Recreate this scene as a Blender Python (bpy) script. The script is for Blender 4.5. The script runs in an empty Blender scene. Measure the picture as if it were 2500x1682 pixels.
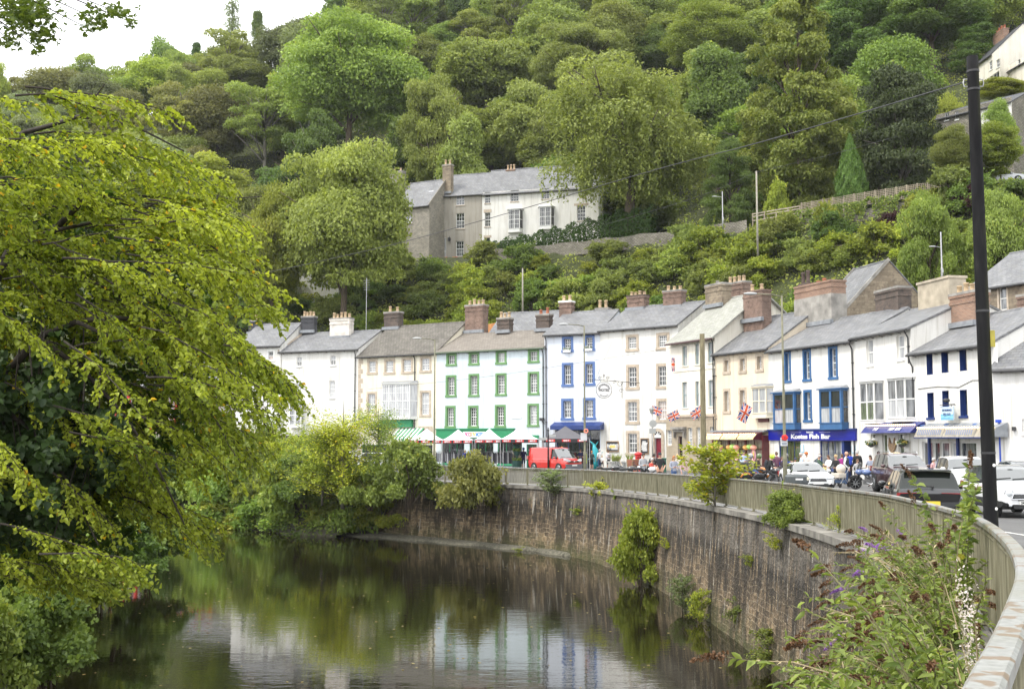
import bpy, math, random
import numpy as np
from mathutils import Vector, Matrix
S = bpy.context.scene
COL = S.collection
R = math.radians
rnd = random.Random(11)
RS = np.random.RandomState(5)
# -- camera
EYE = 6.8                       # eye height above the river
F = 2778.0                      # focal length in photo pixels (40 mm on a 36 mm sensor)
PITCH = math.atan(229 / F)
cd = bpy.data.cameras.new("camera")
cam = bpy.data.objects.new("camera", cd)
COL.objects.link(cam)
cd.lens = 40.0
cd.sensor_width = 36.0
cd.clip_start = 0.1
cd.clip_end = 4000
cam.location = (0, 0, EYE)
cam.rotation_euler = (R(90) + PITCH, 0, 0)
S.camera = cam
# -- sky, sun, exposure
SUN_EL, SUN_AZ = 56.0, 247.0    # azimuth clockwise from +Y (north)
w = bpy.data.worlds.new("World")
S.world = w
w.use_nodes = True
nt = w.node_tree
nt.nodes.clear()
out = nt.nodes.new("ShaderNodeOutputWorld")
bg = nt.nodes.new("ShaderNodeBackground")
bg.inputs["Strength"].default_value = 0.15
sky = nt.nodes.new("ShaderNodeTexSky")
sky.sky_type = 'NISHITA'
sky.sun_disc = False
sky.sun_elevation = R(SUN_EL)
sky.sun_rotation = R(SUN_AZ)
sky.air_density = 1.0
sky.dust_density = 4.0
mixn = nt.nodes.new("ShaderNodeMix")
mixn.data_type = 'RGBA'
tcw = nt.nodes.new("ShaderNodeTexCoord")
cl = nt.nodes.new("ShaderNodeTexNoise")
cl.inputs["Scale"].default_value = 2.2
cl.inputs["Detail"].default_value = 5
cr = nt.nodes.new("ShaderNodeMapRange")
cr.inputs["From Min"].default_value = 0.3
cr.inputs["From Max"].default_value = 0.7
cr.inputs["To Min"].default_value = 0.82
cr.inputs["To Max"].default_value = 0.97
nt.links.new(tcw.outputs["Generated"], cl.inputs["Vector"])
nt.links.new(cl.outputs["Fac"], cr.inputs["Value"])
nt.links.new(cr.outputs["Result"], mixn.inputs["Factor"])
nt.links.new(sky.outputs["Color"], mixn.inputs["A"])
mixn.inputs["B"].default_value = (9.6, 9.7, 9.8, 1)
nt.links.new(mixn.outputs["Result"], bg.inputs["Color"])
nt.links.new(bg.outputs["Background"], out.inputs["Surface"])
sl = bpy.data.lights.new("sun", 'SUN')
sl.energy = 1.5
sl.angle = R(9)
sl.color = (1.0, 0.95, 0.86)
sun = bpy.data.objects.new("sun", sl)
COL.objects.link(sun)
_sd = Vector((math.sin(R(SUN_AZ)) * math.cos(R(SUN_EL)), math.cos(R(SUN_AZ)) * math.cos(R(SUN_EL)), math.sin(R(SUN_EL))))
sun.rotation_euler = (-_sd).to_track_quat('-Z', 'Y').to_euler()
sun.location = (0, 0, 200)
S.view_settings.view_transform = 'Standard'
S.view_settings.look = 'None'
S.view_settings.exposure = 0.86
S.view_settings.gamma = 1.0
S.cycles.max_bounces = 7
S.cycles.diffuse_bounces = 3
S.cycles.glossy_bounces = 3
S.cycles.transmission_bounces = 3
S.cycles.caustics_reflective = False
S.cycles.caustics_refractive = False
S.cycles.use_denoising = True
# -- pixel -> place
def ray(x, y):
 u, v = (x - 1250) / F, (841 - y) / F
 return Vector((u, math.cos(PITCH) - v * math.sin(PITCH), math.sin(PITCH) + v * math.cos(PITCH)))
def at(x, y, Y):
 d = ray(x, y)
 k = Y / d.y
 return Vector((d.x * k, Y, EYE + d.z * k))
_gy = [-40, 0, 3, 10, 20, 30, 40, 60, 70, 80, 110, 300]
_gd = [1.6, 1.63, 1.68, 1.88, 2.12, 2.34, 2.50, 2.80, 2.90, 2.88, 2.95, 2.95]
def G(Y):
 """street level at depth Y"""
 return EYE - np.interp(Y, _gy, _gd)
def GS(Y):
 """level of the crown of the street, a little higher than the river pavement"""
 return EYE - np.interp(Y, [-40, 3, 20, 30, 40, 50, 60, 80, 110, 300], [1.6, 1.68, 2.1, 2.3, 2.38, 2.42, 2.45, 2.55, 2.62, 2.7])
# -- scene-graph helpers
def tag(o, label, cat, group=None, kind=None):
 if label:
  o["label"] = label
 if cat:
  o["category"] = cat
 if group:
  o["group"] = group
 if kind:
  o["kind"] = kind
 return o
def thing(name, label, cat, loc=(0, 0, 0), rz=0.0, group=None):
 o = bpy.data.objects.new(name, None)
 o.empty_display_size = 0.3
 COL.objects.link(o)
 o.location = loc
 o.rotation_euler = (0, 0, rz)
 return tag(o, label, cat, group)
def dup(root, loc, rz=0.0, scale=None, label=None, group=None, kids=None):
 r = root.copy()
 COL.objects.link(r)
 r.location = loc
 r.rotation_euler = (0, 0, rz)
 if scale is not None:
  r.scale = scale
 if label:
  r["label"] = label
 if group:
  r["group"] = group
 for ch in (KIDS.get(root.name, [])):
  c = ch.copy()
  COL.objects.link(c)
  c.parent = r
  reg(r, c)
  for g in KIDS.get(ch.name, []):
   d = g.copy()
   COL.objects.link(d)
   d.parent = c
   reg(c, d)
 return r
KIDS = {}
def reg(p, c):
 KIDS.setdefault(p.name, []).append(c)
# -- materials
MATS = {}
def newmat(name):
 m = bpy.data.materials.new(name)
 m.use_nodes = True
 n = m.node_tree
 return m, n, n.nodes["Principled BSDF"], n.nodes["Material Output"]
def node(n, t, **kw):
 a = n.nodes.new(t)
 for k, v in kw.items():
  if k in a.inputs:
   a.inputs[k].default_value = v
  else:
   setattr(a, k, v)
 return a
def ramp(n, fac, stops):
 r = n.nodes.new("ShaderNodeValToRGB")
 e = r.color_ramp.elements
 while len(e) < len(stops):
  e.new(0.5)
 for i, (p, c) in enumerate(stops):
  e[i].position = p
  e[i].color = tuple(c) + (1,) if len(c) == 3 else c
 n.links.new(fac, r.inputs["Fac"])
 return r.outputs["Color"]
def mixc(n, fac, a, b, blend='MIX'):
 m = n.nodes.new("ShaderNodeMix")
 m.data_type = 'RGBA'
 m.blend_type = blend
 for s, v in (("Factor", fac), ("A", a), ("B", b)):
  if hasattr(v, "links"):
   n.links.new(v, m.inputs[s])
  elif s == "Factor":
   m.inputs[s].default_value = v
  else:
   m.inputs[s].default_value = tuple(v) + (1,) if len(v) == 3 else v
 return m.outputs["Result"]
def mul(c, k):
 return tuple(min(1, x * k) for x in c)
def P(name, c, rough=0.6, var=0.18, scale=4.0, metal=0.0, coat=0.0, bump=0.0, spec=0.5, emit=0.0):
 """plain painted / plastic / cloth surface with slight mottling"""
 if name in MATS:
  return MATS[name]
 m, n, b, o = newmat(name)
 tc = node(n, "ShaderNodeTexCoord")
 nz = node(n, "ShaderNodeTexNoise", Scale=scale, Detail=4.0)
 n.links.new(tc.outputs["Object"], nz.inputs["Vector"])
 col = ramp(n, nz.outputs["Fac"], [(0.3, mul(c, 1 - var)), (0.7, mul(c, 1 + var))])
 n.links.new(col, b.inputs["Base Color"])
 b.inputs["Roughness"].default_value = rough
 b.inputs["Metallic"].default_value = metal
 b.inputs["Coat Weight"].default_value = coat
 b.inputs["Coat Roughness"].default_value = 0.04
 b.inputs["Specular IOR Level"].default_value = spec
 if emit:
  n.links.new(col, b.inputs["Emission Color"])
  b.inputs["Emission Strength"].default_value = emit
 if bump:
  bp = node(n, "ShaderNodeBump", Strength=bump, Distance=0.02)
  nz2 = node(n, "ShaderNodeTexNoise", Scale=scale * 12, Detail=3.0)
  n.links.new(tc.outputs["Object"], nz2.inputs["Vector"])
  n.links.new(nz2.outputs["Fac"], bp.inputs["Height"])
  n.links.new(bp.outputs["Normal"], b.inputs["Normal"])
 MATS[name] = m
 return m
def render_mat(name, c, dirt=0.22):
 """painted render: faint vertical weather streaks and blotches"""
 if name in MATS:
  return MATS[name]
 m, n, b, o = newmat(name)
 tc = node(n, "ShaderNodeTexCoord")
 mp = node(n, "ShaderNodeMapping")
 mp.inputs["Scale"].default_value = (1.6, 1.6, 0.16)
 n.links.new(tc.outputs["Object"], mp.inputs["Vector"])
 st = node(n, "ShaderNodeTexNoise", Scale=1.3, Detail=6.0, Roughness=0.65)
 n.links.new(mp.outputs["Vector"], st.inputs["Vector"])
 bl = node(n, "ShaderNodeTexNoise", Scale=0.5, Detail=5.0)
 n.links.new(tc.outputs["Object"], bl.inputs["Vector"])
 d = mul(c, 1 - dirt)
 d = (d[0], d[1] * 0.985, d[2] * 0.95)
 c1 = ramp(n, st.outputs["Fac"], [(0.22, d), (0.5, c), (0.8, mul(c, 1.02))])
 c2 = ramp(n, bl.outputs["Fac"], [(0.3, (0.9, 0.89, 0.87)), (0.6, (1, 1, 1))])
 mp3 = node(n, "ShaderNodeMapping")
 mp3.inputs["Scale"].default_value = (3.4, 3.4, 0.14)
 n.links.new(tc.outputs["Object"], mp3.inputs["Vector"])
 rn = node(n, "ShaderNodeTexNoise", Scale=1.0, Detail=5.0, Roughness=0.6)
 n.links.new(mp3.outputs["Vector"], rn.inputs["Vector"])
 c3 = ramp(n, rn.outputs["Fac"], [(0.56, (1, 1, 1)), (0.70, (0.74, 0.72, 0.67))])
 c2 = mixc(n, 1.0, c2, c3, 'MULTIPLY')
 n.links.new(mixc(n, 1.0, c1, c2, 'MULTIPLY'), b.inputs["Base Color"])
 b.inputs["Roughness"].default_value = 0.85
 bp = node(n, "ShaderNodeBump", Strength=0.35, Distance=0.03)
 n2 = node(n, "ShaderNodeTexNoise", Scale=9.0, Detail=5.0)
 n.links.new(tc.outputs["Object"], n2.inputs["Vector"])
 n.links.new(n2.outputs["Fac"], bp.inputs["Height"])
 n.links.new(bp.outputs["Normal"], b.inputs["Normal"])
 MATS[name] = m
 return m
def brickish(name, c1, c2, mortar, bw, bh, ms=0.012, rough=0.8, big=None, bump=0.4, off=0.5, dirt=(0.75, 1.0)):
 """coursed units (slates, bricks, stone) laid out in metres on the UV map"""
 if name in MATS:
  return MATS[name]
 m, n, b, o = newmat(name)
 uv = node(n, "ShaderNodeUVMap")
 wob = node(n, "ShaderNodeTexNoise", Scale=1.7, Detail=2.0)
 n.links.new(uv.outputs["UV"], wob.inputs["Vector"])
 vm = node(n, "ShaderNodeVectorMath", operation='MULTIPLY_ADD')
 n.links.new(wob.outputs["Color"], vm.inputs[0])
 vm.inputs[1].default_value = (bw * 0.25, bh * 0.25, 0)
 n.links.new(uv.outputs["UV"], vm.inputs[2])
 br = node(n, "ShaderNodeTexBrick", Scale=1.0)
 br.offset = off
 br.inputs["Brick Width"].default_value = bw
 br.inputs["Row Height"].default_value = bh
 br.inputs["Mortar Size"].default_value = ms
 br.inputs["Mortar Smooth"].default_value = 0.3
 br.inputs["Bias"].default_value = 0.0
 br.inputs["Color1"].default_value = tuple(c1) + (1,)
 br.inputs["Color2"].default_value = tuple(c2) + (1,)
 br.inputs["Mortar"].default_value = tuple(mortar) + (1,)
 n.links.new(vm.outputs["Vector"], br.inputs["Vector"])
 bl = node(n, "ShaderNodeTexNoise", Scale=0.55, Detail=7.0, Roughness=0.7)
 n.links.new(uv.outputs["UV"], bl.inputs["Vector"])
 lo, hi = dirt
 c = ramp(n, bl.outputs["Fac"], [(0.3, (lo, lo, lo)), (0.7, (hi, hi, hi))])
 col = mixc(n, 1.0, br.outputs["Color"], c, 'MULTIPLY')
 if big:
  nb = node(n, "ShaderNodeTexNoise", Scale=2.3, Detail=6.0, Roughness=0.7)
  n.links.new(uv.outputs["UV"], nb.inputs["Vector"])
  f = ramp(n, nb.outputs["Fac"], [(0.5, (0, 0, 0)), (0.66, (1, 1, 1))])
  col = mixc(n, f, col, big)
 n.links.new(col, b.inputs["Base Color"])
 b.inputs["Roughness"].default_value = rough
 bp = node(n, "ShaderNodeBump", Strength=bump, Distance=0.02)
 bp.invert = True
 n.links.new(br.outputs["Fac"], bp.inputs["Height"])
 n.links.new(bp.outputs["Normal"], b.inputs["Normal"])
 MATS[name] = m
 return m
def leaf_mat(name, ca, cb, trans=0.44, yellow=None, hue=0.018, rough=0.5, val=0.26):
 """leaf: tint attribute per leaf, per-plant variation, light through the blade"""
 if name in MATS:
  return MATS[name]
 m, n, b, o = newmat(name)
 a = node(n, "ShaderNodeAttribute", attribute_name="tint")
 stops = [(0.0, ca), (0.8, cb)]
 if yellow:
  stops = [(0.0, ca), (0.78, cb), (0.93, mul(cb, 1.25)), (0.985, yellow)]
 col = ramp(n, a.outputs["Fac"], stops)
 oi = node(n, "ShaderNodeObjectInfo")
 hs = node(n, "ShaderNodeHueSaturation")
 mr = node(n, "ShaderNodeMapRange")
 mr.inputs["To Min"].default_value = 0.5 - hue * 0.4
 mr.inputs["To Max"].default_value = 0.5 + hue
 n.links.new(oi.outputs["Random"], mr.inputs["Value"])
 n.links.new(mr.outputs["Result"], hs.inputs["Hue"])
 mv = node(n, "ShaderNodeMath", operation='MULTIPLY')
 mv.inputs[1].default_value = 7.31
 fr = node(n, "ShaderNodeMath", operation='FRACT')
 n.links.new(oi.outputs["Random"], mv.inputs[0])
 n.links.new(mv.outputs[0], fr.inputs[0])
 m2 = node(n, "ShaderNodeMapRange")
 m2.inputs["To Min"].default_value = 1 - val
 m2.inputs["To Max"].default_value = 1 + val
 n.links.new(fr.outputs[0], m2.inputs["Value"])
 n.links.new(m2.outputs["Result"], hs.inputs["Value"])
 n.links.new(col, hs.inputs["Color"])
 n.links.new(hs.outputs["Color"], b.inputs["Base Color"])
 b.inputs["Roughness"].default_value = rough
 b.inputs["Specular IOR Level"].default_value = 0.25
 tr = node(n, "ShaderNodeBsdfTranslucent")
 n.links.new(mixc(n, 1.0, hs.outputs["Color"], (1.0, 1.0, 0.55), 'MULTIPLY'), tr.inputs["Color"])
 ms = node(n, "ShaderNodeMixShader", Fac=trans)
 n.links.new(b.outputs[0], ms.inputs[1])
 n.links.new(tr.outputs[0], ms.inputs[2])
 n.links.new(ms.outputs[0], o.inputs["Surface"])
 MATS[name] = m
 return m
def bark_mat(name, c):
 if name in MATS:
  return MATS[name]
 m, n, b, o = newmat(name)
 tc = node(n, "ShaderNodeTexCoord")
 mp = node(n, "ShaderNodeMapping")
 mp.inputs["Scale"].default_value = (6, 6, 1.2)
 n.links.new(tc.outputs["Object"], mp.inputs["Vector"])
 nz = node(n, "ShaderNodeTexNoise", Scale=2.0, Detail=7.0, Roughness=0.7)
 n.links.new(mp.outputs["Vector"], nz.inputs["Vector"])
 n.links.new(ramp(n, nz.outputs["Fac"], [(0.3, mul(c, 0.45)), (0.55, c), (0.8, mul(c, 1.5))]), b.inputs["Base Color"])
 b.inputs["Roughness"].default_value = 0.9
 bp = node(n, "ShaderNodeBump", Strength=0.6, Distance=0.03)
 n.links.new(nz.outputs["Fac"], bp.inputs["Height"])
 n.links.new(bp.outputs["Normal"], b.inputs["Normal"])
 MATS[name] = m
 return m
# -- mesh builder
class MB:
 def __init__(s):
  s.v, s.f, s.m, s.uv = [], [], [], {}
 def add(s, vs, fs, m=0):
  o = len(s.v)
  s.v.extend([tuple(p) for p in vs])
  for f in fs:
   s.f.append(tuple(i + o for i in f))
   s.m.append(m)
  return s
 def quad(s, a, b, c, d, m=0, uv=None):
  s.add((a, b, c, d), [(0, 1, 2, 3)], m)
  if uv:
   s.uv[len(s.f) - 1] = uv
  return s
 def poly(s, pts, m=0):
  return s.add(pts, [tuple(range(len(pts)))], m)
 def box(s, x0, x1, y0, y1, z0, z1, m=0, M=None):
  vs = [Vector((x, y, z)) for z in (z0, z1) for y in (y0, y1) for x in (x0, x1)]
  if M is not None:
   vs = [M @ p for p in vs]
  return s.add(vs, [(0, 2, 3, 1), (4, 5, 7, 6), (0, 1, 5, 4), (2, 6, 7, 3), (0, 4, 6, 2), (1, 3, 7, 5)], m)
 def bar(s, a, b, w, d=None, m=0, up=(0, 0, 1)):
  """rectangular bar from a to b"""
  a, b = Vector(a), Vector(b)
  t = (b - a).normalized()
  u = Vector(up)
  if abs(t.dot(u)) > 0.98:
   u = Vector((0, 1, 0))
  x = t.cross(u).normalized() * (w / 2)
  y = x.cross(t).normalized() * ((d or w) / 2)
  vs = [p + sx * x + sy * y for p in (a, b) for sx, sy in ((-1, -1), (1, -1), (1, 1), (-1, 1))]
  return s.add(vs, [(3, 2, 1, 0), (4, 5, 6, 7), (0, 1, 5, 4), (1, 2, 6, 5), (2, 3, 7, 6), (3, 0, 4, 7)], m)
 def tube(s, pts, r, n=8, m=0, cap=True):
  pts = [Vector(p) for p in pts]
  rs = r if hasattr(r, "__len__") else [r] * len(pts)
  o = len(s.v)
  px = None
  for i, p in enumerate(pts):
   t = (pts[min(i + 1, len(pts) - 1)] - pts[max(i - 1, 0)])
   t = t.normalized() if t.length > 1e-9 else Vector((0, 0, 1))
   if px is None:
    px = t.orthogonal().normalized()
   px = (px - t * px.dot(t))
   px = px.normalized() if px.length > 1e-6 else t.orthogonal().normalized()
   py = t.cross(px)
   for k in range(n):
    a = 2 * math.pi * k / n
    s.v.append(tuple(p + (px * math.cos(a) + py * math.sin(a)) * rs[i]))
  for i in range(len(pts) - 1):
   for k in range(n):
    k2 = (k + 1) % n
    s.f.append((o + i * n + k, o + i * n + k2, o + (i + 1) * n + k2, o + (i + 1) * n + k))
    s.m.append(m)
  if cap:
   s.f.append(tuple(o + k for k in reversed(range(n))))
   s.m.append(m)
   e = o + (len(pts) - 1) * n
   s.f.append(tuple(e + k for k in range(n)))
   s.m.append(m)
  return s
 def lathe(s, prof, n=12, c=(0, 0, 0), m=0, M=None):
  """prof: (r, z) from bottom to top"""
  o = len(s.v)
  for r, z in prof:
   for k in range(n):
    a = 2 * math.pi * k / n
    p = Vector((c[0] + r * math.cos(a), c[1] + r * math.sin(a), c[2] + z))
    s.v.append(tuple(M @ p if M is not None else p))
  for i in range(len(prof) - 1):
   for k in range(n):
    k2 = (k + 1) % n
    s.f.append((o + i * n + k, o + i * n + k2, o + (i + 1) * n + k2, o + (i + 1) * n + k))
    s.m.append(m)
  s.f.append(tuple(o + k for k in reversed(range(n))))
  s.m.append(m)
  e = o + (len(prof) - 1) * n
  s.f.append(tuple(e + k for k in range(n)))
  s.m.append(m)
  return s
 def ball(s, c, r, m=0, n=10, k=7, M=None):
  r = r if hasattr(r, "__len__") else (r, r, r)
  c = Vector(c)
  vs, fs = [], []
  for i in range(k + 1):
   t = math.pi * (0.02 + 0.96 * i / k)
   for j in range(n):
    a = 2 * math.pi * j / n
    p = Vector((r[0] * math.sin(t) * math.cos(a), r[1] * math.sin(t) * math.sin(a), -r[2] * math.cos(t)))
    p = c + p
    vs.append(M @ p if M is not None else p)
  for i in range(k):
   for j in range(n):
    j2 = (j + 1) % n
    fs.append((i * n + j, i * n + j2, (i + 1) * n + j2, (i + 1) * n + j))
  fs.append(tuple(reversed(range(n))))
  fs.append(tuple(k * n + j for j in range(n)))
  return s.add(vs, fs, m)
 def prism(s, pts, y0, y1, m=0):
  """closed (x, z) outline pulled from y0 to y1"""
  n = len(pts)
  vs = [(x, y0, z) for x, z in pts] + [(x, y1, z) for x, z in pts]
  fs = [tuple(range(n)), tuple(reversed(range(n, 2 * n)))]
  fs += [(i, i + n, (i + 1) % n + n, (i + 1) % n) for i in range(n)]
  return s.add(vs, fs, m)
 def build(s, name, mats, parent=None, smooth=False, uv=False, bevel=0.0, loc=None):
  me = bpy.data.meshes.new(name)
  me.from_pydata(s.v, [], s.f)
  if not isinstance(mats, (list, tuple)):
   mats = [mats]
  for m in mats:
   me.materials.append(m)
  me.polygons.foreach_set("material_index", s.m)
  if smooth:
   me.polygons.foreach_set("use_smooth", [True] * len(s.f))
  if uv or s.uv:
   lay = me.uv_layers.new(name="UVMap")
   for p in me.polygons:
    if p.index in s.uv:
     for q, li in zip(s.uv[p.index], p.loop_indices):
      lay.data[li].uv = q
     continue
    nx, ny, nz = (abs(c) for c in p.normal)
    for li in p.loop_indices:
     x, y, z = me.vertices[me.loops[li].vertex_index].co
     if nz >= nx and nz >= ny:
      lay.data[li].uv = (x, y)
     elif ny >= nx:
      lay.data[li].uv = (x, z)
     else:
      lay.data[li].uv = (y, z)
  o = bpy.data.objects.new(name, me)
  COL.objects.link(o)
  if parent is not None:
   o.parent = parent
   reg(parent, o)
  if loc is not None:
   o.location = loc
  if bevel:
   b = o.modifiers.new("bevel", 'BEVEL')
   b.width = bevel
   b.segments = 2
   b.limit_method = 'ANGLE'
  me.update()
  return o
def arr_mesh(name, V, Q, tint=None, mat=None, smooth=False):
 """fast mesh from arrays: V (n,3), Q (k,4)"""
 me = bpy.data.meshes.new(name)
 V = np.asarray(V, dtype=np.float32)
 Q = np.asarray(Q, dtype=np.int32)
 me.vertices.add(len(V))
 me.vertices.foreach_set("co", V.ravel())
 me.loops.add(Q.size)
 me.loops.foreach_set("vertex_index", Q.ravel())
 me.polygons.add(len(Q))
 me.polygons.foreach_set("loop_start", np.arange(0, Q.size, Q.shape[1], dtype=np.int32))
 if tint is not None:
  a = me.attributes.new("tint", 'FLOAT', 'POINT')
  a.data.foreach_set("value", np.asarray(tint, dtype=np.float32))
 if smooth:
  me.polygons.foreach_set("use_smooth", np.ones(len(Q), dtype=bool))
 if mat is not None:
  me.materials.append(mat)
 me.update(calc_edges=True)
 me.validate()
 return me
def link_mesh(name, me, parent=None):
 o = bpy.data.objects.new(name, me)
 COL.objects.link(o)
 if parent is not None:
  o.parent = parent
  reg(parent, o)
 return o
def unit(a):
 return a / np.maximum(np.linalg.norm(a, axis=-1, keepdims=True), 1e-9)
def leaves(name, Pt, Nn, Dd, size, tint, mat, width=0.32, fold=False):
 """leaf blades: base points Pt, blade normals Nn, blade directions Dd"""
 n = len(Pt)
 size = np.asarray(size).reshape(-1, 1) * np.ones((n, 1))
 Nn = unit(Nn)
 Dd = unit(Dd - Nn * np.sum(Nn * Dd, axis=1, keepdims=True))
 B = np.cross(Nn, Dd)
 if not fold:
  V = np.stack([Pt, Pt + Dd * size * .45 + B * size * width, Pt + Dd * size, Pt + Dd * size * .45 - B * size * width], 1)
  Q = np.arange(4 * n).reshape(n, 4)
  T = np.repeat(tint, 4)
 else:
  up = Nn * size * width * 0.45
  V = np.stack([Pt,
     Pt + Dd * size * .28 + B * size * width + up, Pt + Dd * size * .66 + B * size * width * .82 + up,
     Pt + Dd * size - Nn * size * .12,
     Pt + Dd * size * .66 - B * size * width * .82 + up, Pt + Dd * size * .28 - B * size * width + up], 1)
  base = np.arange(n).reshape(n, 1) * 6
  Q = np.concatenate([base + np.array([[0, 1, 2, 3]]), base + np.array([[0, 3, 4, 5]])], 0)
  T = np.repeat(tint, 6)
 return arr_mesh(name, V.reshape(-1, 3), Q, T, mat, smooth=False)
def text_part(body, size, mat, parent, name="lettering", loc=(0, 0, 0), bold=0.0, ext=0.006, align='CENTER', xs=1.0, arc=None, shear=0.0):
 """flat lettering standing in the local x-z plane, facing -y; arc=(radius, start, step) bends it round a circle"""
 cu = bpy.data.curves.new(name, 'FONT')
 cu.body = body
 cu.size = size
 cu.align_x = align
 cu.align_y = 'CENTER'
 cu.extrude = ext
 cu.offset = bold
 cu.shear = shear
 cu.resolution_u = 3
 tmp = bpy.data.objects.new(name, cu)
 COL.objects.link(tmp)
 dg = bpy.context.evaluated_depsgraph_get()
 me = bpy.data.meshes.new_from_object(tmp.evaluated_get(dg))
 bpy.data.objects.remove(tmp)
 bpy.data.curves.remove(cu)
 for v in me.vertices:
  x, y, z = v.co
  x *= xs
  if arc:
   rad, sgn = arc
   a = x / rad
   rr = rad + sgn * y
   v.co = (loc[0] + rr * math.sin(a), loc[1] - z, loc[2] + sgn * rr * math.cos(a))
  else:
   v.co = (loc[0] + x, loc[1] - z, loc[2] + y)
 me.materials.clear()
 me.materials.append(mat)
 return link_mesh(name, me, parent)
# == THE SETTING
def catmull(pts, step):
 pts = [np.array(p, float) for p in pts]
 pts = [2 * pts[0] - pts[1]] + pts + [2 * pts[-1] - pts[-2]]
 dense = []
 for i in range(1, len(pts) - 2):
  p0, p1, p2, p3 = pts[i - 1:i + 3]
  for t in np.linspace(0, 1, 40, endpoint=False):
   dense.append(0.5 * ((2 * p1) + (-p0 + p2) * t + (2 * p0 - 5 * p1 + 4 * p2 - p3) * t * t + (-p0 + 3 * p1 - 3 * p2 + p3) * t ** 3))
 dense.append(pts[-2])
 dense = np.array(dense)
 d = np.concatenate([[0], np.cumsum(np.linalg.norm(np.diff(dense, axis=0), axis=1))])
 n = int(d[-1] / step)
 s = np.linspace(0, d[-1], n + 1)
 return np.stack([np.interp(s, d, dense[:, k]) for k in range(dense.shape[1])], 1), s
RAIL = [(-3.5, -6), (-1.7, -2.6), (-.25, 0), (1.03, 2.6), (1.75, 4.05), (2.87, 6.45), (4.07, 9.5), (5.25, 13), (5.97, 15.8), (6.93, 20), (7.66, 24),
  (8.2, 30), (8.35, 36.5), (8.15, 42), (7.75, 48), (7.0, 55), (5.4, 63), (3.1, 68.6), (-.54, 73), (-5.5, 78.0), (-10, 82)]
BANKP = [(-14.5, 86), (-20, 92), (-27, 98), (-37, 103), (-55, 108), (-90, 113), (-160, 118)]
curve, cs = catmull(RAIL + BANKP, 0.5)
tan = unit(np.gradient(curve, axis=0))
nl = np.stack([-tan[:, 1], tan[:, 0]], 1)          # towards the river
i_end = int(np.argmin(np.linalg.norm(curve - np.array([-10, 82]), axis=1)))
i_rail = int(np.argmin(np.linalg.norm(curve - np.array([-7.5, 79.8]), axis=1)))
def strip(name, offs, zs, mat, i0=0, i1=None, step=2, kind='structure', uvs=False, parent=None):
 """sheet swept along the river edge: offs = distances to the road side, zs = height above street level"""
 i1 = i1 or len(curve) - 1
 idx = list(range(i0, i1 + 1, step))
 b = MB()
 V, Fc = [], []
 for i in idx:
  for o, z in zip(offs, zs):
   p = curve[i] - nl[i] * o
   gz = z(p[1], i) if callable(z) else G(p[1]) + z
   V.append((p[0], p[1], gz))
 n = len(offs)
 acc = [0]
 for k in range(1, n):
  z0 = 0 if callable(zs[k]) or callable(zs[k - 1]) else zs[k] - zs[k - 1]
  acc.append(acc[-1] + math.hypot(offs[k] - offs[k - 1], z0))
 for a in range(len(idx) - 1):
  for k in range(n - 1):
   Fc.append((a * n + k, a * n + k + 1, (a + 1) * n + k + 1, (a + 1) * n + k))
   if uvs:
    b.uv[len(Fc) - 1] = [(cs[idx[q]], V[q * n + kk][2]) for q, kk in ((a, k), (a, k + 1), (a + 1, k + 1), (a + 1, k))]
 b.v, b.f, b.m = V, [tuple(reversed(f)) for f in Fc], [0] * len(Fc)
 if uvs:
  b.uv = {k: list(reversed(v)) for k, v in b.uv.items()}
 o = b.build(name, mat, parent, smooth=False)
 if kind:
  o["kind"] = kind
 return o
def asphalt_mat():
 m, n, b, o = newmat("asphalt")
 tc = node(n, "ShaderNodeTexCoord")
 n1 = node(n, "ShaderNodeTexNoise", Scale=0.35, Detail=6.0, Roughness=0.65)
 n2 = node(n, "ShaderNodeTexNoise", Scale=60.0, Detail=2.0)
 for q in (n1, n2):
  n.links.new(tc.outputs["Object"], q.inputs["Vector"])
 c1 = ramp(n, n1.outputs["Fac"], [(0.3, (0.085, 0.085, 0.085)), (0.7, (0.15, 0.148, 0.145))])
 c2 = ramp(n, n2.outputs["Fac"], [(0.3, (0.7, 0.7, 0.7)), (0.7, (1.15, 1.15, 1.15))])
 n.links.new(mixc(n, 1.0, c1, c2, 'MULTIPLY'), b.inputs["Base Color"])
 b.inputs["Roughness"].default_value = 0.85
 bp = node(n, "ShaderNodeBump", Strength=0.4, Distance=0.01)
 n.links.new(n2.outputs["Fac"], bp.inputs["Height"])
 n.links.new(bp.outputs["Normal"], b.inputs["Normal"])
 return m
ASPH = asphalt_mat()
PAVE = brickish("paving", (0.27, 0.26, 0.25), (0.22, 0.215, 0.2), (0.13, 0.125, 0.12), 0.6, 0.45, 0.008, bump=0.2)
KERB = P("kerb_stone", (0.33, 0.32, 0.30), 0.85, 0.2, 5, bump=0.3)
gm = MB()
gm.quad((-2500, -2500, -4), (2500, -2500, -4), (2500, 2500, -4), (-2500, 2500, -4))
gm.build("ground", P("earth", (0.07, 0.06, 0.035), 0.95, 0.3, 0.4))["kind"] = 'structure'
strip("pavement", [0.0, 0.35, 1.1, 2.0], [0, 0, 0, 0], PAVE, step=2, uvs=False)
strip("kerb", [2.003, 2.15, 2.152], [0.004, 0.004, -0.14], KERB, step=2)
strip("road", [2.14, 6, 12, 20, 30, 42, 56, 75], [-.11] + [(lambda y, i, k=k: float(G(y) * (1 - k) + GS(y) * k) - .11) for k in (.35, .85, 1, 1, 1, 1, 1)], ASPH, step=2)
WHITE_L = P("road_paint", (0.62, 0.62, 0.58), 0.7, 0.25, 7)
i20, i60 = int(np.argmin(abs(curve[:, 1] - 16) + 99 * (np.arange(len(curve)) > 150))), int(np.argmin(abs(curve[:, 1] - 58)))
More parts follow.
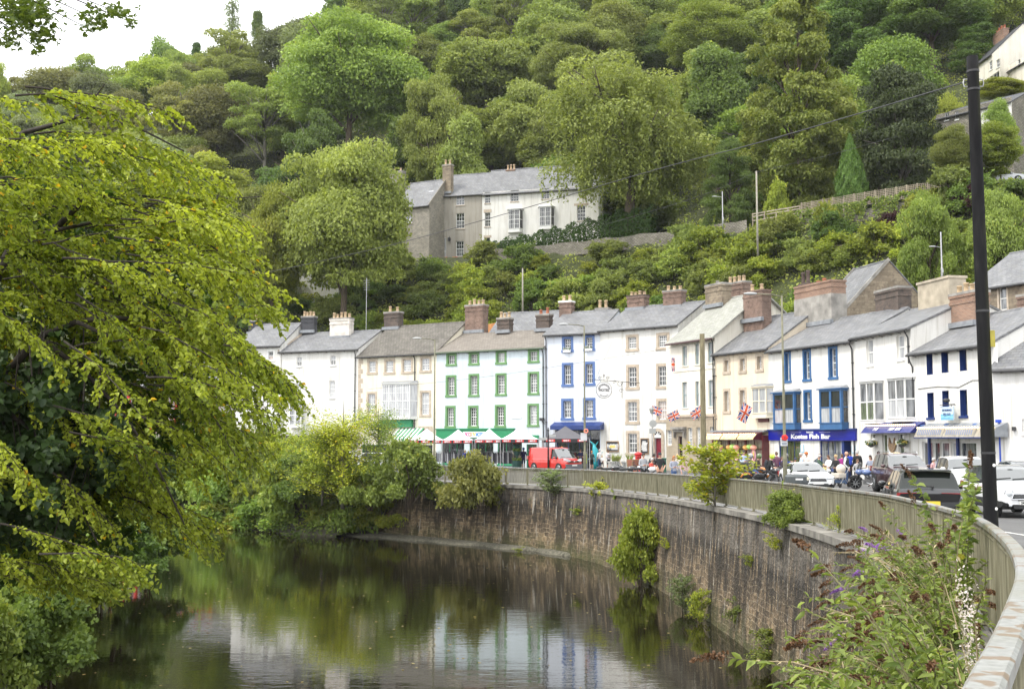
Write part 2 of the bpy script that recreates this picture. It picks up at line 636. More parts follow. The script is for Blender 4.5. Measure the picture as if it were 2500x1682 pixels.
strip("road_line", [4.6, 4.72], [lambda y, i: float(G(y) * .78 + GS(y) * .22) - .10] * 2, WHITE_L, i20, i60, 1)
def river_wall_mat():
 m, n, b, o = newmat("river_wall_stone")
 uv = node(n, "ShaderNodeUVMap")
 sep = node(n, "ShaderNodeSeparateXYZ")
 n.links.new(uv.outputs["UV"], sep.inputs[0])
 wob = node(n, "ShaderNodeTexNoise", Scale=1.1, Detail=3.0)
 n.links.new(uv.outputs["UV"], wob.inputs["Vector"])
 vm = node(n, "ShaderNodeVectorMath", operation='MULTIPLY_ADD')
 n.links.new(wob.outputs["Color"], vm.inputs[0])
 vm.inputs[1].default_value = (0.6, 0.42, 0)
 n.links.new(uv.outputs["UV"], vm.inputs[2])
 br = node(n, "ShaderNodeTexBrick", Scale=1.0)
 br.offset = 0.45
 br.squash = 0.7
 br.squash_frequency = 3
 for k, v in {"Brick Width": 0.52, "Row Height": 0.23, "Mortar Size": 0.016, "Mortar Smooth": 0.4, "Bias": -0.15}.items():
  br.inputs[k].default_value = v
 br.inputs["Color1"].default_value = (0.28, 0.21, 0.135, 1)
 br.inputs["Color2"].default_value = (0.06, 0.046, 0.032, 1)
 br.inputs["Mortar"].default_value = (0.44, 0.37, 0.27, 1)
 n.links.new(vm.outputs["Vector"], br.inputs["Vector"])
 def streak(sx, sy, sc, detail, stops, off=0.0):
  mp = node(n, "ShaderNodeMapping")
  mp.inputs["Scale"].default_value = (sx, sy, 1)
  mp.inputs["Location"].default_value = (off, off * 0.37, 0)
  n.links.new(uv.outputs["UV"], mp.inputs["Vector"])
  z = node(n, "ShaderNodeTexNoise", Scale=sc, Detail=detail, Roughness=0.68)
  n.links.new(mp.outputs["Vector"], z.inputs["Vector"])
  return ramp(n, z.outputs["Fac"], stops)
 k0, k1 = (0, 0, 0), (1, 1, 1)
 col = br.outputs["Color"]
 col = mixc(n, 1.0, col, streak(1, 1, 5, 8, [(0.28, (0.25, 0.25, 0.25)), (0.72, (1.75, 1.7, 1.6))]), 'MULTIPLY')
 col = mixc(n, streak(0.8, 0.22, 1.5, 9, [(0.47, k0), (0.57, (0.92, 0.92, 0.92))]), col, (0.042, 0.03, 0.017))
 hi = node(n, "ShaderNodeMapRange")
 hi.inputs["From Min"].default_value = 1.0
 hi.inputs["From Max"].default_value = 2.7
 n.links.new(sep.outputs["Y"], hi.inputs["Value"])
 dr = streak(2.2, 0.22, 1.7, 8, [(0.42, k0), (0.50, (0.95, 0.95, 0.95))], 13)
 col = mixc(n, mixc(n, 1.0, dr, hi.outputs["Result"], 'MULTIPLY'), col, (0.022, 0.019, 0.016))
 tp = node(n, "ShaderNodeMapRange")
 tp.inputs["From Min"].default_value = 2.75
 tp.inputs["From Max"].default_value = 3.1
 n.links.new(sep.outputs["Y"], tp.inputs["Value"])
 bandn = streak(0.7, 0.5, 1.2, 6, [(0.36, k0), (0.6, (0.8, 0.8, 0.8))], 47)
 col = mixc(n, mixc(n, 1.0, bandn, tp.outputs["Result"], 'MULTIPLY'), col, (0.20, 0.18, 0.155))
 col = mixc(n, 1.0, col, streak(5, 0.5, 1.6, 8, [(0.35, (0.55, 0.55, 0.55)), (0.6, (1.2, 1.17, 1.12))], 71), 'MULTIPLY')
 col = mixc(n, streak(2.4, 0.26, 1.5, 5, [(0.60, k0), (0.64, (0.85, 0.85, 0.85))], 31), col, (0.42, 0.39, 0.34))
 lo = node(n, "ShaderNodeMapRange")
 lo.inputs["From Min"].default_value = 1.3
 lo.inputs["From Max"].default_value = 0.0
 n.links.new(sep.outputs["Y"], lo.inputs["Value"])
 mo = streak(1, 1, 0.8, 6, [(0.36, k0), (0.56, (0.85, 0.85, 0.85))], 5)
 col = mixc(n, mixc(n, 1.0, mo, lo.outputs["Result"], 'MULTIPLY'), col, (0.075, 0.08, 0.022))
 n.links.new(col, b.inputs["Base Color"])
 b.inputs["Roughness"].default_value = 0.85
 add = node(n, "ShaderNodeMath", operation='MULTIPLY_ADD')
 nz = node(n, "ShaderNodeTexNoise", Scale=9, Detail=6)
 n.links.new(uv.outputs["UV"], nz.inputs["Vector"])
 n.links.new(br.outputs["Fac"], add.inputs[0])
 add.inputs[1].default_value = -0.9
 n.links.new(nz.outputs["Fac"], add.inputs[2])
 bp = node(n, "ShaderNodeBump", Strength=1.0, Distance=0.14)
 n.links.new(add.outputs[0], bp.inputs["Height"])
 n.links.new(bp.outputs["Normal"], b.inputs["Normal"])
 return m
WALLM = river_wall_mat()
COPE = P("coping_stone", (0.19, 0.178, 0.155), 0.9, 0.6, 1.6, bump=0.8)
rw = thing("river_wall", "tall stained stone retaining wall curving along the river under the railing", "retaining wall")
fr = lambda a: (lambda y, i: -0.8 + a * (G(y) - 0.16 + 0.8))
strip("wall_face", [-.82, -.75, -.68, -.61, -.54, -.48, -.42], [fr(a) for a in (0, .16, .33, .5, .67, .84, 1)], WALLM, 0, i_end, 1, None, True, rw)
strip("coping", [-.52, -.52, -.02, .012], [-.19, -.012, -.012, -.012], COPE, 0, i_end, 1, None, False, rw)
led = MB()
for i in range(i_rail - 36, i_end + 8):
 p = curve[min(i, len(curve) - 1)]
 q = nl[min(i, len(curve) - 1)]
 wd = .25 + 1.5 * max(0, min(1, (i - (i_rail - 30)) / 34)) + 0.35 * math.sin(i * 0.7)
 led.v += [tuple((p + q * 0.7).tolist()) + (0.24,), tuple((p + q * (.75 + wd * .6)).tolist()) + (0.12 + .05 * math.sin(i * 1.3),), tuple((p + q * (.85 + wd)).tolist()) + (-.12,)]
k = len(led.v) // 3
for a in range(k - 1):
 for c in range(2):
  led.f.append((a * 3 + c, a * 3 + c + 1, a * 3 + c + 4, a * 3 + c + 3))
  led.m.append(0)
led.build("gravel_ledge", P("gravel", (0.115, 0.108, 0.08), 0.95, 0.5, 6, bump=0.9))["kind"] = 'structure'
def water_mat():
 m, n, b, o = newmat("river_water")
 b.inputs["Base Color"].default_value = (0.010, 0.009, 0.004, 1)
 b.inputs["Roughness"].default_value = 0.015
 b.inputs["IOR"].default_value = 1.54
 b.inputs["Specular IOR Level"].default_value = 0.75
 tc = node(n, "ShaderNodeTexCoord")
 acc = None
 for sx, sy, sc, k in ((0.35, 1.0, 2.2, 0.55), (0.5, 1.0, 7.0, 0.22), (0.25, 0.6, 0.5, 0.6)):
  mp = node(n, "ShaderNodeMapping")
  mp.inputs["Scale"].default_value = (sx, sy, 1)
  n.links.new(tc.outputs["Object"], mp.inputs["Vector"])
  z = node(n, "ShaderNodeTexNoise", Scale=sc, Detail=3.0, Distortion=0.6)
  n.links.new(mp.outputs["Vector"], z.inputs["Vector"])
  mm = node(n, "ShaderNodeMath", operation='MULTIPLY')
  mm.inputs[1].default_value = k
  n.links.new(z.outputs["Fac"], mm.inputs[0])
  if acc is None:
   acc = mm.outputs[0]
  else:
   ad = node(n, "ShaderNodeMath", operation='ADD')
   n.links.new(acc, ad.inputs[0])
   n.links.new(mm.outputs[0], ad.inputs[1])
   acc = ad.outputs[0]
 pz = node(n, "ShaderNodeTexNoise", Scale=0.09, Detail=2.0)
 n.links.new(tc.outputs["Object"], pz.inputs["Vector"])
 mr = node(n, "ShaderNodeMapRange")
 mr.inputs["From Min"].default_value = 0.35
 mr.inputs["From Max"].default_value = 0.65
 mr.inputs["To Min"].default_value = 0.05
 mr.inputs["To Max"].default_value = 0.16
 n.links.new(pz.outputs["Fac"], mr.inputs["Value"])
 bp = node(n, "ShaderNodeBump", Distance=0.06)
 n.links.new(mr.outputs["Result"], bp.inputs["Strength"])
 n.links.new(acc, bp.inputs["Height"])
 n.links.new(bp.outputs["Normal"], b.inputs["Normal"])
 return m
wm = MB()
wm.quad((-260, -120, 0), (30, -120, 0), (30, 135, 0), (-260, 135, 0))
wm.build("water", water_mat())["kind"] = 'structure'
BANKM = P("bank_earth", (0.032, 0.03, 0.016), 0.95, 0.45, 1.2, bump=0.8)
strip("riverbank", [-4.2, -2.6, -1.0, 0.02], [lambda y, i: -.6, lambda y, i: 1.0, lambda y, i: 2.9, lambda y, i: G(y) - .02], BANKM, i_end - 1, None, 2)
LB = [(-7.5, -40), (-9, 0), (-10.5, 16), (-13.2, 30), (-18, 45), (-21.5, 60), (-26, 74), (-38, 86), (-60, 93), (-160, 100)]
lbc, _ = catmull(LB, 1.5)
lt = unit(np.gradient(lbc, axis=0))
ln = np.stack([-lt[:, 1], lt[:, 0]], 1)
lb = MB()
for i, p in enumerate(lbc):
 for o_, z_ in ((-.8, -.6), (0, .05), (1.0, 1.1), (3.5, 2.0), (9, 3.0), (26, 3.4)):
  q = p + ln[i] * o_
  lb.v.append((q[0], q[1], z_ + .25 * math.sin(i * .9 + o_)))
for a in range(len(lbc) - 1):
 for c in range(5):
  lb.f.append((a * 6 + c + 1, a * 6 + c, (a + 1) * 6 + c, (a + 1) * 6 + c + 1))
  lb.m.append(0)
lb.build("near_bank", BANKM, smooth=True)["kind"] = 'structure'
TOE = np.array([(-400, 210), (-160, 170), (-90, 150), (-50, 140), (-28, 136), (-8, 128), (5, 119), (16, 107), (24, 99), (33, 92), (42, 82), (60, 72), (110, 60), (260, 45)], float)
def toe_dist(X, Y):
 X, Y = np.asarray(X, float), np.asarray(Y, float)
 best = np.full(X.shape, 1e9)
 sgn = np.ones(X.shape)
 for a, b in zip(TOE[:-1], TOE[1:]):
  e = b - a
  L2 = e @ e
  t = np.clip(((X - a[0]) * e[0] + (Y - a[1]) * e[1]) / L2, 0, 1)
  dx, dy = X - (a[0] + t * e[0]), Y - (a[1] + t * e[1])
  d = np.hypot(dx, dy)
  cr = e[0] * dy - e[1] * dx
  m = d < best
  best = np.where(m, d, best)
  sgn = np.where(m, np.sign(cr), sgn)
 return best * sgn
_pd = [-60, 0, 2, 7, 17, 26, 27.5, 46, 60, 120, 260, 600]
_pz = [0, 0, .6, 6, 17, 26.5, 28.6, 29.4, 38, 84, 170, 300]
def T(X, Y):
 X, Y = np.asarray(X, float), np.asarray(Y, float)
 d = toe_dist(X, Y)
 z = 3.7 + np.interp(d, _pd, _pz)
 z = z + np.clip((d - 50) / 60, 0, 1) * (3.0 * np.sin(X * .045 + 1.3) * np.cos(Y * .03) + 1.6 * np.sin(X * .11 + Y * .07))
 cap = 92 + np.maximum(0, X + 62) * 1.6 + 3 * np.sin(X * .05)
 k = 8.0
 return -k * np.log(np.exp(-np.minimum(z, 400) / k) + np.exp(-np.minimum(cap, 400) / k))
def hill_mat():
 m, n, b, o = newmat("hillside_ground")
 tc = node(n, "ShaderNodeTexCoord")
 n1 = node(n, "ShaderNodeTexNoise", Scale=0.16, Detail=7.0, Roughness=0.7)
 n.links.new(tc.outputs["Object"], n1.inputs["Vector"])
 n.links.new(ramp(n, n1.outputs["Fac"], [(0.3, (0.03, 0.035, 0.012)), (0.5, (0.05, 0.062, 0.015)), (0.7, (0.085, 0.10, 0.025))]), b.inputs["Base Color"])
 b.inputs["Roughness"].default_value = 0.95
 n2 = node(n, "ShaderNodeTexNoise", Scale=1.8, Detail=6.0)
 n.links.new(tc.outputs["Object"], n2.inputs["Vector"])
 bp = node(n, "ShaderNodeBump", Strength=1.0, Distance=0.8)
 n.links.new(n2.outputs["Fac"], bp.inputs["Height"])
 n.links.new(bp.outputs["Normal"], b.inputs["Normal"])
 return m
gx = np.arange(-420, 301, 4.0)
gy = np.arange(40, 700, 4.0)
XX, YY = np.meshgrid(gx, gy, indexing='ij')
ZZ = T(XX, YY)
DD = toe_dist(XX, YY)
ZZ = np.where(DD < -1, -3.0, ZZ)
nx_, ny_ = XX.shape
ids = np.arange(nx_ * ny_).reshape(nx_, ny_)
Q = np.stack([ids[:-1, :-1], ids[1:, :-1], ids[1:, 1:], ids[:-1, 1:]], -1).reshape(-1, 4)
keep = (DD[:-1, :-1] > -4).ravel()
hm = arr_mesh("hillside", np.stack([XX, YY, ZZ], -1).reshape(-1, 3), Q[keep], None, hill_mat(), True)
link_mesh("hillside", hm)["kind"] = 'structure'
def rail_mats():
 m, n, b, o = newmat("rail_paint")
 tc = node(n, "ShaderNodeTexCoord")
 n1 = node(n, "ShaderNodeTexNoise", Scale=5.5, Detail=3.0, Distortion=0.4)
 n2 = node(n, "ShaderNodeTexNoise", Scale=30.0, Detail=3.0)
 n3 = node(n, "ShaderNodeTexNoise", Scale=0.7, Detail=3.0)
 for q in (n1, n2, n3):
  n.links.new(tc.outputs["Object"], q.inputs["Vector"])
 grey = ramp(n, n2.outputs["Fac"], [(0.3, (0.22, 0.225, 0.22)), (0.7, (0.33, 0.335, 0.33))])
 wear = ramp(n, n1.outputs["Fac"], [(0.545, (0, 0, 0)), (0.575, (1, 1, 1))])
 c = mixc(n, wear, grey, (0.20, 0.145, 0.105))
 c = mixc(n, ramp(n, n3.outputs["Fac"], [(0.45, (0, 0, 0)), (0.7, (0.5, 0.5, 0.5))]), c, (0.17, 0.165, 0.10))
 n.links.new(c, b.inputs["Base Color"])
 b.inputs["Roughness"].default_value = 0.42
 bp = node(n, "ShaderNodeBump", Strength=0.25, Distance=0.004)
 n.links.new(wear, bp.inputs["Height"])
 bp.invert = True
 n.links.new(bp.outputs["Normal"], b.inputs["Normal"])
 m2, n, b, o = newmat("rail_bars")
 tc = node(n, "ShaderNodeTexCoord")
 mp = node(n, "ShaderNodeMapping")
 mp.inputs["Scale"].default_value = (14, 14, 1.5)
 n.links.new(tc.outputs["Object"], mp.inputs["Vector"])
 n1 = node(n, "ShaderNodeTexNoise", Scale=1.0, Detail=4.0)
 n.links.new(mp.outputs["Vector"], n1.inputs["Vector"])
 n.links.new(ramp(n, n1.outputs["Fac"], [(0.3, (0.10, 0.095, 0.055)), (0.55, (0.21, 0.195, 0.125)), (0.75, (0.34, 0.32, 0.23))]), b.inputs["Base Color"])
 b.inputs["Roughness"].default_value = 0.7
 return m, m2
RAILM, BARM = rail_mats()
rl = thing("railing", "long weathered grey railing of vertical bars curving along the top of the river wall", "railing", (0, 0, 0))
RH = 1.05
tr_ = MB()
prof = [(-.048, -.03), (-.048, .012), (-.036, .022), (.036, .022), (.048, .012), (.048, -.03)]
idx = list(range(0, i_rail + 1))
fine, fs_ = catmull([tuple(curve[i]) for i in idx[::2]], 0.25)
ft = unit(np.gradient(fine, axis=0))
fn = np.stack([-ft[:, 1], ft[:, 0]], 1)
for i, p in enumerate(fine):
 for a, z in prof:
  q = p - fn[i] * a
  tr_.v.append((q[0], q[1], G(p[1]) + RH + z))
np_ = len(prof)
for i in range(len(fine) - 1):
 for k in range(np_):
  k2 = (k + 1) % np_
  tr_.f.append((i * np_ + k, i * np_ + k2, (i + 1) * np_ + k2, (i + 1) * np_ + k))
  tr_.m.append(0)
tr_.f += [tuple(range(np_)), tuple(reversed(range(len(tr_.v) - np_, len(tr_.v))))]
tr_.m += [0, 0]
tr_.build("top_rail", RAILM, rl)
L_ = fs_[-1]
npan = int(L_ / 1.95)
post_d = np.linspace(0.3, L_ - 0.2, npan + 1)
def on_rail(d):
 x, y = np.interp(d, fs_, fine[:, 0]), np.interp(d, fs_, fine[:, 1])
 tx, ty = np.interp(d, fs_, ft[:, 0]), np.interp(d, fs_, ft[:, 1])
 return Vector((x, y, float(G(y)))), Vector((tx, ty, 0)).normalized()
for j, d in enumerate(post_d):
 p, t = on_rail(d)
 n_ = Vector((-t.y, t.x, 0))
 Mx = Matrix(((t.x, n_.x, 0, p.x), (t.y, n_.y, 0, p.y), (0, 0, 1, p.z), (0, 0, 0, 1)))
 b = MB()
 b.box(-.028, .028, -.04, .04, 0.0, RH - .032, 0, Mx)
 b.box(-.07, .07, -.085, .085, 0.0, .018, 0, Mx)
 b.build("post", BARM, rl)
 if j == len(post_d) - 1:
  break
 b = MB()
 d2 = post_d[j + 1]
 nb = int((d2 - d) / 0.098)
 for k in range(1, nb):
  q, t2 = on_rail(d + (d2 - d) * k / nb)
  n2_ = Vector((-t2.y, t2.x, 0))
  M2 = Matrix(((t2.x, n2_.x, 0, q.x), (t2.y, n2_.y, 0, q.y), (0, 0, 1, q.z), (0, 0, 0, 1)))
  b.box(-.011, .011, -.018, .018, .115, RH - .03, 0, M2)
 q0, _t = on_rail(d + .03)
 q1, _t = on_rail(d2 - .03)
 b.bar(q0 + Vector((0, 0, .10)), q1 + Vector((0, 0, .10)), .045, .03)
 b.bar(q0 + Vector((0, 0, RH - .09)), q1 + Vector((0, 0, RH - .09)), .04, .022)
 b.build("bar_panel", BARM, rl)
# == BUILDINGS
SLATE = brickish("slate_roof", (0.155, 0.16, 0.172), (0.22, 0.222, 0.228), (0.08, 0.08, 0.085), 0.42, 0.24, 0.014, 0.6, (0.15, 0.15, 0.14), 0.8, dirt=(0.6, 1.2))
SLATE_DK = brickish("mossy_tile_roof", (0.135, 0.122, 0.105), (0.19, 0.175, 0.15), (0.06, 0.055, 0.05), 0.36, 0.24, 0.02, 0.85, (0.085, 0.08, 0.06), 0.8, dirt=(0.6, 1.15))
SLATE_BR = brickish("brown_tile_roof", (0.20, 0.175, 0.145), (0.24, 0.215, 0.185), (0.12, 0.105, 0.09), 0.3, 0.26, 0.015, 0.85, (0.15, 0.135, 0.115), 0.6, dirt=(0.75, 1.1))
SLATE_PALE = brickish("pale_stone_roof", (0.29, 0.29, 0.26), (0.36, 0.36, 0.32), (0.18, 0.18, 0.16), 0.4, 0.22, 0.012, 0.75, (0.24, 0.25, 0.2), 0.4, dirt=(0.8, 1.1))
SLATE_NAVY = brickish("dark_slate_roof", (0.05, 0.052, 0.06), (0.075, 0.077, 0.085), (0.03, 0.03, 0.03), 0.4, 0.24, 0.012, 0.6)
BRICK = brickish("red_brick", (0.20, 0.115, 0.085), (0.29, 0.175, 0.13), (0.30, 0.26, 0.22), 0.23, 0.078, 0.011, 0.9, (0.11, 0.075, 0.06), dirt=(0.6, 1.1))
BRICK_OR = brickish("orange_brick", (0.33, 0.175, 0.105), (0.22, 0.115, 0.075), (0.36, 0.31, 0.26), 0.23, 0.078, 0.012, 0.9, dirt=(0.7, 1.15))
BRICK_DK = brickish("sooty_brick", (0.095, 0.07, 0.058), (0.15, 0.105, 0.085), (0.17, 0.15, 0.13), 0.23, 0.078, 0.011, 0.9, (0.06, 0.055, 0.05), dirt=(0.6, 1.1))
BRICK_BL = brickish("dark_painted_brick", (0.055, 0.057, 0.066), (0.085, 0.087, 0.096), (0.045, 0.045, 0.05), 0.23, 0.08, 0.01, 0.8)
STONE = brickish("coursed_stone", (0.34, 0.28, 0.20), (0.24, 0.19, 0.135), (0.2, 0.17, 0.13), 0.55, 0.24, 0.014, 0.9, (0.15, 0.12, 0.09), dirt=(0.65, 1.1))
STONE_G = brickish("gritstone_wall", (0.27, 0.25, 0.21), (0.35, 0.32, 0.26), (0.19, 0.175, 0.15), 0.5, 0.2, 0.015, 0.9, (0.18, 0.165, 0.14), dirt=(0.7, 1.1))
ASHLAR = brickish("ashlar_front", (0.46, 0.39, 0.29), (0.41, 0.345, 0.255), (0.30, 0.25, 0.19), 0.9, 0.36, 0.008, 0.85, dirt=(0.75, 1.1))
RUBBLE = brickish("rubble_wall", (0.36, 0.33, 0.28), (0.24, 0.22, 0.18), (0.12, 0.11, 0.09), 0.42, 0.19, 0.03, 0.95, (0.14, 0.14, 0.09), 1.0, dirt=(0.5, 1.15))
WHITE_R = render_mat("white_render", (0.76, 0.75, 0.715), 0.3)
CREAM_R = render_mat("cream_render", (0.80, 0.755, 0.62), 0.15)
CREAM_L = render_mat("pale_cream_render", (0.80, 0.765, 0.67), 0.15)
PEACH_R = render_mat("peach_render", (0.76, 0.66, 0.52), 0.15)
ICE_R = render_mat("ice_blue_render", (0.62, 0.70, 0.745), 0.16)
BLUEW_R = render_mat("pale_blue_render", (0.66, 0.705, 0.785), 0.16)
GREY_R = render_mat("grey_render", (0.36, 0.335, 0.29), 0.4)
ROUGH_R = render_mat("white_roughcast", (0.74, 0.73, 0.71), 0.25)
TRIM_S = P("stone_trim", (0.47, 0.395, 0.31), 0.85, 0.2, 3, bump=0.2)
TRIM_G = P("green_paint", (0.13, 0.27, 0.10), 0.5, 0.12, 3)
TRIM_GD = P("shop_green", (0.02, 0.24, 0.10), 0.45, 0.1, 3)
TRIM_B = P("mid_blue_paint", (0.085, 0.155, 0.36), 0.5, 0.1, 3)
TRIM_K = P("kingfisher_blue_paint", (0.035, 0.12, 0.28), 0.45, 0.12, 3)
NAVY = P("navy_paint", (0.012, 0.035, 0.16), 0.45, 0.12, 3)
COBALT = P("cobalt_sign", (0.006, 0.012, 0.26), 0.3, 0.12, 1.0)
TRIM_W = P("white_gloss", (0.80, 0.80, 0.78), 0.4, 0.05, 3)
TRIM_T = P("teal_grey_paint", (0.23, 0.32, 0.33), 0.5, 0.1, 3)
BLACKP = P("black_paint", (0.018, 0.018, 0.02), 0.45, 0.2, 4)
IRON = P("cast_iron", (0.035, 0.035, 0.037), 0.55, 0.25, 5)
MAROON = P("maroon_paint", (0.10, 0.018, 0.02), 0.4, 0.15, 3)
POTM = P("chimney_pot_clay", (0.46, 0.34, 0.21), 0.85, 0.25, 5)
POTR = P("red_chimney_pot", (0.36, 0.13, 0.07), 0.85, 0.25, 5)
LEAD = P("lead_flashing", (0.24, 0.255, 0.275), 0.5, 0.2, 3)
CONC = P("weathered_concrete", (0.29, 0.275, 0.25), 0.9, 0.35, 1.4, bump=0.4)
CONC_T = P("tan_render_stack", (0.42, 0.365, 0.28), 0.9, 0.25, 1.4, bump=0.3)
PEEL = P("peeling_white_render", (0.66, 0.61, 0.55), 0.9, 0.25, 1.6, bump=0.5)
BARGE = P("oxblood_gutter", (0.075, 0.03, 0.035), 0.5, 0.2, 3)
INSIDE = P("dim_interior", (0.02, 0.02, 0.022), 0.9, 0.3, 1)
WOODM = P("bare_wood", (0.30, 0.19, 0.10), 0.75, 0.35, 6)
def glass_mat(name, c, c2, sc=1.3):
 """window glass seen from outside: dark room, curtains, reflections"""
 m, n, b, o = newmat(name)
 tc = node(n, "ShaderNodeTexCoord")
 mp = node(n, "ShaderNodeMapping")
 mp.inputs["Scale"].default_value = (4.0, 1, 0.5)
 n.links.new(tc.outputs["Object"], mp.inputs["Vector"])
 z = node(n, "ShaderNodeTexNoise", Scale=sc, Detail=3.0)
 n.links.new(mp.outputs["Vector"], z.inputs["Vector"])
 n.links.new(ramp(n, z.outputs["Fac"], [(0.35, c), (0.65, c2)]), b.inputs["Base Color"])
 b.inputs["Roughness"].default_value = 0.03
 b.inputs["Specular IOR Level"].default_value = 0.8
 b.inputs["Coat Weight"].default_value = 0.5
 b.inputs["Coat Roughness"].default_value = 0.02
 return m
GL_D = glass_mat("dark_glass", (0.01, 0.012, 0.015), (0.04, 0.045, 0.05))
GL_M = glass_mat("half_lit_glass", (0.03, 0.035, 0.04), (0.24, 0.25, 0.26))
GL_C = glass_mat("net_curtain_glass", (0.30, 0.31, 0.33), (0.52, 0.53, 0.54))
GL_B = glass_mat("blind_glass", (0.42, 0.34, 0.30), (0.5, 0.42, 0.38))
GL_G = glass_mat("green_reflecting_glass", (0.03, 0.045, 0.02), (0.09, 0.12, 0.05))
class House:
 """local frame: x along the front (left to right), y into the building, z up from street level"""
 def __init__(s, name, label, cat, pl, pr, base=None, group=None):
  A, B = at(pl[0], 1070, pl[1]), at(pr[0], 1070, pr[1])
  s.base = EYE - float(np.interp((A.y + B.y) / 2, [60, 70, 80, 110], [2.7, 2.82, 2.85, 2.95])) if base is None else base
  s.A = Vector((A.x, A.y, s.base))
  e = Vector((B.x - A.x, B.y - A.y, 0))
  s.W = e.length
  s.e = e.normalized()
  s.n = Vector((s.e.y, -s.e.x, 0))       # outward
  s.rz = math.atan2(s.e.y, s.e.x)
  s.root = thing(name, label, cat, s.A, s.rz, group)
  s.holes = []
 def loc(s, x, y, d=0.0):
  """pixel -> (u, z) on the plane d metres in front of the facade"""
  r = ray(x, y)
  O = Vector((0, 0, EYE))
  P0 = s.A + s.n * d
  t = (P0 - O).dot(s.n) / r.dot(s.n)
  h = O + r * t - P0
  return h.dot(s.e), h.z
 def rect(s, Z, x0, y0, x1, y1, d=0.0):
  ox, oy, k = Z
  a = s.loc(ox + x0 / k, oy + (y0 + y1) / 2 / k, d)[0]
  b = s.loc(ox + x1 / k, oy + (y0 + y1) / 2 / k, d)[0]
  xm = ox + (x0 + x1) / 2 / k
  top, bot = s.loc(xm, oy + y0 / k, d)[1], s.loc(xm, oy + y1 / k, d)[1]
  return a, b, bot, top
 # -- shell
 def shell(s, eave, wall, roof, depth=9.0, rise=2.4, over=0.28, gable=0.06, verge=None, gutter=IRON, left=True, right=True, back=True, ridge=0.5, foot=-.6):
  W, D, H = s.W, depth, eave
  s.eave, s.depth, s.rise, s.ridge = eave, depth, rise, ridge
  b = MB()
  us = sorted(set([0, W] + [v for h in s.holes for v in h[:2]]))
  zs = sorted(set([foot, H] + [v for h in s.holes for v in h[2:4]]))
  for i in range(len(us) - 1):
   for j in range(len(zs) - 1):
    cx, cz = (us[i] + us[i + 1]) / 2, (zs[j] + zs[j + 1]) / 2
    if any(h[0] < cx < h[1] and h[2] < cz < h[3] for h in s.holes):
     continue
    b.quad((us[i], 0, zs[j]), (us[i + 1], 0, zs[j]), (us[i + 1], 0, zs[j + 1]), (us[i], 0, zs[j + 1]))
  for u0, u1, z0, z1, dep in s.holes:
   b.quad((u0, 0, z0), (u0, 0, z1), (u0, dep, z1), (u0, dep, z0))
   b.quad((u1, 0, z0), (u1, dep, z0), (u1, dep, z1), (u1, 0, z1))
   b.quad((u0, 0, z1), (u1, 0, z1), (u1, dep, z1), (u0, dep, z1))
   b.quad((u0, 0, z0), (u0, dep, z0), (u1, dep, z0), (u1, 0, z0))
  yr = D * ridge
  b.poly([(0, 0, foot), (0, 0, H), (0, yr, H + rise), (0, D, H), (0, D, foot)])
  b.poly([(W, 0, foot), (W, D, foot), (W, D, H), (W, yr, H + rise), (W, 0, H)])
  b.quad((W, D, foot), (0, D, foot), (0, D, H), (W, D, H))
  s.wall = b.build("wall", wall, s.root, uv=True)
  r = MB()
  th = 0.14
  g0, g1 = -gable, W + gable
  for ya, yb, sg in ((-over, yr, 1), (D + over, yr, -1)):
   sl = rise / yr if sg == 1 else rise / (D - yr)
   za = H - over * sl
   zb = H + rise
   lo = [(g0, ya, za + .02), (g1, ya, za + .02), (g1, yb, zb + .02), (g0, yb, zb + .02)]
   hi = [(x, y, z + th) for x, y, z in lo]
   if sg == -1:
    lo, hi = [lo[1], lo[0], lo[3], lo[2]], [hi[1], hi[0], hi[3], hi[2]]
   r.add(lo + hi, [(3, 2, 1, 0), (4, 5, 6, 7), (0, 1, 5, 4), (1, 2, 6, 5), (3, 0, 4, 7)])
  s.roof = r.build("roof", roof, s.root, uv=True)
  rt = MB()
  k = max(2, int((g1 - g0) / 0.45))
  for i in range(k):
   a, c = g0 + (g1 - g0) * i / k, g0 + (g1 - g0) * (i + 1) / k - .015
   h = H + rise + th + .02 + rnd.uniform(-.012, .012)
   rt.add([(a, yr - .13, h - .05), (c, yr - .13, h - .05), (c, yr, h + .06), (a, yr, h + .06), (c, yr + .13, h - .05), (a, yr + .13, h - .05)],
    [(0, 1, 2, 3), (3, 2, 4, 5), (1, 4, 2), (0, 3, 5)])
  rt.build("ridge_tiles", roof, s.roof, uv=True)
  if gutter:
   gt = MB()
   gt.tube([(g0, -over - .05, H - over * rise / yr + .03), (g1, -over - .05, H - over * rise / yr + .03)], .07, 8)
   for i in range(int(W / 1.1)):
    x = .5 + i * 1.1
    gt.bar((x, -over, H - over * rise / yr - .02), (x, .0, H - .22), .035, .035)
   gt.build("gutter", gutter, s.root)
  if verge:
   for x in ((-.03,) if left else ()) + ((W + .03,) if right else ()):
    v = MB().bar((x, -over + .02, H - over * rise / yr + .20), (x, yr, H + rise + .20), .26, .1, up=(1, 0, 0))
    v.build("verge_coping", verge, s.root, uv=True)
  return s
 # -- windows
 def window(s, r, cols=3, rows=4, frame=TRIM_W, sur=None, sw=0.16, sill=None, pane=None, dep=0.16, outer=True, bars=True, mid=True, label=None, lower=None, sill_ext=0.06):
  """r = (u0, u1, z0, z1); outer=True means r includes the surround"""
  u0, u1, z0, z1 = r
  if sur and outer:
   O = r
   u0, u1, z0, z1 = u0 + sw, u1 - sw, z0 + sw * 1.05, z1 - sw
  else:
   O = (u0 - sw, u1 + sw, z0 - sw, z1 + sw)
  s.holes.append((u0, u1, z0, z1, dep))
  y = dep - .05
  b = MB()
  fw = .065
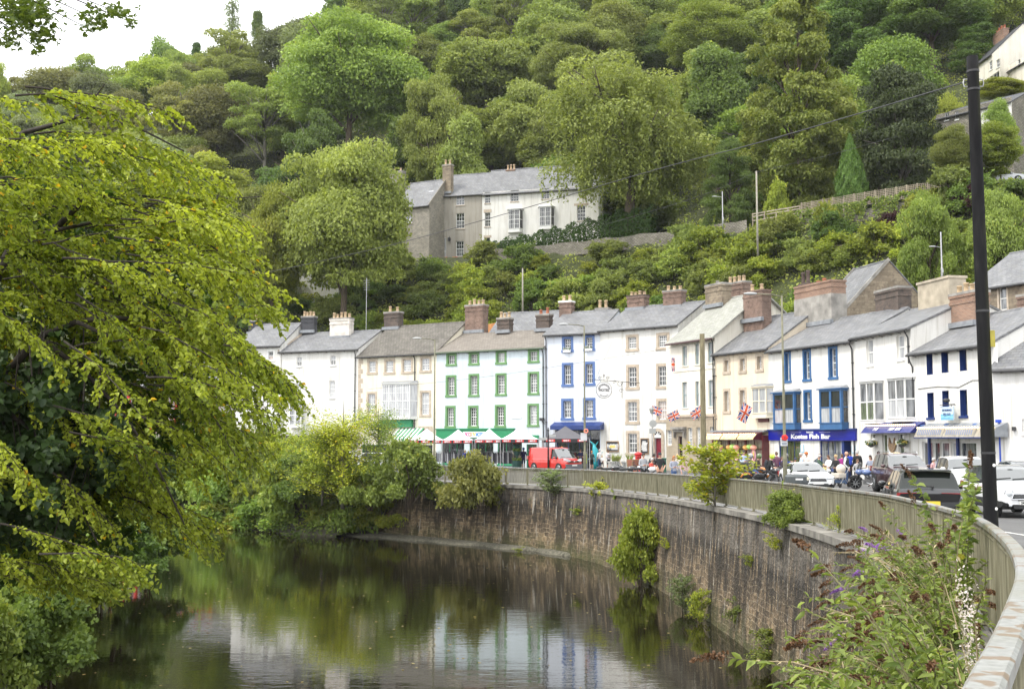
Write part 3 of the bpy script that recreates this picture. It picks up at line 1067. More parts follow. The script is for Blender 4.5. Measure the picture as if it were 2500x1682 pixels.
  b.box(u0, u0 + fw, y - .02, y + .05, z0, z1)
  b.box(u1 - fw, u1, y - .02, y + .05, z0, z1)
  b.box(u0 + fw, u1 - fw, y - .02, y + .05, z1 - fw, z1)
  b.box(u0 + fw, u1 - fw, y - .02, y + .05, z0, z0 + fw * 1.2)
  zm = (z0 + z1) / 2
  if mid:
   b.box(u0 + fw, u1 - fw, y - .012, y + .048, zm - .035, zm + .035)
  if bars:
   for i in range(1, cols):
    x = u0 + fw + (u1 - u0 - 2 * fw) * i / cols
    b.box(x - .016, x + .016, y + .001, y + .034, z0 + fw, z1 - fw)
   for j in range(1, rows):
    z = z0 + fw + (z1 - z0 - 2 * fw) * j / rows
    if abs(z - zm) > .08:
     b.box(u0 + fw, u1 - fw, y + .003, y + .032, z - .016, z + .016)
  w_ = b.build("window", frame, s.root)
  if label:
   w_["label"] = label
  g = MB()
  if lower:
   g.box(u0 + .02, u1 - .02, y + .036, y + .044, zm, z1 - .02, 0)
   g.box(u0 + .02, u1 - .02, y + .036, y + .044, z0 + .02, zm, 1)
   g.build("pane", [pane or GL_M, lower], w_)
  else:
   g.box(u0 + .02, u1 - .02, y + .036, y + .044, z0 + .02, z1 - .02)
   g.build("pane", pane or rnd.choice([GL_M, GL_M, GL_D, GL_C]), w_)
  if sur:
   q = MB()
   U0, U1, Z0, Z1 = O
   q.box(U0, u0, -.035, .03, z0, Z1)
   q.box(u1, U1, -.035, .03, z0, Z1)
   q.box(u0, u1, -.035, .03, z1, Z1)
   q.box(U0 - .05, U1 + .05, -.07, .03, Z0, z0)
   for x0, x1 in ((u0 - .001, u0 + .012), (u1 - .012, u1 + .001)):
    q.box(x0, x1, .03, dep - .072, z0 + .012, z1 - .012)
   q.box(u0 + .012, u1 - .012, .03, dep - .072, z1 - .012, z1 + .001)
   q.build("surround", sur, w_)
  elif sill:
   q = MB()
   q.box(u0 - sill_ext, u1 + sill_ext, -.09, .05, z0 - .13, z0 - .001)
   q.build("sill", sill, w_)
  return w_
 def lintel(s, u0, u1, z0, z1, m, name="lintel"):
  MB().box(u0, u1, -.03, .02, z0, z1).build(name, m, s.root)
 def bay(s, r, proj=0.55, frame=TRIM_W, panes=GL_M, cols=2, sidebars=1, rows=2, roof=LEAD, skirt=0.45, name="bay_window", bars=False, splay=0.0, blind=None, pw=.09):
  """projecting timber bay: r is the front rectangle incl. skirt; splay pulls the front corners in"""
  u0, u1, z0, z1 = r
  p = -proj
  a0, a1 = u0 + splay, u1 - splay
  zs, zt = z0 + skirt, z1 - .18
  b = MB()
  base = lambda: None
  out = [(u0, 0), (a0, p), (a1, p), (u1, 0)]
  def slab(za, zb, grow, m=0):
   pts = [(u0 - grow, .0), (a0 - grow, p - grow), (a1 + grow, p - grow), (u1 + grow, .0)]
   vs = [(x, y, za) for x, y in pts] + [(x, y, zb) for x, y in pts]
   b.add(vs, [(3, 2, 1, 0), (4, 5, 6, 7), (0, 1, 5, 4), (1, 2, 6, 5), (2, 3, 7, 6), (3, 0, 4, 7)], m)
  slab(z0, zs, 0.0)
  slab(zs, zs + .06, .05)
  slab(zt, z1 - .05, 0.0)
  slab(z1 - .05, z1 + .02, .13)
  for x, y in ((a0, p), (a1, p), (u0, 0), (u1, 0)):
   sx = pw if x < (u0 + u1) / 2 else -pw
   b.box(min(x, x + sx), max(x, x + sx), y + .004, y + pw, zs + .06, zt)
  for i in range(1, cols):
   x = a0 + (a1 - a0) * i / cols
   b.box(x - pw * .6, x + pw * .6, p + .004, p + pw, zs + .06, zt)
  for j in range(1, rows):
   z = zs + (zt - zs) * j / rows
   b.box(a0 + pw, a1 - pw, p + .012, p + .06, z - .035, z + .035)
   for (xa, ya), (xb, yb) in ((out[0], out[1]), (out[3], out[2])):
    sg = 1 if xa < xb or xa == u0 else -1
    b.bar((xa + .04 * sg, ya, z), (xb + .04 * sg, yb + pw, z), .04, .07)
  if bars:
   nc = cols * 3
   for i in range(1, nc):
    x = a0 + (a1 - a0) * i / nc
    b.box(x - .014, x + .014, p + .014, p + .05, zs + .06, zt)
   for j in range(1, rows * 2):
    z = zs + (zt - zs) * j / (rows * 2)
    b.box(a0 + pw, a1 - pw, p + .016, p + .048, z - .014, z + .014)
  w_ = b.build(name, frame, s.root)
  g = MB()
  zm = zs + (zt - zs) * .5
  g.box(a0 + .03, a1 - .03, p + .05, p + .06, zm, zt, 0)
  g.box(a0 + .03, a1 - .03, p + .05, p + .06, zs + .05, zm, 1)
  for xa, xb in ((u0, a0), (u1, a1)):
   sg = 1 if xa == u0 else -1
   g.quad((xa + .05 * sg, -.02, zs + .05), (xb + .05 * sg, p + .1, zs + .05), (xb + .05 * sg, p + .1, zt), (xa + .05 * sg, -.02, zt), 0)
  g.build("pane", [panes, blind or panes], w_)
  rf = MB()
  gq = .14
  vs = [(u0 - gq, -.0, z1 + .02), (a0 - gq, p - gq, z1 + .02), (a1 + gq, p - gq, z1 + .02), (u1 + gq, -.0, z1 + .02), (u0 + .05, -.0, z1 + .24), (u1 - .05, -.0, z1 + .24)]
  rf.add(vs, [(3, 2, 1, 0), (0, 1, 4), (1, 2, 5, 4), (2, 3, 5), (0, 4, 5, 3)])
  rf.build("bay_roof", roof, w_)
  return w_
 # -- chimneys
 def chimney(s, xc, ytop, ybot, wpx, mat=BRICK, pots=3, potm=POTM, dy=0.0, thick=0.75, cap=CONC, band=True, label=None, lower=None, pot_h=0.55, flare=True, yoff=None):
  """xc.. in photo pixels of the stack front; it stands on the ridge (dy metres in front of it)"""
  yl = (s.depth * s.ridge - dy) if yoff is None else yoff
  front = -(yl - thick / 2)
  u0, zt = s.loc(xc - wpx / 2, ytop, front)
  u1, _z = s.loc(xc + wpx / 2, ytop, front)
  zb = s.loc(xc, ybot, front)[1] - 1.2
  b = MB()
  y0, y1 = yl - thick / 2, yl + thick / 2
  zc = zt - .16 if cap else zt
  b.box(u0, u1, y0, y1, zb, zc - (.5 if lower else 0) * 0, 0)
  if band:
   zz = zc - min(.55, (zc - zb) * .3)
   b.box(u0 - .045, u1 + .045, y0 - .045, y1 + .045, zz, zz + .16, 0)
   b.box(u0 - .06, u1 + .06, y0 - .06, y1 + .06, zc - .15, zc - .003, 0)
  c = b.build("chimney", mat, s.root, uv=True)
  if label:
   c["label"] = label
  if cap:
   MB().box(u0 - .07, u1 + .07, y0 - .07, y1 + .07, zc, zt).build("chimney_cap", cap, c)
  if lower:
   MB().box(u0 - .03, u1 + .03, y0 - .03, y1 + .03, zb, zb + (zc - zb) * lower[1]).build("render_skirt", lower[0], c)
  MB().box(u0 - .12, u1 + .12, y0 - .22, y0 + .05, zb + .98, zb + 1.3).build("flashing", LEAD, c)
  for i in range(pots):
   x = u0 + (u1 - u0) * (i + .5) / pots
   pb = MB()
   r0 = min(.17, (u1 - u0) / pots * .42)
   h = pot_h * rnd.uniform(.8, 1.15)
   pb.lathe([(r0, 0), (r0 * 1.02, h * .12), (r0 * .9, h * .2), (r0 * .82, h * .8), (r0 * .98, h * .84), (r0 * 1.0, h * .96), (r0 * .8, h), (r0 * .7, h)], 10, (x, yl + rnd.uniform(-.05, .05), zt))
   pb.build("chimney_pot", potm, c, smooth=True)
  return c
 def pipe(s, x, z0=0.0, z1=None, m=IRON, y=-.09):
  z1 = z1 or s.eave - .15
  b = MB()
  b.tube([(x, -.30, z1 + .1), (x, -.28, z1 - .05), (x, y, z1 - .4), (x, y, z0)], .05, 8)
  z = z0 + 1
  while z < z1 - .5:
   b.box(x - .08, x + .08, y - .05, -.001, z, z + .05)
   z += 1.7
  b.build("downpipe", m, s.root)
 def part(s, name, b, mats, **kw):
  return b.build(name, mats, s.root, **kw)
Z1, Z2, Z3, Z4, Z5, ZU = (550, 620, 3.136), (1000, 700, 3.484), (1300, 660, 3.015), (1700, 640, 2.851), (2050, 600, 2.413), (880, 360, 3.33)
LITE = P("lamp_bulbs", (1.0, 0.72, 0.38), 0.5, 0.1, 3, emit=2.2)
GLOWSIGN = P("lit_canopy_panel", (0.60, 0.47, 0.26), 0.5, 0.35, 4, emit=0.18)
GRP = "terraced shop houses along the street"
h = House("terraced_house", "white three storey house with dark painted brick chimneys at the left end of the terrace", "house", (573, 123.0), (682, 121.4))
E = lambda top, Y, base: EYE + (1070 - top) / F * Y - base
for q, pn, lo in (((158, 752, 195, 815), GL_B, None), ((328, 745, 368, 812), GL_B, None)):
 h.window(h.rect(Z1, *q), 1, 2, sur=TRIM_W, sw=.14, outer=False, pane=GL_D, lower=GL_B, bars=False)
h.window(h.rect(Z1, 330, 912, 368, 1030), 1, 2, sill=TRIM_W, pane=GL_D, bars=False)
h.window(h.rect(Z1, 150, 925, 190, 1035), 1, 2, sill=TRIM_W, pane=GL_D, bars=False)
for k in (0.08, 0.36, 0.64):
 h.window((h.W * k, h.W * (k + .26), .7, 2.6), 3, 1, frame=BLACKP, pane=GL_D, mid=False, sill=BLACKP)
h.shell(9.9 + 2.95, WHITE_R, SLATE, 9, 2.7, verge=None)
h.chimney(621, 782, 812, 28, BRICK_BL, 3, thick=.8)
h.chimney(751, 772, 808, 30, BRICK_BL, 4, thick=.8)
fb = MB().box(.2, h.W - .2, -.25, .03, 2.85, 3.5, 0)
h.part("shop_fascia", fb, P("black_and_gold_sign", (0.03, 0.028, 0.025), 0.4, 0.2, 3))
lb_ = MB()
for i in range(16):
 lb_.ball((.4 + i * (h.W - .8) / 15, -.33, 3.55), .06, 0, 6, 4)
h.part("string_lights", lb_, LITE)
h = House("terraced_house", "wide white house with a patchy white chimney and a timber oriel over its shop", "house", (680, 121.6), (873, 117.5))
h.window(h.rect(Z1, 545, 790, 585, 858), 2, 4, sill=TRIM_W, pane=GL_C, lower=GL_D)
h.window(h.rect(Z1, 803, 780, 845, 850), 2, 4, sill=TRIM_W, pane=GL_C, lower=GL_D)
h.window(h.rect(Z1, 541, 970, 580, 1115), 3, 4, sill=TRIM_W, pane=GL_C)
h.window(h.rect(Z1, 797, 972, 838, 1100), 3, 4, sill=TRIM_W, pane=GL_C)
h.window((h.W * .62, h.W * .9, .7, 2.6), 3, 1, frame=BLACKP, pane=GL_D, mid=False, sill=BLACKP)
q = h.rect(Z1, 478, 1350, 530, 1465)
h.window((q[0], q[1], 0.1, 2.5), 2, 1, frame=BLACKP, pane=GL_B, mid=False)
h.shell(9.2 + 2.95, WHITE_R, SLATE, 9, 2.25, verge=TRIM_S, right=False)
h.bay(h.rect(Z1, 488, 1148, 580, 1330, .5), .5, TRIM_W, GL_M, 2, rows=2, skirt=.3, bars=True)
h.chimney(829, 777, 822, 47, PEEL, 5, thick=.9, dy=.9, potm=POTM, label="chimney with peeling white render")
fb = MB().box(h.W * .02, h.W * .98, -.2, .03, 2.75, 3.25)
h.part("shop_fascia", fb, BLACKP)
h.pipe(h.W - .35)
mst = MB()
mst.tube([(h.W * .80, 4.6, 14.0), (h.W * .80, 4.6, 20.3)], .035, 6)
for k in range(5):
 mst.bar((h.W * .80 - .4, 4.6, 19.0 + .25 * k), (h.W * .80 + .4, 4.6, 19.0 + .25 * k), .02)
tag(mst.build("aerial_mast", P("galvanised", (0.42, 0.42, 0.42), 0.45, 0.15, 4, metal=.6), None, loc=None), "tall thin aerial mast standing on the grey roof of the wide white house", "aerial")
o_ = bpy.data.objects["aerial_mast"]
o_.location, o_.rotation_euler = h.A, (0, 0, h.rz)
h = House("terraced_house", "cream house with a dark mossy roof, stone quoins and a broad white bow window", "house", (873, 117.5), (1065, 112))
for q in ((1087, 805, 1165, 922), (1216, 802, 1300, 922), (1350, 793, 1437, 918), (1490, 783, 1577, 910)):
 h.window(h.rect(Z1, *q), 3, 4, sur=TRIM_S, sw=.22, pane=GL_C)
h.window(h.rect(Z1, 1490, 1045, 1575, 1248), 3, 4, sur=TRIM_S, sw=.22, pane=GL_C)
h.window(h.rect(Z1, 1082, 1055, 1160, 1248), 3, 4, sur=TRIM_S, sw=.22, pane=GL_C)
q = h.rect(Z1, 1478, 1360, 1587, 1440)
h.window((q[0], q[1], 0.1, 2.3), 2, 1, frame=BLACKP, pane=GL_D, mid=False)
h.window((.6, q[0] - 1.2, .6, 2.3), 5, 1, frame=TRIM_GD, pane=GL_D, mid=False, sill=TRIM_GD)
h.shell(8.43 + 2.95, CREAM_R, SLATE_DK, 10, 3.35)
h.bay(h.rect(Z1, 1172, 988, 1440, 1265, .7), .7, TRIM_W, GL_C, 4, rows=2, skirt=.2, bars=True, splay=.45, name="bow_window")
h.chimney(955, 762, 800, 35, BRICK_DK, 2, thick=.85)
h.chimney(1157, 745, 808, 43, BRICK, 4, thick=1.0, band=True)
q = h.rect(Z1, 1180, 1270, 1425, 1325, .3)
h.part("shop_fascia", MB().box(q[0], q[1], -.3, .02, q[2], q[3]), TRIM_GD)
q = h.rect(Z1, 1478, 1318, 1587, 1358)
h.part("stone_lintel", MB().box(q[0], q[1], -.06, .02, q[2], q[3]), TRIM_S)
qb = MB()
for k in range(22):
 wq = .62 if k % 2 else .36
 qb.box(.0, wq, -.02, .02, .1 + k * .5, .1 + k * .5 + .47)
h.part("quoins", qb, TRIM_S)
aw = MB()
q = h.rect(Z1, 1280, 1365, 1480, 1412, 1.0)
ns = 14
for i in range(ns):
 a, c = q[0] + (q[1] - q[0]) * i / ns, q[0] + (q[1] - q[0]) * (i + 1) / ns
 aw.quad((a, -1.5, q[2]), (c, -1.5, q[2]), (c, -.02, q[3] + .45), (a, -.02, q[3] + .45), i % 2)
 aw.quad((a, -1.503, q[2] - .28), (c, -1.503, q[2] - .28), (c, -1.503, q[2]), (a, -1.503, q[2]), i % 2)
h.part("striped_awning", aw, [TRIM_W, TRIM_GD])
h.pipe(h.W * .735)
h = House("terraced_house", "pale ice blue house with twelve green framed windows behind the white gazebos", "house", (1065, 112), (1330, 105.6))
for row in (((312, 566, 400, 676), (503, 556, 593, 670), (733, 542, 825, 662), (1006, 532, 1103, 650)),
   ((308, 752, 398, 940), (502, 740, 592, 938), (731, 735, 825, 930), (1005, 722, 1102, 922)),
   ((304, 1012, 391, 1203), (498, 1010, 586, 1203), (726, 1003, 818, 1200), (1003, 993, 1100, 1193))):
 for q in row:
  h.window(h.rect(Z2, *q), 3, 6 if q[3] - q[1] > 150 else 4, sur=TRIM_G, sw=.20, dep=.26)
for k in (.05, .32, .58):
 h.window((h.W * k, h.W * (k + .22), .5, 2.7), 3, 1, frame=TRIM_GD, pane=GL_D, mid=False, sill=TRIM_GD)
h.window((h.W * .84, h.W * .93, .1, 2.4), 2, 2, frame=TRIM_GD, pane=GL_D, mid=False)
h.shell(8.43 + 2.95, ICE_R, SLATE_BR, 8.5, 1.95, gutter=P('dull_green_gutter', (0.09, 0.13, 0.08), .5, .15, 3))
h.chimney(1228, 776, 808, 29, BRICK_DK, 3, thick=.8, dy=.2)
h.chimney(1324, 767, 804, 31, BRICK_DK, 2, thick=.8, dy=.2, potm=POTR)
q = h.rect(Z2, 225, 1213, 885, 1290, .12)
h.part("shop_fascia", MB().box(q[0], q[1], -.14, .02, q[2], q[3]).box(q[0] - .1, q[1] + .1, -.22, .02, q[3], q[3] + .1), TRIM_GD)
q = h.rect(Z2, 1035, 1262, 1095, 1300, .12)
h.part("green_panel", MB().box(q[0], q[1], -.1, .02, q[2], q[3]), TRIM_GD)
q = h.rect(Z2, 868, 1107, 950, 1122)
h.part("wall_plaque", MB().box(q[0], q[1], -.05, -.001, q[2], q[3]), TRIM_W)
h.pipe(h.W - .12)
q = h.rect(Z2, 1110, 1115, 1140, 1140, .2)
h.part("security_camera", MB().box(q[0], q[1], -.35, -.05, q[2], q[3]).bar(((q[0] + q[1]) / 2, -.2, q[2]), ((q[0] + q[1]) / 2 + .2, -.001, q[2] - .3), .04), IRON)
q = h.rect(Z2, 455, 1232, 640, 1282, .6)
bn = thing("banner", "white banner with multicoloured lettering hung between two white gazebos", "banner", h.A - h.n * -.62 + Vector((0, 0, 0)), h.rz)
MB().box(q[0], q[1], -.01, .01, q[2], q[3]).build("sheet", P("banner_vinyl", (0.78, 0.79, 0.80), 0.5, 0.04, 2), bn)
xx = q[0] + .25
hh = (q[3] - q[2]) * .66
for ch, cl in (("R", (.55, .05, .25)), ("O", (.7, .1, .3)), ("C", (.75, .05, .1)), ("K", (.85, .25, .02)), ("'", (.9, .5, .02)), ("N", (.9, .6, .02)), ("'", (.9, .6, .02)), ("M", (.08, .3, .75)), ("O", (.06, .26, .72)), ("T", (.05, .24, .7)), ("O", (.1, .35, .75))):
 wch = .12 if ch == "'" else (q[1] - q[0] - .5) / 9.6
 text_part(ch, hh * 1.35, P("banner_ink_%d%d" % (cl[0] * 100, cl[2] * 100), cl, 0.6, 0.05), bn, loc=(xx + wch / 2, -.014, (q[2] + q[3]) / 2), bold=.012, xs=.72)
 xx += wch
h = House("terraced_house", "pale blue house with six blue framed windows above a navy shop canopy", "house", (1330, 105.6), (1466.5, 103))
for q in ((217, 487, 300, 605), (378, 475, 458, 595), (217, 680, 300, 858), (378, 672, 460, 850), (212, 943, 302, 1105), (373, 938, 463, 1100)):
 h.window(h.rect(Z3, *q), 3, 4, sur=TRIM_B, sw=.22, dep=.26, pane=GL_D if q[1] < 900 else GL_M)
q = h.rect(Z3, 165, 1172, 500, 1300)
h.window((q[0], q[1] - .05, .05, q[3]), 4, 1, frame=NAVY, pane=GL_D, mid=False, dep=.5)
h.shell(9.58 + 2.93, BLUEW_R, SLATE, 9, 2.4)
h.chimney(1379.5, 735, 788, 29, BRICK, 2, thick=.8, label="tall red brick chimney with a white painted cap", cap=TRIM_W)
h.chimney(1469, 752, 768, 30, CONC, 2, thick=.7, pot_h=.8, dy=-1.2)
q = h.rect(Z3, 135, 1135, 503, 1172, .8)
cn = MB()
cn.add([(q[0], -.02, q[3] + .25), (q[1], -.02, q[3] + .25), (q[1], -.95, q[3] - .1), (q[0], -.95, q[3] - .1), (q[0], -.95, q[2]), (q[1], -.95, q[2]), (q[0], -.02, q[2]), (q[1], -.02, q[2])],
 [(0, 3, 2, 1), (3, 4, 5, 2), (4, 6, 7, 5), (0, 6, 4, 3), (1, 2, 5, 7)])
h.part("shop_canopy", cn, NAVY)
for q in ((217, 585, 300, 600), (378, 575, 458, 590)):
 r_ = h.rect(Z3, *q)
 fl = MB()
 fl.box(r_[0] + .2, r_[1] - .2, -.25, -.08, r_[2] - .05, r_[3], 0)
 for k in range(60):
  fl.ball((rnd.uniform(r_[0] + .2, r_[1] - .2), rnd.uniform(-.28, -.06), rnd.uniform(r_[3] - .02, r_[3] + .22)), rnd.uniform(.025, .05), 1 if k % 3 else 2, 5, 3)
 h.part("window_box", fl, [TRIM_W, P("box_leaves", (0.07, 0.13, 0.04), 0.7, 0.3, 9), P("white_petals", (0.75, 0.76, 0.7), 0.7, 0.1, 9)])
h.pipe(.18)
h = House("hotel_building", "tall white hotel front with stone framed windows, notice boards and an arched maroon door", "hotel", (1466.5, 103), (1659, 97.6))
for q, p_ in (((688, 472, 782, 598), GL_M), ((912, 458, 1008, 587), GL_M), ((690, 693, 784, 880), GL_D), ((911, 685, 1010, 872), GL_D), ((686, 948, 787, 1133), GL_M), ((912, 942, 1008, 1120), GL_B), ((690, 1180, 787, 1365), GL_M)):
 h.window(h.rect(Z3, *q), 4 if q[1] < 600 else 3, 4, sur=TRIM_S, sw=.24, pane=p_)
q = h.rect(Z3, 900, 1185, 950, 1392)
du0, du1, dzt = q[0], q[1], q[3]
dzs = dzt - (du1 - du0) * .5
h.holes.append((du0, du1, 0.05, dzs, .3))
h.shell(9.75 + 2.9, WHITE_R, SLATE, 9, 2.35)
dm = MB().box(du0 + .04, du1 - .04, .18, .25, .06, dzs - .25)
for zz in ((.3, 1.0), (1.15, 2.0)):
 for xx in ((du0 + .14, (du0 + du1) / 2 - .06), ((du0 + du1) / 2 + .06, du1 - .14)):
  dm.box(xx[0], xx[1], .16, .19, zz[0], zz[1])
dr = h.part("door", dm, P("claret_door", (0.20, 0.012, 0.03), 0.35, 0.12, 2), bevel=.01)
MB().ball((du1 - .16, .13, 1.1), .035, 0, 8, 6).build("handle", P("brass", (0.6, 0.42, 0.15), 0.3, 0.1, 3, metal=1), dr)
cx, rr = (du0 + du1) / 2, (du1 - du0) / 2
arch = MB()
fan = MB()
for i in range(12):
 a0, a1 = math.pi * i / 12, math.pi * (i + 1) / 12
 pa = [(cx + math.cos(a) * r_, dzs + math.sin(a) * r_) for a, r_ in ((a0, rr), (a1, rr), (a1, rr + .28), (a0, rr + .28))]
 arch.prism(pa, -.06, .02)
 fan.add([(cx, -.02, dzs)] + [(cx + math.cos(a) * rr, -.02, dzs + math.sin(a) * rr) for a in (a0, a1)], [(0, 1, 2)])
arch.box(du0 - .28, du0, -.06, .02, 0, dzs).box(du1, du1 + .28, -.06, .02, 0, dzs)
h.part("door_arch", arch, TRIM_S)
fl_ = h.part("fanlight", fan, GL_D)
fb = MB().box(du0, du1, -.04, .2, dzs - .2, dzs + .04)
for i in (3, 6, 9):
 a = math.pi * i / 12
 fb.bar((cx, -.035, dzs), (cx + math.cos(a) * rr, -.035, dzs + math.sin(a) * rr), .05, .03)
fb.tube([(cx + math.cos(math.pi * i / 12) * rr * .5, -.03, dzs + math.sin(math.pi * i / 12) * rr * .5) for i in range(13)], .02, 6)
fb.build("fanlight_bars", TRIM_W, fl_)
SLATEB = P("chalkboard", (0.035, 0.037, 0.045), 0.5, 0.25, 3)
CHALK = P("chalk_white", (0.72, 0.72, 0.70), 0.8, 0.1, 9)
CHALKY = P("chalk_yellow", (0.75, 0.55, 0.15), 0.8, 0.1, 9)
for q, lab, nl_ in (((547, 1256, 637, 1336), "wide wooden framed chalkboard on the white hotel wall beside the grey planters", 4), ((798, 1235, 858, 1352), "tall wooden framed menu chalkboard beside the arched maroon door", 8)):
 u0, u1, z0, z1 = h.rect(Z3, *q)
 nb = thing("notice_board", lab, "notice board", h.A + h.n * .03, h.rz)
 f = MB()
 f.box(u0, u1, -.06, -.001, z1 - .07, z1).box(u0, u1, -.06, -.001, z0, z0 + .07).box(u0, u0 + .07, -.06, -.001, z0 + .07, z1 - .07).box(u1 - .07, u1, -.06, -.001, z0 + .07, z1 - .07)
 f.build("board_frame", WOODM, nb)
 MB().box(u0 + .07, u1 - .07, -.03, -.003, z0 + .07, z1 - .07).build("board", SLATEB, nb)
 t = MB()
 if nl_ == 4:
  um = (u0 + u1) / 2
  for k in range(9):
   t.box(um - .78 + k * .17 + .03 * (k > 2), um - .66 + k * .17 + .03 * (k > 2), -.036, -.031, z1 - .54, z1 - .28 + .03 * (k % 2), 0)
  for k in range(6):
   t.box(um - .1 + k * .13, um - .01 + k * .13, -.036, -.031, z0 + .2, z0 + .42, 0)
  t.box(um - .6, um + .6, -.036, -.031, z1 - .68, z1 - .64, 0)
  t.ball(((u0 + u1) / 2, -.033, (z0 + z1) / 2), (.42, .006, .14), 1)
 for k in range(nl_):
  zz = z1 - .3 - (z1 - z0 - .6) * k / (nl_ - 1)
  if nl_ == 8:
   ww = (u1 - u0) * rnd.uniform(.2, .36)
   xo = rnd.uniform(-.12, .12)
   t.box((u0 + u1) / 2 + xo - ww, (u0 + u1) / 2 + xo + ww, -.036, -.031, zz - .04, zz + .05, 0)
 if t.v:
  t.build("chalk_lines", [CHALK, CHALKY], nb)
h.chimney(1551, 722, 753, 40, BRICK, 4, thick=.9, pot_h=.35, cap=BRICK_DK)
h.chimney(1640, 710, 748, 43, BRICK, 3, thick=.9, cap=CONC, pot_h=.45)
HOTEL = h
h = House("office_building", "cream classical building with slim windows over a carved stone ground floor", "building", (1644, 96.3), (1748, 90.6))
GLT = GL_C
for q in ((1105, 556, 1140, 702), (1199, 540, 1228, 692), (1293, 528, 1331, 677), (1105, 823, 1140, 1010), (1202, 817, 1228, 1000), (1297, 807, 1331, 1000)):
 h.window(h.rect(Z3, *q), 1, 2, frame=TRIM_T, pane=GLT if q[1] < 600 else GL_C, sur=CREAM_L, sw=.1, outer=False, bars=False)
zb = h.rect(Z3, 1000, 1062, 1300, 1075)[3]
for q in ((990, 1175, 1030, 1285), (1148, 1158, 1182, 1312), (1212, 1155, 1240, 1310), (1312, 1150, 1340, 1235)):
 r_ = h.rect(Z3, *q)
 h.window(r_, 2, 3, frame=TRIM_W, pane=GL_C, sill=TRIM_S, bars=True)
q = h.rect(Z3, 1075, 1220, 1108, 1345)
h.window((q[0], q[1], .1, q[3]), 1, 1, frame=MAROON, pane=GL_D, mid=False, bars=False)
hl = h.holes
h.shell(8.2 + 2.9, CREAM_L, SLATE_PALE, 9.5, 3.6, over=.45, gable=.35, gutter=BARGE)
sb = MB()
us = sorted(set([-.02, h.W + .02] + [v for k in hl for v in k[:2] if k[3] < zb]))
zs = sorted(set([-.4, zb - .2] + [v for k in hl for v in k[2:4] if k[3] < zb]))
for i in range(len(us) - 1):
 for j in range(len(zs) - 1):
  cx, cz = (us[i] + us[i + 1]) / 2, (zs[j] + zs[j + 1]) / 2
  if any(k[0] < cx < k[1] and k[2] < cz < k[3] for k in hl):
   continue
  sb.quad((us[i], -.07, zs[j]), (us[i + 1], -.07, zs[j]), (us[i + 1], -.07, zs[j + 1]), (us[i], -.07, zs[j + 1]))
for k in hl:
 if k[3] < zb:
  sb.quad((k[0], -.07, k[2]), (k[0], -.07, k[3]), (k[0], .01, k[3]), (k[0], .01, k[2]))
  sb.quad((k[1], -.07, k[2]), (k[1], .01, k[2]), (k[1], .01, k[3]), (k[1], -.07, k[3]))
  sb.quad((k[0], -.07, k[3]), (k[1], -.07, k[3]), (k[1], .01, k[3]), (k[0], .01, k[3]))
h.part("stone_ground_floor", sb, ASHLAR, uv=True)
h.part("string_course", MB().box(-.06, h.W + .06, -.22, .02, zb - .2, zb).box(-.02, h.W + .02, -.1, .02, zb - .42, zb - .202), TRIM_S)
zc = h.rect(Z3, 1060, 703, 1340, 727)[2]
h.part("upper_band", MB().box(0, h.W, -.05, .02, zc - .1, zc + .06), CREAM_L)
q = h.rect(Z3, 1028, 1152, 1118, 1180, .3)
h.part("door_hood", MB().box(q[0], q[1], -.5, -.07, q[3] - .2, q[3]).box(q[0] + .12, q[1] - .12, -.35, -.07, q[2] - .1, q[3] - .2).box(q[0] + .1, q[0] + .28, -.3, -.07, q[2] - .6, q[2] - .1).box(q[1] - .28, q[1] - .1, -.3, -.07, q[2] - .6, q[2] - .1), CONC)
h.chimney(1741.5, 697, 745, 40, STONE, 1, thick=1.0, pot_h=.3, potm=CONC, label="square stone chimney", dy=.4, yoff=4.1)
h.chimney(1790, 694, 730, 45, BRICK, 4, thick=.9, potm=POTM, yoff=6.4)
h.pipe(h.W - .15)
h = House("terraced_house", "peach rendered house with bow fronted gift shop under three lit canopies", "house", (1748, 90.8), (1880, 84.5))
for q in ((188, 668, 236, 780), (297, 655, 350, 775), (413, 638, 467, 765), (188, 880, 237, 1055), (297, 873, 350, 1050)):
 h.window(h.rect(Z4, *q), 2, 4, sur=TRIM_S, sw=.2, pane=GL_C, dep=.3)
hz = 2.75
h.holes.append((.35, h.W - .2, .05, hz, .6))
h.shell(6.7 + 2.88, PEACH_R, SLATE, 9, 2.95)
h.bay(h.rect(Z4, 372, 865, 500, 1085, .5), .5, P("cream_timber", (0.78, 0.72, 0.58), .5, .06, 3), GL_C, 2, rows=2, skirt=.35, splay=.25)
h.chimney(1837, 714, 780, 46, BRICK, 2, thick=.9, cap=None, dy=.6, pot_h=.6, potm=POTM, yoff=3.0)
sh = MB()
nb = 3
bw = (h.W - .5) / nb
for i in range(nb + 1):
 x = .3 + i * bw
 sh.box(x - .09, x + .09, -.55, .0, .05, 3.1, 0)
for i in range(nb):
 x = .3 + i * bw
 sh.box(x + .09, x + bw - .09, -.5, -.42, .05, .55, 0)
 sh.box(x + bw * .5 - .03, x + bw * .5 + .03, -.48, -.42, .55, 2.75, 0)
 sh.box(x + .09, x + bw - .09, -.48, -.42, 2.02, 2.09, 0)
sf = h.part("shop_front", sh, MAROON)
g = MB()
for i in range(nb):
 x = .3 + i * bw
 g.box(x + .09, x + bw - .09, -.44, -.432, .55, 2.8)
g.build("pane", glass_mat("sweet_shop_glass", (0.16, 0.13, 0.10), (0.46, 0.42, 0.34), 2.2), sf)
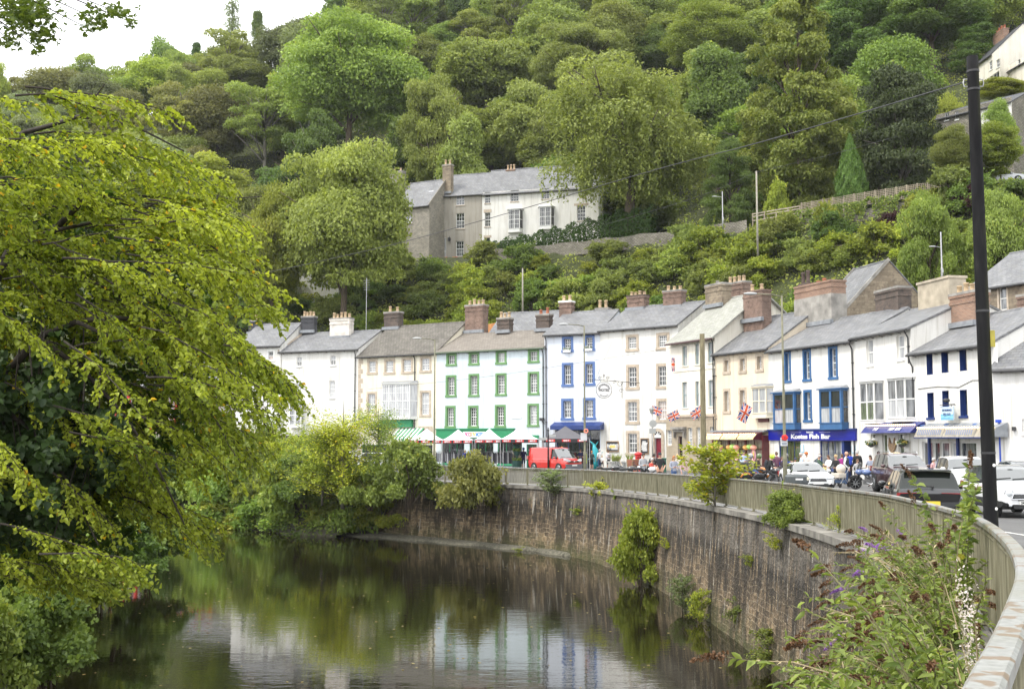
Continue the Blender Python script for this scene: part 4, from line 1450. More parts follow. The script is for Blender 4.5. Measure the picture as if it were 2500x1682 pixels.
for i in range(nb):
 x = .3 + i * bw
 c_ = MB()
 pr = [(-.5, 2.75), (-1.35, 2.78), (-1.3, 2.92), (-1.0, 3.2), (-.5, 3.35)]
 for k in range(len(pr) - 1):
  (ya, za), (yb, zb_) = pr[k], pr[k + 1]
  c_.quad((x + .06, ya, za), (x + bw - .06, ya, za), (x + bw - .06, yb, zb_), (x + .06, yb, zb_), 0 if k in (1, 2) else 1)
 c_.poly([(x + .06, y, z) for y, z in pr], 1)
 c_.poly([(x + bw - .06, y, z) for y, z in reversed(pr)], 1)
 for k in range(9):
  c_.ball((x + .2 + k * (bw - .4) / 8, -1.12, 3.20), .05, 2, 6, 4)
 h.part("canopy", c_, [GLOWSIGN, MAROON, LITE])
h.part("canopy_roof", MB().box(-.1, h.W - .05, -.5, -.02, 3.36, 3.5), LEAD)
q = h.rect(Z4, 430, 1085, 500, 1112, .1)
h.part("small_sign", MB().box(q[0], q[1], -.1, -.001, q[2], q[3]), MAROON)
h.pipe(.12)
SWEET = h
for i, (k1, k2) in enumerate(((.28, .5), (.3, .52), (.26, .5))):
 x = .3 + i * bw
 for kk, off in enumerate((.2, .45, .7)):
  b = MB()
  cols_ = [(0.85, 0.42, 0.12), (0.45, 0.72, 0.18), (0.88, 0.36, 0.25)]
  b.lathe([(.03, 0), (.17, .03), (.24, .12), (.25, .2), (.2, .3), (.08, .36)], 12, (0, 0, 0))
  o_ = b.build("paper_lantern", P("lantern_%d" % kk, cols_[kk], 0.5, 0.25, 4, emit=.15), None, smooth=True)  # an inflatable, no lamp; a faint glow is added to its colour
  o_.location = h.A + h.e * (x + bw * off) + h.n * (.78 + .05 * kk) + Vector((0, 0, 2.02 + .05 * (kk % 2)))
  tag(o_, ("orange", "lime green", "coral")[kk] + " inflatable hanging under the " + ("left", "middle", "right")[i] + " lit canopy of the gift shop", "inflatable", "inflatables hanging at the gift shop")
 b = MB()
 n_ = 20
 b.tube([(.2 * math.cos(2 * math.pi * k / n_), 0, .42 * math.sin(2 * math.pi * k / n_)) for k in range(n_ + 1)], .05, 8, 0, False)
 b.prism([(-.11, .22), (.11, .22), (0, -.3)], -.02, .02, 1)
 b.ball((0, 0, .24), (.13, .03, .1), 2)
 o_ = b.build("ice_cream_sign", [P("pink_vinyl", (0.85, 0.42, 0.5), .4, .1, 3), P("wafer", (.75, .45, .12), .7, .15, 5), P("vanilla", (.85, .75, .4), .6, .1, 3)], None, smooth=True)
 o_.location = h.A + h.e * (x + bw * .62) + h.n * .75 + Vector((0, 0, 1.62))
 o_.rotation_euler = (0, 0, h.rz)
 tag(o_, "pink oval ice cream sign hanging below the " + ("left", "middle", "right")[i] + " lit canopy", "sign", "ice cream signs at the gift shop")
h = House("terraced_house", "white fish bar with kingfisher blue windows, two blue bays and a cobalt fascia", "house", (1880, 84.5), (2090, 75))
for q in ((612, 620, 660, 842), (742, 603, 800, 832), (920, 583, 985, 818), (748, 887, 806, 1115)):
 r_ = h.rect(Z4, *q)
 h.window(r_, 2, 4, sur=TRIM_K, sw=.17, pane=GL_M, dep=.28)
q1, q2 = h.rect(Z4, 574, 1240, 727, 1370), h.rect(Z4, 858, 1240, 1008, 1370)
fz = h.rect(Z4, 505, 1170, 1110, 1240, .12)
h.window((q1[0], q1[1], .75, fz[2] - .02), 3, 1, frame=NAVY, pane=GL_G, mid=False, sill=NAVY)
h.window((q2[0], q2[1], .75, fz[2] - .02), 3, 1, frame=NAVY, pane=GL_M, mid=False, sill=NAVY)
q3 = h.rect(Z4, 1012, 1240, 1080, 1370)
h.holes.append((q3[0], q3[1], .05, fz[2] - .02, .9))
h.shell(6.43 + 2.85, WHITE_R, SLATE, 9, 2.25, gutter=IRON)
dr = MB().box(q3[0], q3[0] + .3, -.02, .5, .06, fz[2] - .03, 0).box(q3[0] + .3, q3[1], .86, .9, .06, fz[2] - .03, 1)
h.part("shop_doorway", dr, [NAVY, P("warm_interior", (0.42, 0.33, 0.22), .8, .3, 1.5)])
for q in ((533, 905, 682, 1165), (855, 880, 1010, 1165)):
 h.bay(h.rect(Z4, *q, .55), .55, TRIM_K, GL_D, 2, rows=2, skirt=.42, roof=LEAD, blind=GL_C, pw=.17)
sg = h.part("shop_fascia", MB().box(fz[0], fz[1], -.16, .02, fz[2], fz[3], 0).box(fz[0] - .05, fz[1] + .05, -.24, .02, fz[3], fz[3] + .1, 1), [COBALT, NAVY])
SIGNW = P("sign_white", (0.85, 0.85, 0.85), 0.5, 0.03, 3)
xa = h.rect(Z4, 640, 1200, 952, 1236, .16)
fh = fz[3] - fz[2]
text_part("Kostas Fish Bar", fh * .62, SIGNW, sg, loc=((xa[0] + xa[1]) / 2, -.17, fz[2] + fh * .37), bold=.018, xs=(xa[1] - xa[0]) / (fh * .62 * 7.15))
text_part("TRADITIONAL", fh * .22, SIGNW, sg, loc=((xa[0] + xa[1]) / 2, -.17, fz[2] + fh * .80), bold=.004, xs=.85)
lw_ = (xa[1] - xa[0])
for a_, c_ in ((.06, .30), (.70, .94)):
 MB().box(xa[0] + lw_ * a_, xa[0] + lw_ * c_, -.172, -.161, fz[2] + fh * .78, fz[2] + fh * .80).build("sign_rule", SIGNW, sg)
for q, n_ in (((728, 1270, 752, 1325), 0), ((1085, 1275, 1110, 1330), 1)):
 u0, u1, z0, z1 = h.rect(Z4, *q)
 pb = MB().box(u0, u1, -.04, -.002, z0, z1, 0)
 for k in range(5):
  zz = z0 + (z1 - z0) * (.15 + .17 * k)
  pb.box(u0 + .08, u1 - .08, -.045, -.039, zz, zz + .1, 1)
 pp = h.part("menu_poster", pb, [P("poster_blue", (0.30, 0.50, 0.62), .5, .08, 3), SIGNW])
h.chimney(1984, 701, 790, 90, BRICK_OR, 0, thick=1.3, cap=None, dy=.3, lower=(CONC, .76), label="broad brick stack over grey render", band=True, yoff=4.4)
cpt = MB()
h.chimney(1960, 694, 706, 24, BRICK_DK, 2, thick=.5, cap=None, band=False, pot_h=1.0, potm=BRICK_DK, yoff=4.4)
h.chimney(1999, 701, 706, 24, BRICK_OR, 2, thick=.5, cap=None, band=False, pot_h=.5, potm=POTR, yoff=4.4)
h.pipe(h.W - .1)
KOST = h
h = House("terraced_house", "white house with two white timber bays over a navy fish shop canopy", "house", (2090, 75), (2231, 68))
for q in ((157, 553, 198, 702), (335, 525, 381, 668)):
 h.window(h.rect(Z5, *q), 1, 3, sill=TRIM_W, pane=GL_C, bars=False, dep=.22)
h.window(h.rect(Z5, 185, 1105, 207, 1140), 1, 1, pane=GL_D, bars=False, mid=False)
for q in ((252, 1108, 280, 1225), (345, 1105, 380, 1225)):
 r_ = h.rect(Z5, *q)
 h.window((r_[0], r_[1], .6, r_[3]), 1, 1, pane=GL_G, bars=False, mid=False, sill=TRIM_W)
h.shell(6.65 + 2.75, WHITE_R, SLATE, 8.5, 1.85)
for q in ((104, 795, 216, 1048), (266, 775, 400, 1036)):
 h.bay(h.rect(Z5, *q, .5), .5, TRIM_W, GL_M, 2, rows=2, skirt=.2, splay=.3, roof=TRIM_W, blind=GL_C if q[0] > 200 else GL_G)
q = h.rect(Z5, 130, 1072, 432, 1102, .8)
cn = MB()
cn.add([(q[0], -.02, q[3] + .35), (q[1], -.02, q[3] + .35), (q[1], -.55, q[3] + .1), (q[0], -.55, q[3] + .1), (q[0] + .1, -.95, q[2]), (q[1] - .1, -.95, q[2]), (q[0], -.02, q[2]), (q[1], -.02, q[2])],
 [(0, 3, 2, 1), (3, 4, 5, 2), (4, 6, 7, 5), (0, 6, 4, 3), (1, 2, 5, 7)], 0)
for i in range(26):
 cn.ball((q[0] + .15 + i * (q[1] - q[0] - .3) / 25, -.62, q[3] + .16), .055, 1, 6, 4)
cpy = h.part("shop_canopy", cn, [P("navy_sign", (0.02, 0.03, 0.17), .4, .1, 2), LITE])
tt = text_part("THE               FISH  BAR", .34, SIGNW, cpy, loc=(0, 0, 0), bold=.006, xs=.95)
tt.location = ((q[0] + q[1]) / 2, -.79, (q[2] + q[3] + .1) / 2 + .02)
tt.rotation_euler = (R(-48), 0, 0)
fo = MB()
q = h.rect(Z5, 285, 1130, 328, 1220, .1)
fw_, fz0, fz1 = q[1] - q[0], q[2], q[3]
pts = [(.5, 0), (.85, .22), (1.0, .5), (.93, .6), (.85, 1.0), (.72, .68), (.5, .58), (.28, .68), (.15, 1.0), (.07, .6), (0, .5), (.15, .22)]
fo.prism([(q[0] + fw_ * a, fz0 + (fz1 - fz0) * b_) for a, b_ in pts], -.12, -.03)
o_ = fo.build("wooden_fish_board", P("weathered_timber", (0.33, 0.22, 0.13), .8, .35, 7), None)
o_.location, o_.rotation_euler = h.A, (0, 0, h.rz)
tag(o_, "brown timber fish tail cut out fixed between the shop windows of the white bay house", "fish board")
for q, wh in ((((168, 1155, 210, 1185)), "left"), (((350, 1152, 392, 1185)), "right")):
 u0, u1, z0, z1 = h.rect(Z5, *q, .3)
 hb = thing("hanging_basket", "hanging basket of white and yellow flowers to the " + wh + " of the timber fish board", "hanging basket", h.A + h.e * ((u0 + u1) / 2) + h.n * .34 + Vector((0, 0, z0)), h.rz, "hanging baskets")
 MB().lathe([(.05, -.02), (.2, .06), (.3, .2)], 12).build("basket", IRON, hb)
 fb = MB()
 for k in range(150):
  a, r_ = rnd.uniform(0, 6.28), math.sqrt(rnd.random()) * .36
  fb.ball((r_ * math.cos(a), r_ * math.sin(a), .16 + rnd.uniform(0, .26) * (1.1 - r_)), rnd.uniform(.03, .06), k % 4 if k % 4 < 3 else 0, 5, 3)
 fb.build("flowers", [P("box_leaves", (0.07, 0.13, 0.04)), P("white_petals", (0.75, 0.76, 0.7)), P("yellow_petals", (0.75, 0.6, 0.12), .6, .1, 4)], hb)
 MB().bar((0, .34, .75), (0, 0, .72), .03).bar((0, 0, .72), (0, 0, .2), .015).build("bracket", IRON, hb)
h.chimney(2164, 711, 778, 56, BRICK_DK, 0, thick=1.0, cap=CONC, dy=-.4, yoff=4.6)
h.chimney(2278, 691, 760, 76, CONC_T, 0, thick=1.2, cap=CONC_T, dy=0, band=False, yoff=4.3, label="broad tan rendered chimney with a bevelled cap")
h.pipe(h.W - .2, 7.3)
h = House("terraced_house", "low white fish shop with navy reveals, a hanging sign and lit canopies", "house", (2231, 68), (2432, 60.4))
for q in ((512, 630, 548, 760), (599, 615, 640, 748), (706, 600, 748, 737), (517, 865, 556, 1012), (604, 853, 643, 945), (709, 848, 752, 1002), (907, 838, 936, 992)):
 r_ = h.rect(Z5, *q)
 h.window(r_, 1, 2, frame=NAVY, sur=None, sill=NAVY if q[1] > 800 else None, pane=GL_M, bars=False, mid=False, dep=.35)
 h.part("window_reveal", MB().box(r_[0] + .002, r_[0] + .02, .001, .27, r_[2] + .01, r_[3] - .01).box(r_[0] + .02, r_[1] - .002, .001, .27, r_[3] - .022, r_[3] - .002), NAVY)
sfz = 2.55
for a_, c_, pn in ((487, 548, GL_M), (550, 590, GL_D), (592, 645, GL_M), (655, 705, GL_C), (705, 805, GL_M)):
 r_ = h.rect(Z5, a_, 1140, c_, 1240)
 h.window((r_[0], r_[1], .35, sfz), 1, 1, frame=TRIM_W, pane=pn, bars=False, mid=False)
r_ = h.rect(Z5, 912, 1140, 950, 1240)
h.window((r_[0], r_[1], .05, sfz), 1, 1, frame=NAVY, pane=GL_D, bars=False, mid=False)
h.shell(5.1 + 2.68, WHITE_R, SLATE, 8.5, 2.2)
for a_, c_ in ((455, 618), (620, 805), (808, 915)):
 q = h.rect(Z5, a_, 1085, c_, 1132, .8)
 cn = MB()
 z0, z1 = q[2] + .05, q[3] + .1
 cn.add([(q[0], -.02, z1 + .3), (q[1], -.02, z1 + .3), (q[1], -.75, z1), (q[0], -.75, z1), (q[0], -1.0, z0), (q[1], -1.0, z0), (q[0], -.02, z0), (q[1], -.02, z0)],
  [(0, 3, 2, 1), (0, 6, 4, 3), (1, 2, 5, 7), (4, 6, 7, 5)], 1)
 cn.quad((q[0], -.75, z1), (q[0], -1.0, z0), (q[1], -1.0, z0), (q[1], -.75, z1), 0)
 n_ = int((q[1] - q[0]) / .22)
 for i in range(n_):
  cn.ball((q[0] + .1 + i * (q[1] - q[0] - .2) / (n_ - 1), -.8, z1 + .03), .055, 2, 6, 4)
 cn.box(q[0], q[1], -1.02, -.96, z0 - .06, z0, 3)
 cn.box(q[0] - .02, q[0] + .14, -.12, -.001, 0, z0 - .06, 3)
 cp = h.part("canopy", cn, [P("beige_sign_panel", (.31, .28, .225), .5, .3, 4), LEAD, LITE, NAVY])
 if a_ < 800:
  for k in range(13):
   xk = q[0] + (q[1] - q[0]) * (.1 + .8 * k / 12)
   MB().bar((xk - .05, -.80, z1 - .06), (xk + .03, -.965, z0 + .12), .05, .01).build("faded_lettering", P("faded_blue_ink", (.16, .2, .33), .6, .1, 3), cp)
cb = MB()
for a_ in (455, 612, 778):
 q = h.rect(Z5, a_, 1050, a_ + 32, 1088, .3)
 cb.prism([(q[0], q[2]), (q[1], q[2]), (q[1], q[3] - .1), ((q[0] + q[1]) / 2, q[3] + .05), (q[0], q[3] - .1)], -.35, -.001)
h.part("corbels", cb, TRIM_B)
q = h.rect(Z5, 930, 1040, 965, 1250)
h.part("blue_pilaster", MB().box(q[0], q[1], -.22, -.001, .0, q[3]).box(q[0] - .08, q[1] + .08, -.3, -.001, q[3], q[3] + .14), P("bright_blue_paint", (0.015, 0.07, 0.5), .4, .1, 2))
q = h.rect(Z5, 464, 820, 820, 830)
cab = MB()
cab.tube([(q[0], -.03, q[2]), (q[0] + 2, -.03, q[2] + .05), (q[0] + 4, -.03, q[2] - .08), (q[1] - .5, -.03, q[2] + .25), (q[1], -.03, q[2] + .22)], .018, 5)
h.part("wall_cable", cab, IRON)
h.pipe(.2, 5.2, 7.4)
q = h.rect(Z5, 598, 948, 672, 1026, .5)
hs = thing("hanging_sign", "painted hanging sign with blue waves on the low white fish shop", "sign", h.A + h.n * .5, h.rz)
SKYB = P("sign_sky", (0.55, 0.70, 0.80), .5, .12, 2)
MB().box(q[0], q[1], -.03, .03, q[2], q[3]).build("board", SKYB, hs)
wv = MB()
for k, mi in ((.42, 0), (.30, 1), (.18, 0)):
 pts = [(q[0] + (q[1] - q[0]) * t / 16, q[2] + (q[3] - q[2]) * (k - .03 * math.sin(t * .8 + k * 9))) for t in range(17)]
 wv.prism(pts + [(q[1], q[2]), (q[0], q[2])], -.036 - .004 * (3 - k * 5), -.031, mi)
wv.build("painted_waves", [P("wave_blue", (.16, .42, .62), .5, .1, 3), P("wave_teal", (.25, .55, .62), .5, .1, 3)], hs)
text_part("THE PROMENADE", .17, NAVY, hs, loc=((q[0] + q[1]) / 2, -.034, q[3] - .2), bold=.004, xs=(q[1] - q[0]) / 1.75)
text_part("FISH BAR", .24, NAVY, hs, loc=((q[0] + q[1]) / 2, -.034, q[3] - .45), bold=.006, xs=(q[1] - q[0]) / 1.6)
MB().bar((q[0] - .1, 0, q[3] + .12), (q[1] + .1, 0, q[3] + .12), .04).bar((q[0] + .2, 0, q[3] + .12), (q[0] + .2, 0, q[3]), .02).bar((q[1] - .2, 0, q[3] + .12), (q[1] - .2, 0, q[3]), .02).bar(((q[0] + q[1]) / 2, 0, q[3] + .12), ((q[0] + q[1]) / 2, .5, q[3] + .12), .05).ball(((q[0] + q[1]) / 2 + .1, -.1, q[3] + .35), (.2, .2, .12)).build("bracket", IRON, hs)
h.chimney(2348, 719, 790, 60, BRICK_OR, 4, thick=1.0, cap=CONC, dy=.6, pot_h=.55, label="tall orange brick chimney with four pots", yoff=3.2)
FISH = h
h = House("terraced_house", "small white roughcast house with a hipped grey roof at the right edge of the row", "house", (2428, 60.0), (2560, 58))
h.window(h.rect(Z5, 1075, 1020, 1110, 1100), 1, 1, pane=GL_D, sill=TRIM_W)
h.shell(EYE + (1070 - 900) / F * 59.5 - h.base, ROUGH_R, SLATE, 6, 2.0)
h.part("wall_lamp", MB().box(1.0, 1.15, -.2, -.001, 3.1, 3.3).box(1.7, 1.95, -.15, -.001, 3.05, 3.3), IRON)
h = House("stone_house", "coursed stone house with a window in its gable, behind the cobalt fish bar", "house", (1985, 101), (2064, 95.5))
gz = h.loc(2064, 764)[1]
h.shell(gz, STONE, SLATE, 9, 4.6, verge=CONC)
b = MB()
gr = h.W + .04
b.box(gr - .02, gr + .05, 4.9, 6.3, gz - .2, gz + 1.9, 0)
w_ = b.build("window", TRIM_W, h.root)
MB().box(gr + .05, gr + .056, 5.0, 6.2, gz - .1, gz + 1.8, 0).build("pane", GL_C, w_)
MB().box(gr + .056, gr + .075, 5.57, 5.63, gz - .1, gz + 1.8).box(gr + .056, gr + .075, 5.0, 6.2, gz + .8, gz + .86).build("glazing_bar", TRIM_W, w_)
h.chimney(2136, 672, 715, 22, BRICK_OR, 2, thick=.8, potm=POTR, cap=None, yoff=6.5, pot_h=.4)
h = House("stone_house", "tall stone house with a grey roof standing behind the big black pole", "house", (2372, 82), (2560, 76))
h.window(h.rect(Z5, 940, 240, 985, 380), 1, 2, pane=GL_M, sill=TRIM_S, bars=False, sur=TRIM_S, sw=.15, outer=False)
h.shell(EYE + (1070 - 700) / F * 80 - h.base, STONE, SLATE, 9, 2.9)
h.chimney(2498, 720, 765, 30, BRICK, 1, thick=.8, yoff=-1.5)
h = House("back_extension", "low extension with a blue grey slate roof behind the ice blue house", "house", (1195, 121), (1360, 118))
h.shell(h.loc(1260, 812)[1], ICE_R, SLATE, 7, 2.4)
b = MB()
A_, B_ = at(1185, 806, 128), at(1370, 772, 124)
b.bar(A_ - Vector((0, 0, 1)), B_ - Vector((0, 0, 1)), .08, 3.2, up=(0, 0, 1))
o_ = b.build("orange_fence", P("orange_boards", (0.48, 0.21, 0.07), .7, .2, 5), None)
tag(o_, "orange stained board fence on the bank behind the ice blue house's chimneys", "fence")
h = House("veranda_building", "low white building with a grey roof and red veranda posts behind the lime tree", "building", (300, 131), (545, 124))
for k in range(6):
 for z in (.8, 5.2):
  h.window((h.W * (.04 + k * .16), h.W * (.15 + k * .16), z, z + 2), 2, 1, pane=GL_D, sill=TRIM_W, mid=False)
h.shell(8.9, WHITE_R, SLATE, 9, 2.6)
v = MB()
REDP = P("red_paint", (0.55, 0.02, 0.02), .4, .1, 2)
for k in range(9):
 x = .3 + k * (h.W - .6) / 8
 v.box(x - .16, x + .16, -1.4, -1.1, 0, 7.9)
v.box(0, h.W, -1.5, -1.0, 7.9, 8.25).box(0, h.W, -1.45, -.02, 4.2, 4.4)
h.part("veranda", v, REDP)
h.part("veranda_roof", MB().quad((-.2, -1.7, 8.26), (h.W + .2, -1.7, 8.26), (h.W + .2, -.02, 8.75), (-.2, -.02, 8.75)), SLATE, uv=True)
GU = "houses of the upper terrace on the hillside"
UZ = lambda x, y, Y: EYE + (1070 - y) / F * Y
h = House("terraced_house", "weathered stone house with a skylight at the left end of the upper terrace", "house", (955, 166), (1045, 163), base=33.0 - 8)
for q in ((370, 560, 420, 615), (240, 770, 330, 885), (335, 930, 385, 985)):
 h.window(h.rect(ZU, *q), 3, 3, pane=GL_M, sill=TRIM_S)
h.shell(UZ(1040, 494, 163) - h.base, STONE_G, SLATE, 9.5, 4.6, verge=STONE_G, right=True)
h.part("skylight", MB().quad((h.W * .72, 1.6, h.eave + 1.7), (h.W * .86, 1.6, h.eave + 1.7), (h.W * .86, 2.6, h.eave + 2.68), (h.W * .72, 2.6, h.eave + 2.68)), GL_C)
h.chimney(967, 420, 470, 30, STONE_G, 2, thick=.9, yoff=4.6)
h.chimney(1090.5, 403, 470, 20, STONE, 2, thick=.8, pot_h=.7, yoff=4.7)
h = House("terraced_house", "grey rendered house with white sash windows and a white door on the upper terrace", "house", (1072, 166.8), (1176, 165), base=UZ(0, 640, 166) - .2)
for q in ((778, 380, 845, 470), (778, 535, 845, 660), (778, 762, 840, 885)):
 h.window(h.rect(ZU, *q), 3, 4, pane=GL_D, sill=TRIM_S, lower=GL_M)
q = h.rect(ZU, 647, 735, 697, 930)
h.window((q[0], q[1], .05, q[3]), 2, 2, pane=GL_C, mid=True)
h.shell(UZ(1120, 470, 166) - h.base, GREY_R, SLATE, 9, 4.0, foot=-4)
h.part("wall_lantern", MB().box(q[1] + .4, q[1] + .75, -.5, -.2, q[3] - .6, q[3] - .1).bar((q[1] + .57, -.35, q[3] - .1), (q[1] + .57, -.001, q[3] + .2), .05), IRON)
fpm = [P("red_blooms", (0.55, 0.06, 0.04), .6, .1, 4), P("box_leaves", (0.07, 0.13, 0.04)), P("orange_blooms", (0.7, 0.3, 0.05), .6, .1, 4)]
for i, xk in enumerate((612, 690, 770)):
 u, z = h.loc(880 + xk / 3.33, 360 + 915 / 3.33, .8)
 b = MB().lathe([(.16, 0), (.24, .4), (.26, .42)], 10, (0, 0, 0), 3)
 for k in range(70):
  b.ball((rnd.uniform(-.35, .35), rnd.uniform(-.3, .3), rnd.uniform(.4, .95)), rnd.uniform(.05, .1), k % 3, 5, 3)
 o_ = b.build("flower_pot", fpm + [P("blue_glaze", (.06, .2, .42), .3, .1, 3)], None)
 o_.location = h.A + h.e * u + h.n * .8 + Vector((0, 0, 0.05))
 tag(o_, "blue pot of red and orange flowers " + ("left of the white door", "right of the white door", "below the ground floor window")[i] + " of the grey house", "flower pot", "flower pots by the grey house")
h = House("terraced_house", "bright white three storey house with two white bay windows on the upper terrace", "house", (1176, 165), (1465, 160), base=UZ(0, 628, 163) - .2)
for q in ((1010, 365, 1057, 455), (1220, 350, 1287, 440), (1470, 335, 1536, 420), (1798, 318, 1835, 405), (1010, 530, 1057, 645), (1762, 475, 1830, 597)):
 h.window(h.rect(ZU, *q), 3, 4, pane=GL_D if q[1] > 400 else GL_M, sill=TRIM_S, lower=GL_D)
q = h.rect(ZU, 1007, 735, 1053, 890)
h.window((q[0], q[1], .05, q[3]), 1, 1, frame=BLACKP, pane=GL_D, mid=False, bars=False)
h.shell(UZ(1320, 459, 162.5) - h.base, WHITE_R, SLATE, 9, 4.4, foot=-4)
for q in ((1190, 500, 1312, 690), (1440, 480, 1567, 665)):
 h.bay(h.rect(ZU, *q, .6), .7, TRIM_W, GL_D, 2, rows=2, skirt=.5, bars=True, splay=.3, roof=TRIM_W)
for q in ((1010, 505, 1057, 530), (1010, 715, 1057, 735), (1745, 455, 1845, 473), (1790, 295, 1840, 316)):
 r_ = h.rect(ZU, *q)
 h.lintel(r_[0] - .15, r_[1] + .15, r_[2], r_[3], TRIM_S)
h.chimney(1246, 415, 430, 22, BRICK_OR, 3, thick=.8, pot_h=.9, yoff=4.5, cap=None)
h = House("terraced_house", "white house glimpsed through ivy clad trunks left of the upper terrace", "house", (715, 158), (822, 158), base=12.0)
for k in (.1, .42, .72):
 for z in (3.2, 6.4, 9.6):
  h.window((h.W * k, h.W * k + 1.0, z, z + 1.8), 2, 4, pane=GL_M, sill=TRIM_W)
h.shell(EYE + (1070 - 585) / F * 158 - 12, WHITE_R, SLATE, 9, 3.5)
h = House("hillside_house", "cream house with dark roof and red chimney at the top right hillside", "house", (2395, 176), (2455, 168), base=UZ(0, 196, 172))
Z6 = (2000, 60, 2.614)
for q in ((1085, 235, 1107, 290), (1130, 225, 1152, 275)):
 h.window(h.rect(Z6, *q), 2, 2, pane=GL_M, sill=TRIM_W)
h.window(h.rect(Z6, 1090, 315, 1150, 360), 3, 1, pane=GL_D, mid=False, sill=TRIM_W)
h.shell(UZ(0, 135, 172) - h.base, CREAM_L, SLATE_NAVY, 10, 4.8, foot=-9)
h.chimney(2437, 88, 125, 26, BRICK_OR, 4, potm=POTR, thick=.9, cap=None, yoff=4.6, pot_h=.7)
h = House("hillside_house", "cream gabled house cut by the right edge at the top of the hillside", "house", (2478, 170), (2575, 160), base=UZ(0, 210, 165))
h.window(h.rect(Z6, 1268, 225, 1285, 272), 1, 2, pane=GL_D, bars=False)
h.shell(UZ(0, 140, 165) - h.base, CREAM_L, SLATE_NAVY, 10, 4.0, foot=-9)
h = House("hillside_cottage", "stone cottage with a slate roof and a white wing behind the big black pole", "house", (2310, 146), (2500, 138), base=UZ(0, 330, 142))
h.window(h.rect(Z6, 868, 555, 890, 607), 2, 1, pane=GL_D, sill=TRIM_W, mid=False)
h.window(h.rect(Z6, 800, 562, 828, 612), 2, 1, pane=GL_D, sill=TRIM_W, mid=False)
h.window(h.rect(Z6, 972, 540, 992, 595), 1, 2, pane=GL_D, sill=TRIM_W, bars=False)
h.shell(UZ(0, 264, 143) - h.base, RUBBLE, SLATE_NAVY, 8, 1.9, foot=-9)
q = h.rect(Z6, 962, 530, 1300, 700)
h.part("white_wing", MB().box(q[0], h.W, -.12, -.002, -.5, h.eave - .05), WHITE_R)
h = House("folly", "ruined stone folly wall with pinnacles and a tall window on the right of the hillside", "folly", (2462, 141), (2506, 140), base=UZ(0, 412, 140.5))
q = h.rect(Z6, 1225, 770, 1275, 880)
h.window(q, 2, 1, frame=TRIM_W, pane=GL_C, mid=False)
fz = h.loc(2480, 345)[1]
h.shell(fz, RUBBLE, SLATE_DK, .8, .3, over=.02, gutter=None, foot=-5)
pin = MB()
for k in (.05, .45, .85):
 pin.lathe([(.3, 0), (.36, .2), (.22, .5), (.3, .75), (.1, 1.15)], 7, (h.W * k, .3, fz + .1))
h.part("pinnacles", pin, RUBBLE)
